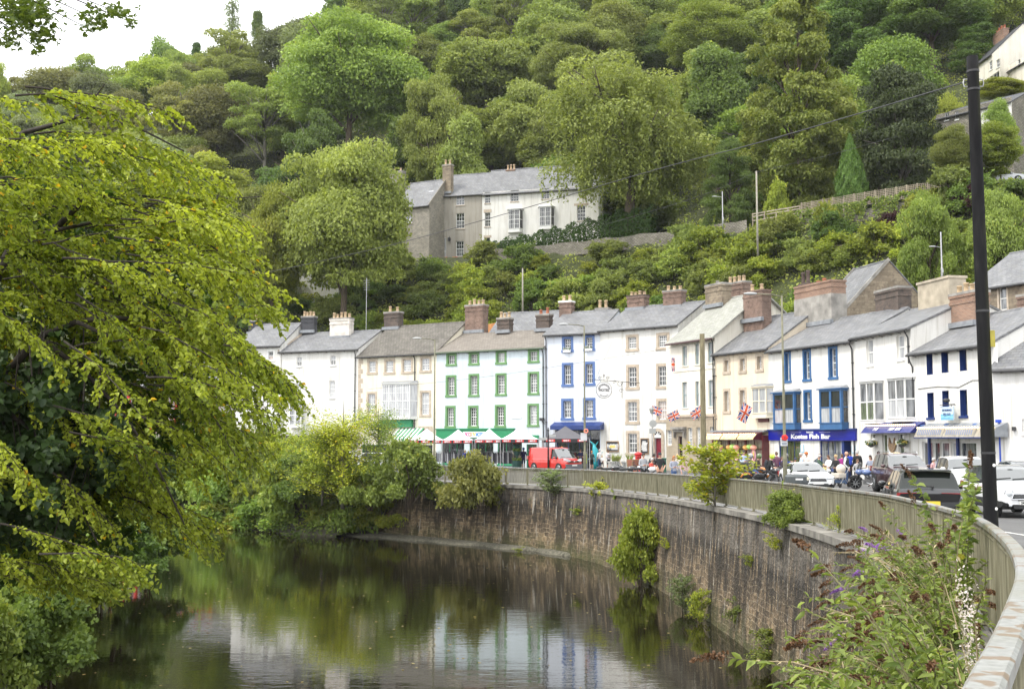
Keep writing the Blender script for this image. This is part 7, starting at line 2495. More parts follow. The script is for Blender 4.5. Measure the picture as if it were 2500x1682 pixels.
# == VEHICLES
RUBBER = P("tyre_rubber", (0.022, 0.022, 0.023), .85, .2, 8)
ALLOY = P("alloy_wheel", (0.42, 0.43, 0.44), .3, .1, 4, metal=.9)
CHROME = P("bright_chrome", (0.65, 0.66, 0.68), .12, .05, 3, metal=1)
LAMPG = P("headlamp_glass", (0.62, 0.65, 0.68), .06, .1, 9, coat=1)
REDL = P("tail_lamp_red", (0.26, 0.006, 0.008), .2, .15, 5, coat=1)
AMBER = P("amber_lens", (0.6, 0.2, 0.02), .15, .1, 5, coat=1)
TRIMK = P("black_plastic_trim", (0.02, 0.021, 0.022), .55, .2, 6)
PLATEW = P("white_number_plate", (0.75, 0.75, 0.72), .4, .04, 3)
PLATEY = P("yellow_number_plate", (0.75, 0.55, 0.05), .4, .04, 3)
INKK = P("plate_ink", (0.02, 0.02, 0.022), .6, .1, 3)
def car_glass():
 m, n, b, o = newmat("car_glass")
 b.inputs["Base Color"].default_value = (0.03, 0.036, 0.034, 1)
 b.inputs["Roughness"].default_value = .02
 b.inputs["Specular IOR Level"].default_value = 1.0
 b.inputs["IOR"].default_value = 1.85
 b.inputs["Coat Weight"].default_value = 1.0
 b.inputs["Coat Roughness"].default_value = .01
 return m
CARG = car_glass()
SIDEG = P("tinted_side_glass", (0.012, 0.016, 0.013), .04, .3, 2, spec=.6)
def paint(name, c, metal=0.0, rough=.32):
 return P(name, c, rough, .04, 1.2, metal=metal, coat=1.0)
PROF = {
 "suv": dict(top=[(0, .42), (.015, .52), (.06, .58), (.25, .645), (.285, .66), (.40, .93), (.47, .985), (.62, 1), (.80, .985), (.90, .945), (.955, .68), (.985, .60), (1, .48)],
    belt=.62, ws=(.285, .42), rs=(.89, .965), pillars=(.33, .50, .555, .70, .735, .87), zb=.17, taper=.17),
 "hatch": dict(top=[(0, .42), (.015, .53), (.06, .60), (.24, .665), (.27, .685), (.385, .93), (.46, .985), (.60, 1), (.82, .975), (.90, .92), (.955, .70), (.985, .60), (1, .46)],
    belt=.635, ws=(.27, .41), rs=(.89, .965), pillars=(.315, .60, .64, .86), zb=.15, taper=.15),
 "coupe": dict(top=[(0, .36), (.015, .46), (.07, .54), (.28, .63), (.31, .65), (.46, .95), (.55, 1), (.66, .975), (.80, .84), (.90, .70), (.97, .655), (1, .50)],
    belt=.62, ws=(.31, .49), rs=(.66, .88), pillars=(.36, .60, .625, .74), zb=.13, taper=.22),
 "van": dict(top=[(0, .30), (.012, .40), (.05, .46), (.15, .535), (.17, .55), (.30, .93), (.36, .985), (.50, 1), (.92, .99), (.985, .96), (1, .90)],
    belt=.53, ws=(.17, .32), rs=None, pillars=(.205, .37), zb=.13, taper=.10),
}
def car(name, label, cat, loc, rz, L, W, H, kind, body, cladding=None, roofm=None, plate=None, rails=False, lamp='wide', rear='plain', wheel_r=.34, group=None):
 """nose towards local -y"""
 t = thing(name, label, cat, loc, rz, group)
 pf = PROF[kind]
 tx, tz = zip(*pf["top"])
 st = sorted(set(list(np.linspace(0, 1, 41)) + [.01, .02, .975, .99] + list(pf["ws"]) + list(pf["pillars"]) + (list(pf["rs"]) if pf["rs"] else [])))
 fine = np.linspace(0, 1, 401)
 ft_ = np.interp(fine, tx, tz)
 k = np.ones(9) / 9
 fs2 = np.convolve(np.pad(ft_, 4, mode='edge'), k, 'valid')
 zb, belt = pf["zb"] * H, pf["belt"] * H
 hw = W / 2
 rings = []
 for s in st:
  zt = float(np.interp(s, fine, fs2)) * H
  wf = float(np.interp(s, [0, .02, .07, .16, .84, .93, .98, 1], [.74, .86, .95, 1, 1, .965, .90, .80]))
  w_ = hw * wf
  zbe = min(belt, zt - .04)
  up = max(0.0, (zt - zbe - .04) / (H - belt))
  wr = w_ * (.955 - pf["taper"] * min(1, up) * 1.15)
  zbb = zb + (.10 * H * max(0, 1 - s / .05) if s < .05 else 0) + (.12 * H * max(0, (s - .94) / .06) if s > .94 else 0)
  y = (s - .5) * L
  zm = zbb + (zbe - zbb) * .55
  pts = [(0, zbb), (w_ * .84, zbb), (w_ * .965, zbb + .06), (w_ * .99, zm - .1), (w_, zm + .05), (w_ * .985, zbe - .06), (w_ * .95, zbe)]
  zr = zt
  pts += [(wr * 1.0 + .0, max(zbe + .012, zr - .075 * min(1, up + .25))), (wr * .93, max(zbe + .02, zr - .022)), (wr * .6, zr - .002), (0, zr + .012 * min(1, up))]
  rings.append([(x, y, z) for x, z in pts])
 npt = len(rings[0])
 B, Gl = MB(), {"windscreen": MB(), "rear_screen": MB(), "side_window": MB(), "side_window ": MB()}
 def mirror(p):
  return (-p[0], p[1], p[2])
 pil = pf["pillars"]
 side_open = [(pil[i], pil[i + 1]) for i in range(0, len(pil) - 1, 2)]
 sideglass = []
 for i in range(len(st) - 1):
  sm = (st[i] + st[i + 1]) / 2
  for j in range(npt - 1):
   q = [rings[i][j], rings[i + 1][j], rings[i + 1][j + 1], rings[i][j + 1]]
   tgt, m = B, 0
   if j <= 1 or (cladding and j == 2):
    m = 1
   if j >= 7 and pf["ws"][0] < sm < pf["ws"][1]:
    tgt = Gl["windscreen"]
   elif pf["rs"] and j >= 7 and pf["rs"][0] < sm < pf["rs"][1]:
    tgt = Gl["rear_screen"]
   elif j == 6 and pil[0] < sm < pil[-1]:
    tgt = Gl["side_window"] if any(a < sm < b for a, b in side_open) else B
    m = 1 if tgt is B else 0
   elif roofm and j >= 6 and sm > pf["ws"][0]:
    m = 2
   tgt.quad(q[3], q[2], q[1], q[0], m)
   q2 = [mirror(p) for p in q]
   if tgt is Gl["side_window"]:
    tgt = Gl["side_window "]
   tgt.quad(q2[0], q2[1], q2[2], q2[3], m)
 for ring, flip in ((rings[0], False), (rings[-1], True)):
  loop = ring + [mirror(p) for p in reversed(ring[1:-1])]
  B.poly(loop if not flip else list(reversed(loop)), 0)
 bo = B.build("body", [body, TRIMK, roofm or body], t, smooth=True)
 for nm, g in Gl.items():
  if g.v:
   g.build(nm.strip(), CARG if nm == 'windscreen' else SIDEG, t, smooth=True)
 for sy, yy in (("f", -.5 + (.19 if kind != "van" else .17)), ("r", .5 - .19)):
  for sx in (-1, 1):
   x = sx * (hw - .11)
   Mx = Matrix.Translation((x, yy * L, wheel_r)) @ Matrix.Rotation(R(90), 4, 'Y')
   ar = MB().lathe([(wheel_r * 1.17, -.125), (wheel_r * 1.2, .122)], 20, (0, 0, 0), 0, Matrix.Translation((sx * (hw - .123), yy * L, wheel_r + .02)) @ Matrix.Rotation(R(90), 4, 'Y'))
   ar.build("wheel_arch", TRIMK, t)
   wl = MB().lathe([(wheel_r * .62, -.115), (wheel_r * .93, -.11), (wheel_r, -.07), (wheel_r, .07), (wheel_r * .93, .11), (wheel_r * .62, .115)], 22, (0, 0, 0), 0, Matrix.Translation((sx * (hw - .095), yy * L, wheel_r)) @ Matrix.Rotation(R(90), 4, 'Y'))
   wo = wl.build("wheel", RUBBER, t, smooth=False)
   rm = MB()
   xo = sx * (hw + .022)
   for kx in range(5):
    a = 2 * math.pi * kx / 5
    rm.bar((xo, yy * L + math.cos(a) * wheel_r * .1, wheel_r + math.sin(a) * wheel_r * .1), (xo, yy * L + math.cos(a) * wheel_r * .6, wheel_r + math.sin(a) * wheel_r * .6), .07, .03, up=(1, 0, 0))
   rm.lathe([(.05, -.02), (.05, .02)], 10, (0, 0, 0), 0, Matrix.Translation((xo, yy * L, wheel_r)) @ Matrix.Rotation(R(90), 4, 'Y'))
   rm.tube([(xo, yy * L + math.cos(a) * wheel_r * .62, wheel_r + math.sin(a) * wheel_r * .62) for a in np.linspace(0, 2 * math.pi, 19)], .02, 5)
   rm.build("rim", ALLOY, wo)
 yf = -L / 2
 def front_y(x, z):
  """distance of the nose surface at |x|: ends taper back"""
  return yf - .012
 nw = hw * .74
 zl = H * (.415 if kind not in ("van",) else .40)
 for sx in (-1, 1):
  hl = MB()
  if lamp == 'round':
   hl.ball((sx * nw * .83, yf + .07, H * .47), (.125, .11, .135), 0, 14, 8)
   hl.tube([(sx * nw * .83 + math.cos(a) * .135, yf - .005 + .05, H * .47 + math.sin(a) * .145) for a in np.linspace(0, 6.283, 17)], .014, 5, 1)
   hl.build("headlight", [LAMPG, CHROME], t, smooth=True)
   MB().ball((sx * nw * .78, yf + .03, H * .24), (.06, .05, .06), 0, 10, 6).build("fog_lamp", LAMPG, t, smooth=True)
  else:
   hgt = .10 if kind != "van" else .2
   pts = [(nw * .52, zl), (nw * 1.06, zl + hgt * .55), (nw * 1.26, zl + hgt * .95), (nw * 1.24, zl + hgt * 1.5), (nw * .95, zl + hgt * 1.35), (nw * .55, zl + hgt * .8)]
   ys = [yf - .01, yf + .0, yf + .20, yf + .20, yf + .04, yf - .01]
   vs = [(sx * x, y - .004, z) for (x, z), y in zip(pts, ys)] + [(sx * x * .97, y + .12, z) for (x, z), y in zip(pts, ys)]
   n_ = len(pts)
   fs3 = [tuple(range(n_)) if sx > 0 else tuple(reversed(range(n_)))] + [(i, (i + 1) % n_, (i + 1) % n_ + n_, i + n_) for i in range(n_)]
   hl.add(vs, fs3)
   hl.build("headlight", LAMPG, t)
 gr = MB()
 if kind == "van":
  gr.prism([(-nw * .85, zl - .02), (nw * .85, zl - .02), (nw * .5, zl + .12), (-nw * .5, zl + .12)], yf - .02, yf + .05, 0)
  gr.box(-nw * .9, nw * .9, yf - .03, yf + .05, zl + .02, zl + .05, 1)
  gr.prism([(-nw * 1.05, H * .13), (nw * 1.05, H * .13), (nw * 1.2, H * .33), (-nw * 1.2, H * .33)], yf - .03, yf + .25, 2)
  gr.ball((0, yf - .03, zl + .035), (.09, .02, .09), 1, 12, 6)
 elif lamp == 'round':
  gr.prism([(-nw * .72, H * .36), (nw * .72, H * .36), (nw * .62, H * .455), (-nw * .62, H * .455)], yf - .015, yf + .05, 0)
  gr.tube([(-nw * .74, yf - .02, H * .355), (nw * .74, yf - .02, H * .355), (nw * .64, yf - .02, H * .46), (-nw * .64, yf - .02, H * .46), (-nw * .74, yf - .02, H * .355)], .014, 5, 1)
  for kz in (.385, .41, .435):
   gr.box(-nw * .62, nw * .62, yf - .025, yf - .012, H * kz - .006, H * kz + .006, 1)
  gr.box(-nw * .45, nw * .45, yf - .018, yf + .03, H * .325, H * .345, 0)
  gr.prism([(-nw * .62, H * .17), (nw * .62, H * .17), (nw * .68, H * .235), (-nw * .68, H * .235)], yf - .018, yf + .05, 0)
 else:
  gr.prism([(-nw * .6, zl - .10), (nw * .6, zl - .10), (nw * .5, zl + .06), (-nw * .5, zl + .06)], yf - .015, yf + .05, 0)
  gr.box(-nw * .52, nw * .52, yf - .025, yf, zl - .02, zl + .01, 1)
  gr.prism([(-nw * .8, H * .17), (nw * .8, H * .17), (nw * .7, H * .26), (-nw * .7, H * .26)], yf - .015, yf + .05, 0)
 gr.build("grille", [TRIMK, CHROME, P("grey_bumper", (0.13, 0.14, 0.155), .6, .12, 5)], t)
 if plate:
  pz = H * .285 if lamp == 'round' else H * .28
  pl_ = MB().box(-.26, .26, yf - .035, yf - .02, pz - .055, pz + .055).build("number_plate", PLATEW, t)
  if plate.strip():
   text_part(plate, .115, INKK, pl_, loc=(0, yf - .036, pz), bold=.003, xs=.82, ext=.002)
 yr_ = L / 2
 for sx in (-1, 1):
  tl = MB()
  if rear == 'blade':
   tl.prism([(sx * .30, H * .575), (sx * hw * .97, H * .57), (sx * hw * .985, H * .51), (sx * hw * .93, H * .51), (sx * hw * .86, H * .555), (sx * .30, H * .567)], yr_ - .16, yr_ + .012)
  else:
   tl.prism([(sx * hw * .70, H * .50), (sx * hw * .97, H * .50), (sx * hw * .95, H * .64), (sx * hw * .78, H * .62)], yr_ - .16, yr_ + .008)
  tl.build("tail_light", REDL, t)
  if rear == 'blade':
   MB().prism([(sx * hw * .84, H * .22), (sx * hw * .93, H * .24), (sx * hw * .90, H * .34), (sx * hw * .86, H * .34)], yr_ - .08, yr_ + .02).build("rear_reflector", REDL, t)
 tb = MB()
 if rear == 'blade':
  tb.prism([(-hw * .82, H * .41), (hw * .82, H * .41), (hw * .90, H * .555), (-hw * .90, H * .555)], yr_ - .1, yr_ + .006)
  tb.prism([(-hw * .80, H * .17), (hw * .80, H * .17), (hw * .84, H * .32), (-hw * .84, H * .32)], yr_ - .1, yr_ + .03)
  tb.build("tailgate_panel", P("gloss_black", (0.008, 0.008, 0.009), .12, .1, 3), t)
  sp = MB().prism([(-hw * .70, H * .965), (hw * .70, H * .965), (hw * .66, H * .99), (-hw * .66, H * .99)], yr_ - L * .13, yr_ - L * .055)
  sp.build("roof_spoiler", body, t, bevel=.01)
  for k in range(6):
   MB().box(-.25 + k * .1 - .018, -.25 + k * .1 + .018, yr_ + .0, yr_ + .012, H * .372, H * .392).build("badge_letter", CHROME, t) if k != 2 else None
  MB().bar((-.1, yr_ - .10, H * .68), (.32, yr_ - .09, H * .70), .05, .03).ball((-.08, yr_ - .09, H * .68), .05).build("rear_wiper", TRIMK, t)
 else:
  tb.box(-hw * .7, hw * .7, yr_ - .1, yr_ + .02, H * .19, H * .3)
  tb.build("rear_bumper", TRIMK, t)
 MB().box(-.26, .26, yr_ + .006, yr_ + .03, H * .35, H * .35 + .11).build("rear_plate", PLATEY, t)
 zmir = belt + .09
 ym = (pf["ws"][0] + .075 - .5) * L
 for sx in (-1, 1):
  mb = MB().ball((sx * (hw + .10), ym, zmir), (.12, .08, .085), 0, 10, 6).bar((sx * (hw * .93), ym, zmir - .05), (sx * (hw + .06), ym, zmir - .03), .05, .04, 1)
  mb.build("wing_mirror", [body if not cladding else TRIMK, TRIMK], t, smooth=True)
  for fr_ in ((.52, .70) if kind in ("suv",) else (.56,)):
   MB().box(sx * hw * .985 - .02, sx * hw * .985 + .025, (fr_ - .5) * L - .09, (fr_ - .5) * L + .09, belt - .15, belt - .115).build("door_handle", body, t)
  if rails:
   zr = H + .02
   MB().tube([(sx * hw * .66, (.40 - .5) * L, zr - .06), (sx * hw * .68, (.46 - .5) * L, zr + .03), (sx * hw * .68, (.80 - .5) * L, zr + .02), (sx * hw * .66, (.87 - .5) * L, zr - .06)], .022, 6).build("roof_rail", ALLOY if rails == 1 else TRIMK, t, smooth=True)
  seam = MB()
  for fr_ in ((pf["pillars"][0] + .02, .53, .725) if kind == "suv" else ((pf["pillars"][0] + .02, .62) if kind != "van" else (.21, .385, .64))):
   seam.bar((sx * (hw * .992), (fr_ - .5) * L, H * .26), (sx * (hw * .996), (fr_ - .5) * L, belt - .05), .012, .012)
  seam.build("door_seam", TRIMK, t)
 wy = (pf["ws"][0] + .012 - .5) * L
 zw = float(np.interp(pf["ws"][0] + .012, fine, fs2)) * H + .02
 MB().bar((-.05, wy, zw), (.5, wy + .05, zw + .035), .025).bar((-.65, wy, zw), (-.1, wy + .05, zw + .035), .025).build("wiper", TRIMK, t)
 MB().ball((0, (np.mean(pf["ws"]) + .02 - .5) * L + .06, H * .90), (.11, .03, .04)).build("inside_mirror", TRIMK, t)
 return t
def gpt(x, Y, dz=-.11):
 X = (x - 1250) / F * Y
 return (X, Y, float(GS(Y)) + dz)
car("van", "bright red delivery van with grey bumper parked beside the black gazebo", "van", gpt(1354, 93), R(37), 4.95, 1.95, 1.98, "van", paint("van_red", (0.56, 0.018, 0.01)), plate=" ", wheel_r=.33)
car("parked_car", "white coupe seen front on behind the litter bin lid", "car", gpt(1963, 58), R(2), 4.2, 1.85, 1.36, "coupe", paint("car_white", (0.74, 0.75, 0.75)), plate=" ")
car("parked_car", "maroon seven seat SUV with silver roof rails facing the camera", "car", gpt(2196, 55), R(-3), 4.75, 1.9, 1.86, "suv", paint("maroon_metallic", (0.065, 0.025, 0.028), .35), rails=1, plate=" ", wheel_r=.38)
car("parked_car", "dark grey crossover seen from behind with a black band across its tailgate", "car", gpt(2238, 34.5, -.08), R(168), 4.3, 1.84, 1.54, "suv", paint("dark_metallic", (0.016, 0.018, 0.021), .0), rear='blade', wheel_r=.34)
car("parked_car", "white crossover with black side windows parked behind the small white car", "car", gpt(2345, 53), R(-8), 4.5, 1.85, 1.72, "suv", paint("car_white", (0.74, 0.75, 0.75)), plate=" ", wheel_r=.36)
car("parked_car", "small white hatchback with round headlamps and a black roof by the big pole", "car", gpt(2446, 38.0), R(-5), 4.05, 1.78, 1.6, "hatch", paint("mini_white", (0.72, 0.73, 0.74)), roofm=paint("roof_black", (0.012, 0.012, 0.013)), lamp='round', plate="SM17 XGT", cladding=True, wheel_r=.33)
car("parked_car", "dark grey hatchback cut by the right edge of the picture", "car", gpt(2496, 51), R(-9), 4.2, 1.8, 1.55, "hatch", paint("slate_grey", (0.10, 0.11, 0.12), .3), plate=" ")
car("parked_car", "silver car parked behind the yellowing tree at the left", "car", gpt(705, 104), R(70), 4.3, 1.78, 1.5, "hatch", paint("silver_metallic", (0.45, 0.46, 0.48), .5))
car("parked_car", "white estate car half hidden behind the olive brown bush", "car", gpt(935, 100), R(80), 4.5, 1.78, 1.5, "suv", paint("car_white", (0.74, 0.75, 0.75)))
_y = 128
car("parked_car", "silver car parked on the hillside lane at the right edge", "car", ((2470 - 1250) / F * _y, _y, at(2470, 450, _y).z), R(75), 4.3, 1.8, 1.5, "hatch", paint("silver_metallic", (0.45, 0.46, 0.48), .5))
# == PEOPLE
HAIRC = {"dark": P("dark_hair", (0.022, 0.015, 0.011), .6, .3, 30), "brown": P("brown_hair", (0.10, 0.055, 0.03), .6, .3, 30), "blonde": P("blonde_hair", (0.50, 0.36, 0.18), .6, .2, 30),
  "grey": P("grey_hair", (0.42, 0.41, 0.40), .6, .2, 30), "ginger": P("ginger_hair", (0.40, 0.16, 0.05), .6, .2, 30)}
SKIN = P("skin", (0.52, 0.30, 0.21), .5, .1, 6)
EYEM = P("face_dark", (0.05, 0.03, 0.028), .5, .1, 9)
LIPM = P("lips", (0.40, 0.14, 0.12), .5, .1, 9)
SHOE = P("shoes", (0.05, 0.045, 0.042), .7, .4, 9)
def skeleton(pose):
 J = dict(pel=(0, 0, .93), spi=(0, .01, 1.12), che=(0, .015, 1.34), nek=(0, .01, 1.49), hed=(0, -.005, 1.57))
 for s, q in ((-1, "l"), (1, "r")):
  J["sh" + q] = (s * .175, .02, 1.41)
  J["el" + q] = (s * .235, .035, 1.13)
  J["wr" + q] = (s * .245, -.045, .89)
  J["ha" + q] = (s * .245, -.065, .82)
  J["hi" + q] = (s * .09, 0, .88)
  J["kn" + q] = (s * .10, -.02, .49)
  J["an" + q] = (s * .10, .025, .085)
  J["to" + q] = (s * .115, -.135, .035)
 if pose == "walk":
  J.update(knl=(-.09, -.17, .51), anl=(-.09, -.22, .10), tol=(-.1, -.38, .06), knr=(.09, .06, .47), anr=(.09, .30, .14), tor=(.1, .22, .04),
    ell=(-.24, .14, 1.15), wrl=(-.24, .10, .91), hal=(-.24, .075, .84), elr=(.24, -.09, 1.15), wrr=(.22, -.24, .96), har=(.21, -.29, .91))
 if pose == "pockets":
  J.update(wrl=(-.19, -.12, .93), hal=(-.16, -.13, .87), wrr=(.19, -.12, .93), har=(.16, -.13, .87), ell=(-.29, .06, 1.14), elr=(.29, .06, 1.14))
 if pose == "hold":
  J.update(ell=(-.25, -.03, 1.16), wrl=(-.16, -.27, 1.12), hal=(-.10, -.32, 1.14), elr=(.25, -.03, 1.16), wrr=(.16, -.27, 1.10), har=(.10, -.32, 1.12))
 if pose == "reach":
  J.update(elr=(.33, -.14, 1.38), wrr=(.48, -.33, 1.44), har=(.53, -.39, 1.45))
 if pose == "push":
  J.update(ell=(-.24, -.10, 1.15), wrl=(-.20, -.36, 1.05), hal=(-.19, -.43, 1.04), elr=(.24, -.10, 1.15), wrr=(.20, -.36, 1.05), har=(.19, -.43, 1.04))
 if pose == "bend":
  for k in ("spi", "che", "nek", "hed", "shl", "shr"):
   x, y, z = J[k]
   a = (z - .93)
   J[k] = (x, y - a * .62, .93 + a * .78)
  J.update(ell=(-.24, -.32, 1.02), wrl=(-.2, -.48, .86), hal=(-.19, -.53, .80), elr=(.24, -.32, 1.02), wrr=(.2, -.48, .86), har=(.19, -.53, .80))
 if pose in ("sit", "ride"):
  dz = -.40 if pose == "sit" else -.10
  for k in list(J):
   x, y, z = J[k]
   if k[:2] not in ("kn", "an", "to"):
    J[k] = (x, y, z + dz)
  s_ = .48 if pose == "sit" else .83
  for s, q in ((-1, "l"), (1, "r")):
   sp_ = .1 if pose == "sit" else .26
   J["kn" + q] = (s * sp_, -.42, s_ - .02 if pose == "sit" else .58)
   J["an" + q] = (s * sp_, -.42 if pose == "sit" else -.16, .09 if pose == "sit" else .24)
   J["to" + q] = (s * sp_, -.57 if pose == "sit" else -.32, .04 if pose == "sit" else .19)
   J["el" + q] = (s * .27, -.22, 1.16 + dz)
   J["wr" + q] = (s * (.16 if pose == "sit" else .33), -.42, (.98 if pose == "sit" else 1.05) + dz * .8)
   J["ha" + q] = (s * (.14 if pose == "sit" else .34), -.49, (.96 if pose == "sit" else 1.05) + dz * .8)
  if pose == "ride":
   for k in ("spi", "che", "nek", "hed", "shl", "shr"):
    x, y, z = J[k]
    J[k] = (x, y - (z - .8) * .38, z - .03)
 return J
RAD = dict(pel=.135, spi=.122, che=.138, nek=.055, hed=.062, sh=.068, el=.046, wr=.032, ha=.036, hi=.092, kn=.058, an=.041, to=.036)
_bodies = {}
def body_mesh(pose, slim=1.0):
 key = (pose, slim)
 if key in _bodies:
  return _bodies[key]
 J = skeleton(pose)
 names, verts, edges = [], [], []
 def v(k, p=None):
  names.append(k)
  verts.append(p or J[k])
  return len(verts) - 1
 id_ = {k: v(k) for k in ("pel", "spi", "che", "nek", "hed")}
 edges += [(id_["pel"], id_["spi"]), (id_["spi"], id_["che"]), (id_["che"], id_["nek"]), (id_["nek"], id_["hed"])]
 rad = [RAD[k] * slim for k in ("pel", "spi", "che", "nek", "hed")]
 for s, q in ((-1, "l"), (1, "r")):
  chain = [id_["che"]] + [v(k + q) for k in ("sh", "el", "wr", "ha")]
  rad += [RAD[k] * (slim if k == "sh" else 1) for k in ("sh", "el", "wr", "ha")]
  edges += list(zip(chain[:-1], chain[1:]))
  h_, w_ = np.array(J["ha" + q]), np.array(J["wr" + q])
  d = unit((h_ - w_)[None])[0]
  sd = unit(np.cross(d, [0, 1, .2])[None])[0]
  for fi, (o_, l_) in enumerate(((-.03, .07), (-.01, .08), (.01, .076), (.028, .06))):
   p1 = h_ + d * .035 + sd * o_
   a = v("fi" + q, tuple(p1))
   b_ = v("fi" + q, tuple(p1 + d * l_ * .5 + np.array([0, -.006, 0])))
   c = v("fi" + q, tuple(p1 + d * l_ + np.array([0, -.022, 0])))
   edges += [(chain[-1], a), (a, b_), (b_, c)]
   rad += [.011, .0095, .008]
  th = h_ - d * .01 + sd * -.045 * (1 if s > 0 else -1) + np.array([0, -.02, 0])
  a = v("fi" + q, tuple(th))
  b_ = v("fi" + q, tuple(th + d * .035 + np.array([0, -.02, 0])))
  edges += [(chain[-1], a), (a, b_)]
  rad += [.012, .009]
  chain = [id_["pel"]] + [v(k + q) for k in ("hi", "kn", "an", "to")]
  rad += [RAD[k] * (slim if k == "hi" else 1) for k in ("hi", "kn", "an", "to")]
  edges += list(zip(chain[:-1], chain[1:]))
 me = bpy.data.meshes.new("figure")
 me.from_pydata(verts, edges, [])
 ob = bpy.data.objects.new("figure", me)
 COL.objects.link(ob)
 ob.modifiers.new("skin", 'SKIN')
 sv = me.skin_vertices[0].data
 for i, r in enumerate(rad):
  k = names[i]
  rx, ry = r, r
  if k in ("pel", "spi", "che"):
   rx, ry = r * 1.22, r * .86
  sv[i].radius = (rx, ry)
  sv[i].use_root = (i == 0)
 sb = ob.modifiers.new("sub", 'SUBSURF')
 sb.levels = sb.render_levels = 1
 dg = bpy.context.evaluated_depsgraph_get()
 m2 = bpy.data.meshes.new_from_object(ob.evaluated_get(dg))
 bpy.data.objects.remove(ob)
 segs, reg_ = [], []
 for a, b_ in edges:
  ka, kb = names[a][:2], names[b_][:2]
  segs.append((verts[a], verts[b_]))
  if kb in ("fi", "ha") or names[b_] == "hed":
   reg_.append(0)
  elif kb == "wr":
   reg_.append(4)
  elif kb in ("sh", "el") or names[b_] in ("che", "nek", "spi"):
   reg_.append(1)
  elif kb in ("hi", "kn"):
   reg_.append(2)
  elif kb == "an":
   reg_.append(5)
  elif kb == "to":
   reg_.append(3)
  else:
   reg_.append(1)
 A = np.array([s[0] for s in segs])
 Bv = np.array([s[1] for s in segs])
 e = Bv - A
 C = np.array([p.center for p in m2.polygons])
 t = np.clip(np.einsum('ijk,jk->ij', C[:, None] - A[None], e) / np.maximum((e * e).sum(1), 1e-9), 0, 1)
 d = np.linalg.norm(C[:, None] - (A[None] + t[..., None] * e[None]), axis=2)
 mi = np.array(reg_)[np.argmin(d, axis=1)]
 nz = J["nek"][2]
 h0 = np.array(J["hed"]) + [0, -.012, .095]
 hv, hf, hm = [], [], []
 nn, kk = 18, 14
 for i in range(kk + 1):
  tt = math.pi * (.03 + .94 * i / kk)
  for j in range(nn):
   a = 2 * math.pi * j / nn - math.pi / 2
   x, y, z = .076 * math.sin(tt) * math.cos(a), .098 * math.sin(tt) * math.sin(a), -.118 * math.cos(tt)
   fr_ = max(0, -y / .098)
   if z < -.02:
    x *= 1 + z * 2.2
    y *= 1 + z * .8
   if abs(x) < .022 and -.04 < z < .02 and fr_ > .8:
    y -= .022 * (1 - (z + .04) / .09)
   if abs(abs(x) - .032) < .014 and abs(z - .005) < .014 and fr_ > .6:
    y += .008
   if abs(x) > .066 and abs(z) < .03 and -.02 < y < .03:
    x *= 1.16
   hv.append(tuple(h0 + [x, y, z]))
 for i in range(kk):
  for j in range(nn):
   f = (i * nn + j, i * nn + (j + 1) % nn, (i + 1) * nn + (j + 1) % nn, (i + 1) * nn + j)
   c = np.mean([hv[q] for q in f], axis=0) - h0
   m_ = 0
   if c[1] < -.05 and abs(abs(c[0]) - .033) < .014 and abs(c[2] - .006) < .010:
    m_ = 6
   elif c[1] < -.05 and abs(c[0]) < .026 and abs(c[2] + .058) < .010:
    m_ = 7
   hf.append(f)
   hm.append(m_)
 hf += [tuple(reversed(range(nn))), tuple(kk * nn + j for j in range(nn))]
 hm += [0, 0]
 V = [tuple(v_.co) for v_ in m2.vertices]
 Fc = [tuple(p.vertices) for p in m2.polygons]
 o = len(V)
 out_ = bpy.data.meshes.new("body")
 out_.from_pydata(V + hv, [], Fc + [tuple(i + o for i in f) for f in hf])
 out_.polygons.foreach_set("material_index", list(mi) + hm)
 out_.polygons.foreach_set("use_smooth", [True] * len(out_.polygons))
 for m in (SKIN, SHOE, SHOE, SHOE, SKIN, SKIN, EYEM, LIPM):
  out_.materials.append(m)
 bpy.data.meshes.remove(m2)
 _bodies[key] = (out_, h0, J)
 return _bodies[key]
CL = {}
def cloth(c):
 k = "cloth_%02d_%02d_%02d" % tuple(int(x * 99) for x in c)
 return P(k, c, .85, .16, 5)
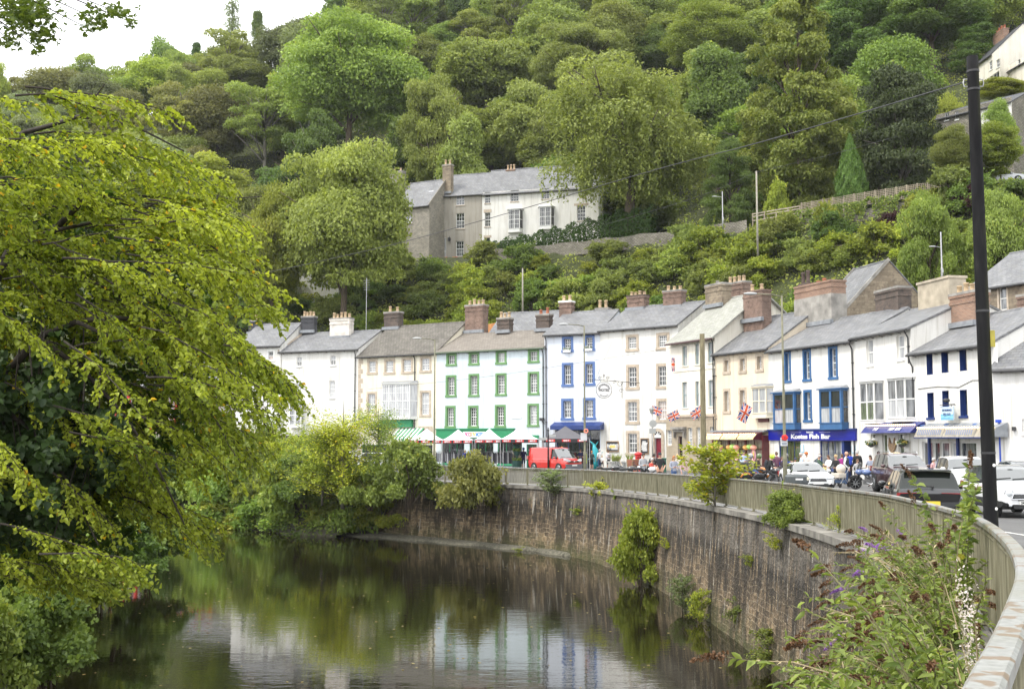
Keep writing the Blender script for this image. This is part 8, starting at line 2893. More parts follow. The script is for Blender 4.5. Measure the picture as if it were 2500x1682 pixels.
def person(label, x, Y, top, low, pose="stand", h=1.75, rz=0.0, hair="dark", style="short", sleeves=True, legs=True, slim=1.0, extra=None, shoe=None, z=None, cat="person", helmet=None):
 X = (x - 1250) / F * Y
 t = thing("person", label, cat, (X, Y, float(GS(Y)) - .10 if z is None else z), rz)
 k = h / 1.75
 t.scale = (k, k, k)
 me, h0, J = body_mesh(pose, slim)
 o = link_mesh("body", me, t)
 tm, lm_ = cloth(top), cloth(low)
 for i, m in ((1, tm), (2, lm_), (4, tm if sleeves else SKIN), (5, lm_ if legs else SKIN), (3, cloth(shoe) if shoe else SHOE)):
  o.material_slots[i].link = 'OBJECT'
  o.material_slots[i].material = m
 b = MB()
 if style in ("short", "long", "bun", "cap"):
  n_, kk = 16, 9
  vs, fs = [], []
  long_ = style == "long"
  for i in range(kk + 1):
   tt = math.pi * .62 * i / kk
   for j in range(n_):
    a = 2 * math.pi * j / n_
    back = max(0, math.sin(a))
    zz = .128 * math.cos(tt)
    ext = 1.0
    y_ = .108 * math.sin(tt) * math.sin(a)
    lift = 0 if math.sin(a) > -.25 else max(0, (-.25 - math.sin(a))) * .085 * (i / kk)
    drop = (.10 * back * (i / kk) ** 2) if long_ else 0
    vs.append(h0 + np.array([.088 * math.sin(tt) * math.cos(a), y_ + .006, zz + lift - drop]))
  for i in range(kk):
   for j in range(n_):
    fs.append((i * n_ + j, (i + 1) * n_ + j, (i + 1) * n_ + (j + 1) % n_, i * n_ + (j + 1) % n_))
  b.add(vs, fs)
  if long_:
   b.ball(tuple(h0 + [0, .07, -.11]), (.088, .05, .15), 0, 10, 7)
  if style == "bun":
   b.ball(tuple(h0 + [0, .10, .06]), .05, 0, 8, 6)
  if style == "cap":
   b.ball(tuple(h0 + [0, -.005, .055]), (.098, .115, .09), 0, 14, 8)
   b.ball(tuple(h0 + [0, -.115, .035]), (.072, .085, .012), 0, 12, 5)
  b.build("cap" if style == "cap" else "hair", HAIRC[hair] if isinstance(hair, str) else cloth(hair), t, smooth=True)
 if helmet:
  b.ball(tuple(h0 + [0, .0, .02]), (.132, .155, .155), 0, 16, 10)
  ho = b.build("helmet", P("helmet_%d_%d_%d" % tuple(int(99 * q) for q in helmet), helmet, .2, .25, 7, coat=1), t, smooth=True)
  MB().ball(tuple(h0 + [0, -.045, .01]), (.118, .118, .06), 0, 14, 6).build("visor", CARG, ho, smooth=True)
 if extra:
  for nm, c, mt in extra:
   bb = MB()
   if nm == "gilet":
    bb.lathe([(.20, .88), (.205, 1.0), (.20, 1.15), (.215, 1.3), (.19, 1.42), (.09, 1.49)], 16, (0, .01, 0))
    bb.v = [(x_, y_ * .72, z_) for x_, y_, z_ in bb.v]
   elif nm == "backpack":
    c3 = np.array(J["che"])
    bb.ball(tuple(c3 + [0, .20, -.10]), (.17, .12, .27), 0, 12, 8)
   elif nm == "skirt":
    bb.lathe([(.30, .52), (.25, .72), (.19, .95), (.16, 1.02)], 16, (0, 0, 0))
    bb.v = [(x_, y_ * .8, z_) for x_, y_, z_ in bb.v]
   elif nm == "open_shirt":
    bb.lathe([(.235, .80), (.225, 1.0), (.215, 1.2), (.225, 1.36), (.10, 1.48)], 14, (0, .03, 0))
    bb.v = [(x_, y_ * .74 + .01, z_) for x_, y_, z_ in bb.v]
    bb.f = [f for f in bb.f if not (len(f) == 4 and np.mean([bb.v[i][1] for i in f]) < -.10) and len(f) == 4]
    bb.m = [0] * len(bb.f)
   elif nm == "shades":
    bb.box(-.06, -.008, -.115, -.09, -.01, .022).box(.008, .06, -.115, -.09, -.01, .022)
    bb.v = [tuple(h0 + np.array(p)) for p in bb.v]
   bb.build(nm, cloth(c) if mt is None else mt, t, smooth=nm != "shades")
 return t
W_, K_, NAV, DEN, GRY = (.75, .75, .75), (.015, .015, .017), (.022, .028, .085), (.045, .09, .21), (.30, .31, .33)
person("man in a navy T-shirt, navy shorts and blue cap walking beside the red van", 1278, 98, (.03, .025, .10), (.025, .03, .09), "walk", 1.86, R(185), (.02, .1, .45), "cap", False, False, 1.15)
person("woman in a royal blue top behind the straw green shrub", 1136, 101, (.02, .05, .4), K_, "stand", 1.65, R(20), "blonde", "long")
person("person in pale clothes browsing under the white gazebo", 1152, 103, (.6, .55, .5), GRY, "hold", 1.68, R(160), "brown", "short")
person("man in a navy printed T-shirt and black shorts by the dark lamp post", 1416, 96, NAV, K_, "hold", 1.78, R(10), "brown", "short", False, False, 1.1)
person("woman seen from behind in a dark green top and black shorts", 1444, 99, (.04, .05, .045), K_, "stand", 1.6, R(170), "ginger", "short", False, False)
person("grey haired person in a white top and blue jeans with a shoulder strap", 1463, 100, W_, DEN, "stand", 1.72, R(200), "grey", "short", False, True)
person("child in a long white T-shirt and dark shorts", 1468.5, 97.5, W_, K_, "walk", 1.22, R(150), "blonde", "short", False, False)
person("woman with sunglasses in an open white shirt and black shorts", 1484, 97.5, (.6, .58, .62), K_, "hold", 1.7, R(15), "brown", "bun", True, False, extra=[("open_shirt", W_, None), ("shades", K_, None)])
person("man in a grey zipped jacket looking down behind the railing", 1569, 60.5, GRY, K_, "hold", 1.75, R(20), "dark", "short", slim=1.12)
person("man in a black T-shirt and black cap behind the railing", 1609, 60.5, K_, K_, "pockets", 1.76, R(-5), (.03, .03, .04), "cap", False, slim=1.1)
person("young woman with long ginger blonde hair behind the railing", 1643, 59.5, (.28, .30, .36), DEN, "hold", 1.62, R(15), "ginger", "long")
person("blond person with an uncovered head behind the long haired young woman", 1652, 62, (.5, .45, .42), GRY, "stand", 1.68, R(160), "blonde", "short")
person("person in a pink top half hidden by the yellow green sapling", 1668, 60, (.6, .4, .4), GRY, "stand", 1.6, R(30), "brown", "long")
person("seated person in a red jacket by the scooters", 1590, 66, (.5, .06, .04), GRY, "sit", 1.72, R(40), "grey", "short", z=float(GS(66)) + .0)
person("person in a black jacket bending by the chalk A-board", 1582, 72, K_, K_, "bend", 1.75, R(120), "dark", "short")
person("man in an open pale blue shirt standing before the gift shop window", 1813, 71, (.42, .5, .68), (.5, .45, .4), "hold", 1.82, R(20), "dark", "short")
person("elderly person in a light shirt sitting outside the fish bar", 1953, 68, (.5, .58, .66), (.4, .38, .34), "hold", 1.72, R(-90), "grey", "short")
person("man in an orange cap facing a bending friend outside the fish bar", 1966, 69, (.62, .58, .54), GRY, "hold", 1.74, R(-60), (.65, .18, .05), "cap", False)
person("broad man in a slate grey T-shirt bending forward outside the fish bar", 1980, 69, (.12, .14, .16), K_, "bend", 1.78, R(70), "brown", "short", False, slim=1.25)
person("boy in a dark cap sitting low behind the white coupe", 1938, 64, (.55, .55, .58), NAV, "sit", 1.5, R(10), (.03, .04, .08), "cap", z=float(GS(64)) + .2)
person("person in green crouched behind the white coupe's roof", 1996, 67, (.06, .11, .07), K_, "sit", 1.7, R(60), "grey", "short", z=float(GS(67)) + .2)
person("person in a plum jacket turning away behind the motorcyclists", 1893, 66, (.13, .05, .09), K_, "stand", 1.78, R(190), "brown", "short")
person("child in a blue jacket pointing with an outstretched arm", 1906, 67, (.02, .07, .38), K_, "reach", 1.5, R(10), "brown", "short")
person("small child with fair hair in yellow beside the pram", 2007, 63, (.6, .52, .2), GRY, "stand", 1.15, R(-30), "blonde", "short")
person("woman in a white cardigan and black leggings beside the pram", 2019, 63.5, W_, K_, "hold", 1.62, R(-60), "brown", "long")
person("woman all in black pushing the cream pram", 2037, 61.5, K_, K_, "push", 1.66, R(-50), "blonde", "bun")
person("person in a magenta coat behind the man in the gilet", 2052, 64, (.30, .03, .2), K_, "stand", 1.68, R(170), "brown", "short")
person("bald man in a dark gilet over white sleeves and blue jeans", 2062, 61.5, W_, DEN, "pockets", 1.82, R(65), "grey", "none", extra=[("gilet", (.035, .04, .05), None)], shoe=(.45, .36, .25))
person("big man in a black hooded jacket queuing at the fish bar door", 2089, 66, K_, K_, "stand", 1.86, R(180), "grey", "short", slim=1.3)
person("customer in a royal blue top standing in the fish bar doorway", 2071, 74.6, (.015, .05, .42), K_, "stand", 1.72, R(185), "dark", "short")
person("boy in a grey sweatshirt and jogging bottoms facing the camera", 2089, 60, (.36, .36, .37), (.38, .38, .39), "pockets", 1.45, R(10), "brown", "short")
person("woman with dark curly hair in a blue grey dress beside the maroon SUV", 2121, 60.5, (.25, .28, .36), (.25, .28, .36), "hold", 1.64, R(-40), "dark", "long", False, False, extra=[("skirt", (.25, .28, .36), None)])
person("man with short dark hair looking over the roof of the maroon SUV", 2141, 62, (.10, .12, .15), K_, "stand", 1.84, R(-20), "dark", "short")
person("person in pink half hidden behind the white crossover", 2274, 57.5, (.6, .35, .35), GRY, "stand", 1.55, R(40), "grey", "short")
# == MOTORCYCLES
def motorcycle(label, x, Y, rz, tank, style="naked", box=False, group=None):
 t = thing("motorcycle", label, "motorcycle", gpt(x, Y), rz)
 tm = paint("tank_%d_%d_%d" % tuple(int(99 * q) for q in tank), tank)
 r = .32
 for y in (-.72, .72):
  Mx = Matrix.Translation((0, y, r)) @ Matrix.Rotation(R(90), 4, 'Y')
  wl = MB().lathe([(r * .74, -.05), (r * .95, -.06), (r, -.02), (r, .02), (r * .95, .06), (r * .74, .05), (r * .74, -.05)], 22, (0, 0, 0), 0, Mx).build("wheel", RUBBER, t)
  sp = MB()
  for k in range(8):
   a = k * math.pi / 4
   sp.bar((0, y, r), (0, y + math.cos(a) * r * .76, r + math.sin(a) * r * .76), .022, .03, up=(1, 0, 0))
  sp.lathe([(.11, -.03), (.11, .03)], 14, (0, 0, 0), 0, Mx)
  sp.build("rim", ALLOY, wl)
 e = MB()
 e.box(-.16, .16, -.28, .22, .28, .52).lathe([(.13, 0), (.14, .1), (.12, .24)], 10, (0, -.12, .48)).lathe([(.12, 0), (.12, .2)], 10, (0, .1, .48))
 for k in range(5):
  e.box(-.18, .18, -.26, .2, .33 + k * .04, .345 + k * .04)
 e.build("engine", P("engine_metal", (0.16, 0.16, 0.165), .4, .3, 9, metal=.8), t, bevel=.012)
 f = MB()
 for s in (-1, 1):
  f.tube([(s * .08, -.72, r), (s * .08, -.50, .82), (s * .08, -.42, 1.02)], .026, 8)
  f.tube([(s * .1, -.44, .92), (s * .15, -.1, .62), (s * .14, .3, .42), (s * .1, .72, r)], .025, 6)
  f.tube([(s * .1, .25, .8), (s * .12, .6, .55)], .022, 6)
 f.build("frame", IRON, t, smooth=True)
 MB().ball((0, -.18, .86), (.17, .30, .15), 0, 14, 9).build("tank", tm, t, smooth=True)
 s_ = MB().ball((0, .30, .83), (.15, .34, .075), 0, 12, 7).ball((0, .72, .90), (.11, .22, .06), 0, 10, 6)
 s_.build("seat", P("seat_vinyl", (0.02, 0.02, 0.021), .5, .2, 9), t, smooth=True)
 MB().tube([(-.40, -.28, 1.08), (-.22, -.40, 1.06), (0, -.43, 1.04), (.22, -.40, 1.06), (.40, -.28, 1.08)], .016, 7).build("handlebar", IRON, t, smooth=True)
 hl = MB().ball((0, -.58, .93), (.10, .10, .10), 0, 12, 8)
 hl.build("headlight", LAMPG, t, smooth=True)
 ex = MB()
 for s in ((1,) if style != "twin" else (-1, 1)):
  ex.tube([(s * .14, -.2, .40), (s * .19, .1, .28), (s * .22, .45, .38)], .03, 7, 0).tube([(s * .22, .40, .36), (s * .25, .92, .58)], [.055, .07], 10, 0)
 ex.build("exhaust", CHROME, t, smooth=True)
 for y in (-.72, .72):
  gd = MB().tube([(0, y + math.cos(a) * (r + .045), r + math.sin(a) * (r + .045)) for a in np.linspace(R(25), R(140), 8)], .055, 6)
  gd.build("mudguard", tm if style != "adv" else TRIMK, t, smooth=True)
 for s in (-1, 1):
  MB().ball((s * .46, -.30, 1.22), (.07, .02, .045), 0, 8, 5).bar((s * .36, -.30, 1.08), (s * .45, -.3, 1.2), .014).build("mirror", IRON, t)
  MB().ball((s * .2, .86, .72), .03, 0, 8, 5).build("indicator", AMBER, t)
 MB().ball((0, .92, .78), (.07, .03, .04), 0, 8, 5).build("tail_light", REDL, t)
 if style in ("adv", "scooter"):
  MB().quad((-.2, -.60, 1.02), (.2, -.60, 1.02), (.15, -.45, 1.38), (-.15, -.45, 1.38)).build("windshield", CARG, t)
  MB().ball((0, -.50, .88), (.2, .22, .16), 0, 12, 7).build("fairing", tm, t, smooth=True)
 if box:
  MB().box(-.24, .24, .68, 1.08, .95, 1.28).build("top_box", P("box_black", (0.016, 0.017, 0.018), .35, .2, 4), t, bevel=.04)
 return t
motorcycle("black scooter with a chrome mirror parked past the red van", 1492, 66.5, R(75), (.012, .012, .013), "scooter")
motorcycle("black and red motorcycle with a white tail parked before the planters", 1533, 65.5, R(80), (.02, .018, .018), "naked")
motorcycle("white sports motorcycle beside the man in grey", 1585, 64, R(70), (.65, .65, .66), "adv")
rides = [(1831, 62.5, R(62), (.6, .6, .62), "naked", False, "silver motorcycle at the head of the riding group", (.10, .085, .07), (.05, .07, .14), (.30, .31, .32), None, "motorcyclist in an olive jacket and grey helmet"),
  (1852, 61.5, R(62), (.7, .24, .03), "naked", True, "orange tanked motorcycle with a black top box", (.07, .055, .045), DEN, (.10, .16, .05), None, "motorcyclist in a brown jacket, blue jeans and green patterned helmet"),
  (1884, 60.5, R(62), (.03, .03, .035), "naked", False, "black motorcycle with orange lamps beside the white coupe", K_, K_, (.42, .55, .03), "backpack", "motorcyclist in black with a backpack and a fluorescent yellow helmet"),
  (1917, 63, R(62), (.02, .02, .025), "naked", False, "dark motorcycle partly hidden by the white coupe", (.06, .045, .06), K_, (.09, .09, .095), None, "motorcyclist in a dark purple jacket and dark grey helmet")]
for x, Y, rz, tc, stl, bx_, lab, top, low, hel, ex, plab in rides:
 m_ = motorcycle(lab, x, Y, rz, tc, stl, bx_)
 p = person(plab, x, Y, top, low, "ride", 1.75, rz, "dark", "none", slim=1.15, helmet=hel, extra=[("backpack", (.02, .022, .03), None)] if ex else None, z=m_.location.z + .06)
 d = Vector((0, .30, 0))
 d.rotate(m_.rotation_euler)
 p.location += d
motorcycle("adventure motorcycle with a large silver exhaust parked beside the maroon SUV", 2118, 57, R(235), (.10, .16, .35), "adv")
# == STREET FURNITURE AND STALLS
GALV = P("galvanised", (0.42, 0.42, 0.42), 0.45, 0.15, 4, metal=.6)
POLEG = P("mossy_green_grey_post", (0.17, 0.165, 0.11), .75, .3, 3)
def lamp_post(label, x, ytop, Y, arm=-.9, mat=None, ybot=None):
 X, Y_, z0 = gpt(x, Y, 0)
 if ybot:
  z0 = at(x, ybot, Y).z
 zt = at(x, ytop, Y).z - z0
 t = thing("street_lamp", label, "street lamp", (X, Y_, z0), 0)
 MB().lathe([(.10, -.3), (.10, 1.6), (.075, 1.68), (.065, 4.6), (.055, 4.7), (.045, zt)], 12).build("pole", mat or POLEG, t, smooth=True)
 MB().tube([(0, 0, zt - .05), (arm * .35, 0, zt + .05), (arm, -.05, zt + .08)], .03, 8).build("arm", mat or POLEG, t, smooth=True)
 hd = MB()
 s = 1 if arm > 0 else -1
 hd.ball((arm + s * .25, -.05, zt + .09), (.34, .13, .07), 0, 12, 6)
 hd.build("lamp_head", P("lamp_grey", (0.45, 0.46, 0.46), .4, .1, 3), t, smooth=True)
 MB().box(-.09, .09, -.14, -.06, 1.2, 1.5).build("access_door", mat or POLEG, t)
 return t
lamp_post("green grey street lamp at the left end of the white gazebos", 1061, 829, 80, -1.0)
l2 = lamp_post("street lamp standing between the red van and the two blue houses", 1427, 795, 74, -1.1)
l3 = lamp_post("street lamp with a red poppy sign in front of the cobalt fish bar", 1913, 722, 54, -1.25)
lamp_post("small street lamp on the terrace lane among the hillside bushes", 1771, 482, 135, -.7, GALV, 562)
lamp_post("small pole lamp on the bank above the low white fish shop", 2309, 605, 96, -.5, GALV, 700)
pl3 = l3.location
pop = MB()
for k in range(5):
 a = 2 * math.pi * k / 5
 pop.ball((.075 * math.cos(a), 0, .065 * math.sin(a)), (.09, .02, .085), 0, 12, 6)
pop.ball((0, -.02, 0), (.03, .02, .03), 1, 8, 5)
o = pop.build("poppy_sign", [P("poppy_red", (0.62, 0.02, 0.015), .5, .1, 4), K_ and TRIMK], None, smooth=True)
o.location = at(1916, 1068, 53.8)
tag(o, "red poppy sign fixed to the street lamp in front of the fish bar", "sign")
o = MB().box(-.16, .16, -.13, -.05, -.2, .2, 0).box(-.12, .12, -.136, -.128, .02, .14, 1).box(-.12, .12, -.136, -.128, -.14, -.04, 1).build("notice_plate", [P("plate_grey", (.55, .56, .57), .5, .1, 3), P("plate_text", (.25, .28, .33), .5, .1, 3)], None)
o.location = at(1913, 1078, 54)
tag(o, "small grey notice plate below the poppy sign on the street lamp", "notice")
o = MB().box(-.2, .2, -.13, -.05, -.25, .25).build("notice_plate", P("plate_grey", (.55, .56, .57), .5, .1, 3), None)
o.location = at(1425, 1066, 74)
tag(o, "grey notice plate on the street lamp beside the black gazebo", "notice")
o = MB().tube([(.11 * math.cos(a), 0, .11 * math.sin(a)) for a in np.linspace(0, 6.283, 15)], .045, 8, 0, False).build("life_ring", P("ring_coral", (.8, .25, .16), .5, .1, 3), None, smooth=True)
o.location = at(1431, 1052, 73.7)
tag(o, "coral coloured ring hung high on the street lamp beside the black gazebo", "life ring")
X, Y, z0 = gpt(1716, 60, 0)
o = MB().lathe([(.155, -.3), (.15, 1), (.13, at(1716, 815, 60).z - z0)], 14).build("telegraph_pole", bark_mat("green_weathered_pole", (0.15, 0.13, 0.075)), None, smooth=True)
o.location = (X, Y, z0)
tag(o, "thick greenish wooden pole in front of the cream classical building", "pole")
for x, yt, yb, Y, lab in ((1849, 418, 552, 112, "thin pale wooden pole with wires left of the post and rail fence"), (1276, 655, 720, 133, "short dark wooden pole among the bank bushes above the blue house")):
 p = at(x, yb, Y)
 o = MB().lathe([(.11, -3), (.10, 0), (.085, at(x, yt, Y).z - p.z)], 10).build("telegraph_pole", bark_mat("pale_weathered_pole", (0.33, 0.31, 0.25)), None, smooth=True)
 o.location = p
 tag(o, lab, "pole")
BP = thing("telegraph_pole", "big black tarred pole rising from the pavement at the right", "pole", gpt(2409, 24, 0))
zt = at(2388, 139, 24).z - BP.location.z
tar = newmat("tarred_wood")
m, n, b, o_ = tar
tc = node(n, "ShaderNodeTexCoord")
mp = node(n, "ShaderNodeMapping")
mp.inputs["Scale"].default_value = (3, 3, .5)
n.links.new(tc.outputs["Object"], mp.inputs["Vector"])
n1 = node(n, "ShaderNodeTexNoise", Scale=2.0, Detail=6.0, Roughness=.65)
n.links.new(mp.outputs["Vector"], n1.inputs["Vector"])
c_ = ramp(n, n1.outputs["Fac"], [(.35, (.005, .005, .006)), (.6, (.012, .012, .013)), (.8, (.03, .03, .028))])
n2 = node(n, "ShaderNodeTexNoise", Scale=.9, Detail=4.0)
n.links.new(tc.outputs["Object"], n2.inputs["Vector"])
sx_ = node(n, "ShaderNodeSeparateXYZ")
n.links.new(tc.outputs["Object"], sx_.inputs[0])
mr_ = node(n, "ShaderNodeMapRange")
mr_.inputs["From Min"].default_value = .0
mr_.inputs["From Max"].default_value = .13
n.links.new(sx_.outputs["X"], mr_.inputs["Value"])
g_ = mixc(n, 1.0, mr_.outputs["Result"], ramp(n, n2.outputs["Fac"], [(.45, (0, 0, 0)), (.6, (.75, .75, .75))]), 'MULTIPLY')
n.links.new(mixc(n, g_, c_, (.05, .052, .016)), b.inputs["Base Color"])
b.inputs["Specular IOR Level"].default_value = .2
b.inputs["Roughness"].default_value = .8
MB().lathe([(.15, -.4), (.146, 0), (.135, 4), (.122, zt - .5), (.12, zt), (.08, zt + .01)], 18).build("shaft", m, BP, smooth=True)
for z, rr in ((zt - .35, .132), (zt - .75, .135), (at(2400, 762, 24).z - BP.location.z, .142), (at(2409, 1108, 24).z - BP.location.z, .147)):
 MB().lathe([(rr, 0), (rr, .045)], 16, (0, 0, z)).build("steel_band", IRON, BP)
for s in (-1, 1):
 MB().tube([(s * .13, 0, zt - .5), (s * .2, 0, zt - .5), (s * .22, 0, zt - .58), (s * .2, 0, zt - .66), (s * .13, 0, zt - .66)], .014, 6).build("wire_hook", GALV, BP)
MB().box(.10, .20, -.10, -.02, 4.1, 4.45).build("yellow_tag", P("old_yellow_plastic", (.34, .29, .04), .5, .25, 4), BP)
MB().ball((.05, -.15, 1.62), (.035, .012, .035), 0, 10, 6).ball((.06, -.15, .72), (.03, .012, .035), 0, 10, 6).build("white_tags", TRIM_W, BP)
BP.rotation_euler = (0, R(-.35), 0)
top_p = BP.location + Vector((-.2, 0, zt - .55))
def wire(label, pts, r=.012):
 b = MB()
 P_, _s = catmull([tuple(p) for p in pts], 2.0)
 b.tube([Vector(p) for p in P_], r, 5)
 tag(b.build("overhead_wire", IRON, None), label, "wire")
wire("long overhead wire running from the top of the big black pole to the left", [top_p, at(1860, 347, 34), at(1600, 415, 40), at(1200, 532, 50), at(880, 616, 58), at(500, 690, 66), at(-60, 753, 74)], .016)
a = at(1849, 420, 112)
wire("overhead wire from the thin pale pole down to the left", [a, at(1700, 482, 118), at(1480, 548, 124)], .02)
wire("overhead wire from the thin pale pole up to the cottages", [a, at(2050, 372, 118), at(2310, 300, 138)], .02)
wire("thin wire crossing in front of the ice blue and hotel facades", [at(900, 950, 86), at(1200, 918, 84), at(1560, 862, 80), at(1716, 835, 60)], .01)
VALM = P("black_valance", (0.02, 0.02, 0.024), .6, .15, 4)
VALR = P("valance_red", (0.62, 0.05, 0.05), .6, .1, 4)
def gazebo(label, x0, x1, ypeak, yeave, Y, fabric, turn=0.0):
 xm = (x0 + x1) / 2
 X, Y_, z0 = gpt(xm, Y, -.1)
 w_ = (x1 - x0) / F * Y * .94
 ze, zp = at(xm, yeave, Y).z - z0, at(xm, ypeak, Y).z - z0
 t = thing("gazebo", label, "gazebo", (X, Y_, z0), turn, "pop up gazebos of the clothes market")
 hw_ = w_ / 2
 dep = 1.5
 c = MB()
 n_ = 8
 rows = []
 for k in range(n_ + 1):
  f = k / n_
  s_ = 1 - f
  zz = ze + (zp - ze) * (f ** 1.25)
  rows.append([(-hw_ * s_, -dep * s_, zz), (hw_ * s_, -dep * s_, zz), (hw_ * s_, dep * s_, zz), (-hw_ * s_, dep * s_, zz)])
 for k in range(n_):
  for j in range(4):
   c.quad(rows[k][j], rows[k][(j + 1) % 4], rows[k + 1][(j + 1) % 4], rows[k + 1][j])
 c.build("canopy", fabric, t, smooth=False)
 v = MB()
 cs4 = [(-hw_, -dep), (hw_, -dep), (hw_, dep), (-hw_, dep)]
 hv = .30
 for j in range(4):
  (xa, ya), (xb, yb) = cs4[j], cs4[(j + 1) % 4]
  v.quad((xa, ya, ze - hv), (xb, yb, ze - hv), (xb, yb, ze), (xa, ya, ze), 0)
 vo = v.build("valance", VALM, t)
 for k in range(3):
  xx = -hw_ + (k + .5) * 2 * hw_ / 3
  MB().box(xx - .36, xx + .36, -dep - .012, -dep - .004, ze - hv + .06, ze - .05).build("red_patch", VALR, vo)
  text_part("BIKE IT", .17, SIGNW, vo, loc=(xx, -dep - .02, ze - hv / 2), bold=.008, xs=.9)
 for x, y in cs4:
  MB().box(x - .025 + (-.03 if x > 0 else .03), x + .025 + (-.03 if x > 0 else .03), y - .025, y + .025, 0, ze).build("leg", GALV, t)
 return t
WF = P("white_gazebo_fabric", (0.66, 0.66, 0.68), .75, .05, 2)
KF = P("charcoal_gazebo_fabric", (0.10, 0.098, 0.11), .75, .1, 2)
gazebo("white gazebo at the left end, half behind the lamp post", 1000, 1085, 1046, 1074, 99.5, WF)
gazebo("white gazebo left of the coloured banner", 1080, 1158, 1048, 1074, 99.0, WF)
gazebo("white gazebo just right of the coloured banner", 1158, 1232, 1046, 1073, 98.5, WF)
gazebo("large white gazebo next to the black one", 1218, 1318, 1043, 1072, 97.0, WF)
gazebo("black gazebo with red lettered valance behind the red van", 1320, 1440, 1040, 1071, 96.0, KF)
bpy.data.objects[bn.name].location += Vector((0, 0, 0))
for i, (x, Y, nn, cs_, lab) in enumerate(((1243, 99.5, 16, [(.26, .24, .19), (.2, .19, .15), (.32, .30, .25), (.07, .08, .08)], "rail of khaki and olive jackets under the large white gazebo"),
          (1220, 98.5, 14, [(.05, .05, .06), (.12, .12, .14), (.5, .5, .52)], "rail of dark jackets left of the khaki ones"),
          (1090, 99, 12, [(.6, .6, .62), (.1, .1, .12), (.3, .3, .32)], "rail of white and black clothes under the second white gazebo"),
          (1170, 99.5, 14, [(.03, .03, .035), (.1, .1, .1), (.2, .2, .21)], "rail of black clothes behind the straw green shrub"),
          (1400, 97.5, 14, [(.02, .02, .025), (.55, .7, .03), (.05, .05, .06), (.15, .04, .04)], "rail of motorcycle jackets with fluorescent stripes under the black gazebo"))):
 X, Y_, z0 = gpt(x, Y, -.1)
 t = thing("clothes_rail", lab, "clothes rail", (X, Y_, z0), R(8), "clothes rails of the market stall")
 L2 = 1.1
 MB().tube([(-L2, 0, 0), (-L2, 0, 1.55)], .02, 6).tube([(L2, 0, 0), (L2, 0, 1.55)], .02, 6).tube([(-L2, 0, 1.55), (L2, 0, 1.55)], .02, 6).box(-L2 - .03, -L2 + .03, -.3, .3, 0, .04).box(L2 - .03, L2 + .03, -.3, .3, 0, .04).build("rail_frame", GALV, t)
 for k in range(nn):
  xx = -L2 + .1 + (2 * L2 - .2) * k / (nn - 1)
  b = MB()
  ln_ = rnd.uniform(.75, 1.0)
  b.add([(xx - .02, -.08, 1.5), (xx + .03, -.08, 1.5), (xx + .03, .08, 1.5), (xx - .02, .08, 1.5), (xx - .05, -.30, 1.38), (xx + .06, -.30, 1.38), (xx + .06, .30, 1.38), (xx - .05, .30, 1.38),
   (xx - .06, -.34, 1.5 - ln_), (xx + .07, -.34, 1.5 - ln_), (xx + .07, .34, 1.5 - ln_), (xx - .06, .34, 1.5 - ln_)],
   [(0, 1, 2, 3)[::-1], (0, 4, 5, 1), (1, 5, 6, 2), (2, 6, 7, 3), (3, 7, 4, 0), (4, 8, 9, 5), (5, 9, 10, 6), (6, 10, 11, 7), (7, 11, 8, 4), (8, 11, 10, 9)])
  b.build("jacket", cloth(cs_[k % len(cs_)]), t)
FLB, FLR, FLW = P("flag_blue", (0.02, 0.03, 0.22), .7, .08, 3), P("flag_red", (0.66, 0.10, 0.03), .7, .08, 3), P("flag_white", (0.76, 0.76, 0.78), .7, .04, 3)
def union_flag(label, x, y, Y, size, tilt, wave=.06, droop=False):
 t = thing("flag", label, "flag", at(x, y, Y), R(20), "union flags on the street")
 nx2, ny2 = 60, 36
 w_, h_ = size, size * .62
 b = MB()
 for j in range(ny2 + 1):
  for i in range(nx2 + 1):
   u, v = i / nx2, j / ny2
   X = (u - .5) * w_ * (.35 if droop else 1)
   Z = (v - .5) * h_ * (1.8 if droop else 1)
   b.v.append((X * math.cos(tilt) - Z * math.sin(tilt), wave * math.sin(u * 7 + v * 2) * (u + .2), X * math.sin(tilt) + Z * math.cos(tilt)))
 for j in range(ny2):
  for i in range(nx2):
   u, v = (i + .5) / nx2 * 2 - 1, (j + .5) / ny2 * 2 - 1
   X, Z = u * 30, v * 15 * 1.2
   d1, d2 = abs(X * 15 - Z * 30 / 1.2) / 33.5, abs(X * 15 + Z * 30 / 1.2) / 33.5
   if abs(X) < 3.2 or abs(Z) < 3.6:
    m_ = 1
   elif abs(X) < 5.4 or abs(Z) < 6:
    m_ = 2
   elif min(d1, d2) < 1.2:
    m_ = 1
   elif min(d1, d2) < 3.4:
    m_ = 2
   else:
    m_ = 0
   a_ = j * (nx2 + 1) + i
   b.f.append((a_, a_ + 1, a_ + nx2 + 2, a_ + nx2 + 1))
   b.m.append(m_)
 b.build("cloth", [FLB, FLR, FLW], t, smooth=True)
 e = Vector((-math.cos(tilt) * w_ * .5, 0, -math.sin(tilt) * w_ * .5))
 MB().tube([(w_ * .55, .9, -h_ * .8), (-w_ * .1, .05, h_ * .45)] if not droop else [(w_ * .2, 0, -h_ * 4.5), (w_ * .2, 0, h_ * 1.2)], .022, 6).build("flagpole", TRIM_W if droop else IRON, t)
union_flag("union flag flying over the arched maroon door", 1603, 1003, 95.5, 1.05, R(-18))
union_flag("union flag in front of the corner of the classical building", 1645, 1015, 93.5, 1.1, R(24))
union_flag("union flag partly behind the thick wooden pole", 1702, 1008, 91, 1.15, R(30))
union_flag("largest union flag, over the gift shop canopies", 1818, 1008, 84, 1.35, R(62))
union_flag("limp union flag on a tall white pole by the hotel corner", 1644, 890, 95, 1.0, 0, .05, True)
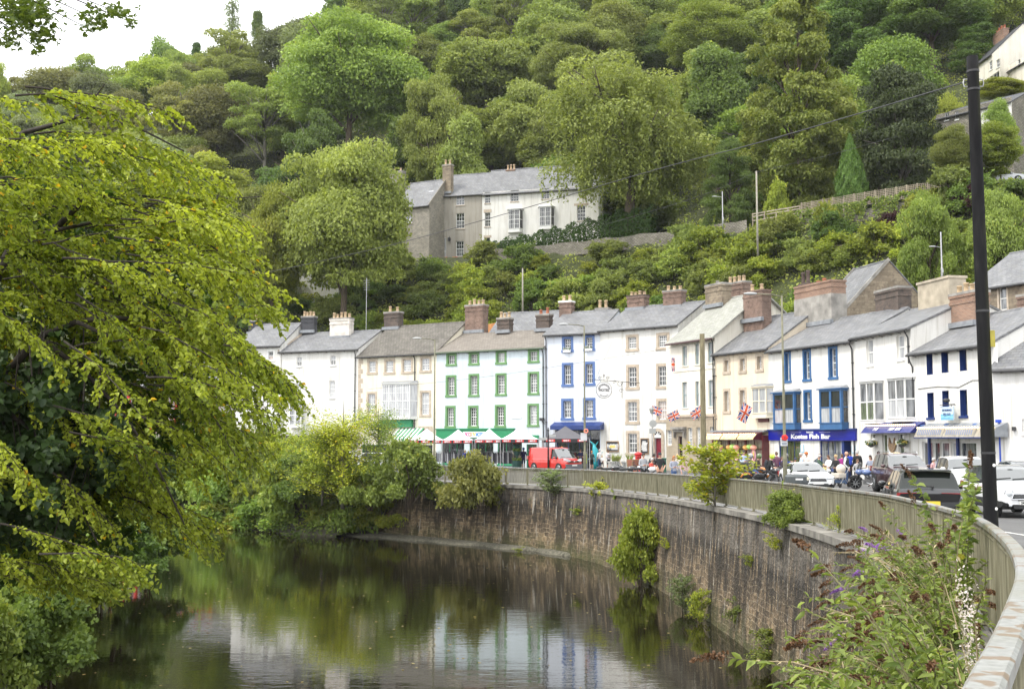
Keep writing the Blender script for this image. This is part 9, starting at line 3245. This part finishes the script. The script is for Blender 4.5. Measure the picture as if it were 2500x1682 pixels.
t = thing("hanging_sign", "round white hanging hotel sign on an ornate iron bracket", "sign", at(1474.5, 952, 98), R(12))
rad = 19.5 / F * 98
MB().lathe([(rad, -.03), (rad, .03)], 28, (0, 0, 0), 0, Matrix.Rotation(R(90), 4, 'X')).build("disc", SIGNW, t)
MB().tube([(rad * math.cos(a), 0, rad * math.sin(a)) for a in np.linspace(0, 6.2832, 33)], .035, 6, 0, False).build("rim", IRON, t)
text_part("HODGKINSON'S", .21, INKK, t, loc=(0, -.045, 0), bold=.004, arc=(rad * .68, 1), xs=.88)
text_part("HOTEL", .30, INKK, t, loc=(0, -.045, -.02), bold=.006)
text_part("RESTAURANT", .13, INKK, t, loc=(0, -.045, 0), arc=(rad * .78, -1), xs=1.0)
b = MB()
b.bar((-rad * 1.3, 0, rad * 1.28), (3.6, 1.2, rad * 1.02), .045).bar((-.3, 0, rad), (-.3, 0, rad * 1.25), .03).bar((.3, 0, rad), (.3, 0, rad * 1.25), .03)
for cx_, cz_, r_ in ((-.35, rad * 1.5, .16), (.35, rad * 1.5, .16), (0, rad * 1.75, .12), (1.45, rad * .75, .28), (1.55, -.05, .2), (.95, rad * 1.0, .18)):
 b.tube([(cx_ + r_ * (1 - k / 26) * math.cos(k * .42), .02, cz_ + r_ * (1 - k / 26) * math.sin(k * .42)) for k in range(22)], .02, 5)
b.tube([(0, 0, rad * 1.2), (0, 0, rad * 2.1)], .02, 5)
b.tube([(1.75, .4, rad * 1.1), (1.75, .4, -rad * 1.0)], .03, 6)
b.tube([(-.75, 0, rad * 1.25), (1.6, 2.6, rad * 1.3 + 3.6)], .012, 4)
b.build("bracket", IRON, t)
t = thing("lamp_standard", "lantern post with round and square signs left of the arched maroon door", "lamp post", gpt(1592, 92, 0))
zz = at(1592, 1010, 92).z - t.location.z
MB().lathe([(.06, 0), (.055, zz)], 10).build("pole", GALV, t, smooth=True)
MB().lathe([(.1, 0), (.2, .35), (.22, .37), (.05, .55)], 8, (-.05, 0, zz)).build("lantern", P("lantern_glass", (.3, .31, .3), .2, .1, 4), t)
MB().lathe([(.30, -.02), (.30, .02)], 22, (0, 0, 0), 0, Matrix.Translation((.04, -.09, at(1592, 1034, 92).z - t.location.z)) @ Matrix.Rotation(R(90), 4, 'X')).build("round_sign", P("sign_back", (.36, .37, .36), .5, .1, 3), t)
MB().box(-.27, .27, -.11, -.08, at(1592, 1058, 92).z - t.location.z, at(1592, 1046, 92).z - t.location.z).build("square_sign", P("sign_back", (.36, .37, .36), .5, .1, 3), t)
t = thing("street_sign", "black finger post with iron finial beside the black gazebo", "sign post", gpt(1338, 92, 0))
zz = at(1338, 1044, 92).z - t.location.z
MB().lathe([(.07, 0), (.06, zz - .3), (.1, zz - .2), (.04, zz - .1), (.07, zz)], 10).build("pole", IRON, t, smooth=True)
MB().box(-.75, -.07, -.03, .03, zz - 1.0, zz - .8).box(.07, .6, -.03, .03, zz - .75, zz - .55).build("fingers", P("sign_back", (.36, .37, .36), .5, .1, 3), t)
t = thing("post_box", "red cylindrical pillar post box in front of the tall hotel window", "post box", gpt(1557, 88, -.05))
PBR = P("post_box_red", (0.55, 0.012, 0.012), .35, .08, 3, coat=.5)
MB().lathe([(.27, 0), (.27, .12), (.24, .16), (.24, 1.3), (.30, 1.34), (.31, 1.42), (.28, 1.5), (.05, 1.58)], 22).build("body", PBR, t, smooth=False)
MB().box(-.14, .14, -.26, -.22, 1.12, 1.17).build("slot", K_ and TRIMK, t)
MB().box(-.09, .09, -.255, -.235, .8, 1.0).build("collection_plate", PLATEW, t)
STP = P("stone_planter", (.42, .42, .40), .9, .2, 4)
LEAFG = P("spiky_leaves", (0.22, 0.26, 0.06), .6, .3, 5)
for x, lab in ((1508, "grey square stone planter with spiky plants under the wide chalkboard"), (1536, "grey stone planter beside the leaning chalk A-board"), (1498, "low grey stone planter nearest the woman in the open white shirt")):
 t = thing("planter", lab, "planter", gpt(x, 93, -.05), R(15), "stone planters of the hotel")
 MB().box(-.42, .42, -.35, .35, 0, .75).box(-.46, .46, -.39, .39, .66, .78).build("trough", STP, t)
 b = MB()
 for k in range(34):
  a, r_ = rnd.uniform(0, 6.28), rnd.uniform(.15, .5)
  b.tube([(math.cos(a) * .1, math.sin(a) * .1, .75), (math.cos(a) * r_ * .6, math.sin(a) * r_ * .6, 1.1), (math.cos(a) * r_, math.sin(a) * r_, rnd.uniform(1.0, 1.5))], [.03, .02, .004], 4)
 b.build("leaves", LEAFG, t)
t = thing("menu_board", "brown wooden A-board with chalked panels beside the red post box", "A-board", gpt(1544, 87, -.05), R(25))
for s in (-1, 1):
 Mx = Matrix.Rotation(R(12 * s), 4, 'X')
 b = MB().box(-.32, .32, -.02 + s * .0, .02, 0, 1.05, 0, Matrix.Translation((0, -s * -.22 * -1, 0)) @ Mx)
 for k in range(4):
  b.box(-.25, .25, -.028, -.021, .12 + k * .23, .30 + k * .23, 1, Matrix.Translation((0, -s * -.22 * -1, 0)) @ Mx)
 b.build("panel", [WOODM, P("chalk_panel", (.33, .12, .08), .7, .2, 5)], t)
t = thing("litter_bin", "green litter bin standing beside the arched maroon door", "bin", gpt(1614, 86, -.05))
MB().box(-.3, .3, -.3, .3, 0, 1.05).box(-.33, .33, -.33, .33, 1.05, 1.15).build("body", P("bin_green", (.02, .09, .055), .5, .1, 3), t, bevel=.04)
MB().box(-.2, .2, -.315, -.29, .78, .95).build("opening", TRIMK, t)
t = thing("litter_bin", "dark grey litter bin whose lid shows above the railing before the white coupe", "bin", gpt(1941, 44.5, 0))
zz = at(1941, 1158, 44.5).z - t.location.z
MB().lathe([(.42, 0), (.42, zz - .32), (.46, zz - .3), (.46, zz - .08), (.38, zz), (.05, zz + .02)], 24).build("body", P("bin_slate", (.075, .085, .09), .45, .15, 3), t, smooth=False)
MB().box(-.16, .12, -.474, -.462, zz - .2, zz - .14).build("maker_plate", SIGNW, t)
MB().ball((.34, -.33, zz - .16), (.07, .02, .07), 0, 12, 6).build("round_badge", P("badge_cream", (.66, .62, .5), .5, .05, 3), t)
t = thing("planter_tower", "tiered green flower planter topped with red flowers beside the khaki jackets", "planter", gpt(1262, 97.5, -.1))
PG = P("planter_green", (.035, .10, .085), .6, .15, 3)
b = MB().lathe([(.34, 0), (.42, .75), (.40, .8)], 16).lathe([(.07, .8), (.07, 2.2)], 8).lathe([(.2, 1.25), (.36, 1.6)], 14).lathe([(.18, 1.85), (.34, 2.2)], 14)
b.build("tiers", PG, t)
fb = MB()
for k in range(160):
 lev = rnd.choice([(.82, .4), (1.62, .34), (2.22, .32)])
 a, r_ = rnd.uniform(0, 6.28), lev[1] * math.sqrt(rnd.random())
 fb.ball((r_ * math.cos(a), r_ * math.sin(a), lev[0] + rnd.uniform(0, .2)), rnd.uniform(.04, .075), 0 if lev[0] < 2 else 1, 5, 3)
fb.build("flowers", [P("trailing_lime", (.2, .3, .04), .7, .2, 5), P("red_blooms", (0.55, 0.06, 0.04))], t)
t = thing("display_figure", "tall turquoise figure standing at the mouth of the navy shop canopy", "shop display", gpt(1452, 100.5, -.1), R(15))
TQ = P("turquoise_vinyl", (.03, .36, .42), .45, .12, 3)
b = MB()
b.tube([(0, 0, 0), (.05, 0, .5), (.08, 0, 1.1), (0, 0, 1.7), (-.15, 0, 2.2)], [.22, .3, .33, .24, .06], 12)
b.prism([(.2, 1.2), (.75, 1.55), (.3, 1.0)], -.04, .04).prism([(-.2, 1.15), (-.7, .85), (-.25, .8)], -.04, .04).prism([(-.15, 2.0), (-.5, 2.5), (.0, 2.2)], -.03, .03).prism([(-.05, 2.05), (.3, 2.45), (.05, 1.95)], -.03, .03)
b.build("figure", TQ, t, smooth=True)
t = thing("clothes_dummy", "orange clothes dummy under the left of the black gazebo", "shop display", gpt(1371, 98, -.1))
MB().lathe([(.2, 0), (.2, .05), (.04, .1), (.04, .9), (.16, 1.0), (.2, 1.3), (.26, 1.65), (.1, 1.75), (.12, 1.9), (.03, 2.0)], 14).build("figure", P("dummy_orange", (.72, .2, .02), .5, .1, 3), t, smooth=True)
t = thing("pram", "cream hooded pram pushed by the woman in black", "pram", gpt(2046, 60.3), R(-50))
CRM = P("cream_canvas", (.62, .56, .48), .8, .1, 4)
MB().ball((0, .1, .95), (.24, .30, .26), 0, 14, 9).build("hood", CRM, t, smooth=True)
MB().prism([(-.22, .48), (.22, .48), (.24, .74), (-.24, .74)], -.42, .25).build("seat", CRM, t, bevel=.04)
b = MB()
for s in (-1, 1):
 b.tube([(s * .24, .55, 1.05), (s * .24, .1, .6), (s * .26, -.4, .16)], .018, 6).tube([(s * .24, .0, .55), (s * .27, .36, .16)], .018, 6)
b.tube([(-.24, .55, 1.05), (.24, .55, 1.05)], .018, 6)
b.build("frame", GALV, t)
for s in (-1, 1):
 for y, r_ in ((-.42, .11), (.38, .15)):
  MB().lathe([(r_ * .6, -.02), (r_, -.025), (r_, .025), (r_ * .6, .02)], 16, (0, 0, 0), 0, Matrix.Translation((s * .28, y, r_)) @ Matrix.Rotation(R(90), 4, 'Y')).build("wheel", RUBBER, t)
MB().box(-.2, .2, -.2, .25, .22, .40).build("basket", P("denim_bag", (.10, .16, .28), .8, .2, 5), t, bevel=.03)
hz = MB().box(-460, 320, -60, 720, -5, 330)
hm_, n, b, o = newmat("haze")
n.nodes.remove(b)
pv = node(n, "ShaderNodeVolumePrincipled", Density=0.0001)
pv.inputs["Color"].default_value = (0.93, 0.96, 1.0, 1)
n.links.new(pv.outputs[0], o.inputs["Volume"])
ho_ = hz.build("haze", hm_)
ho_["kind"] = 'stuff'
ho_["label"] = "thin pale haze filling the valley"
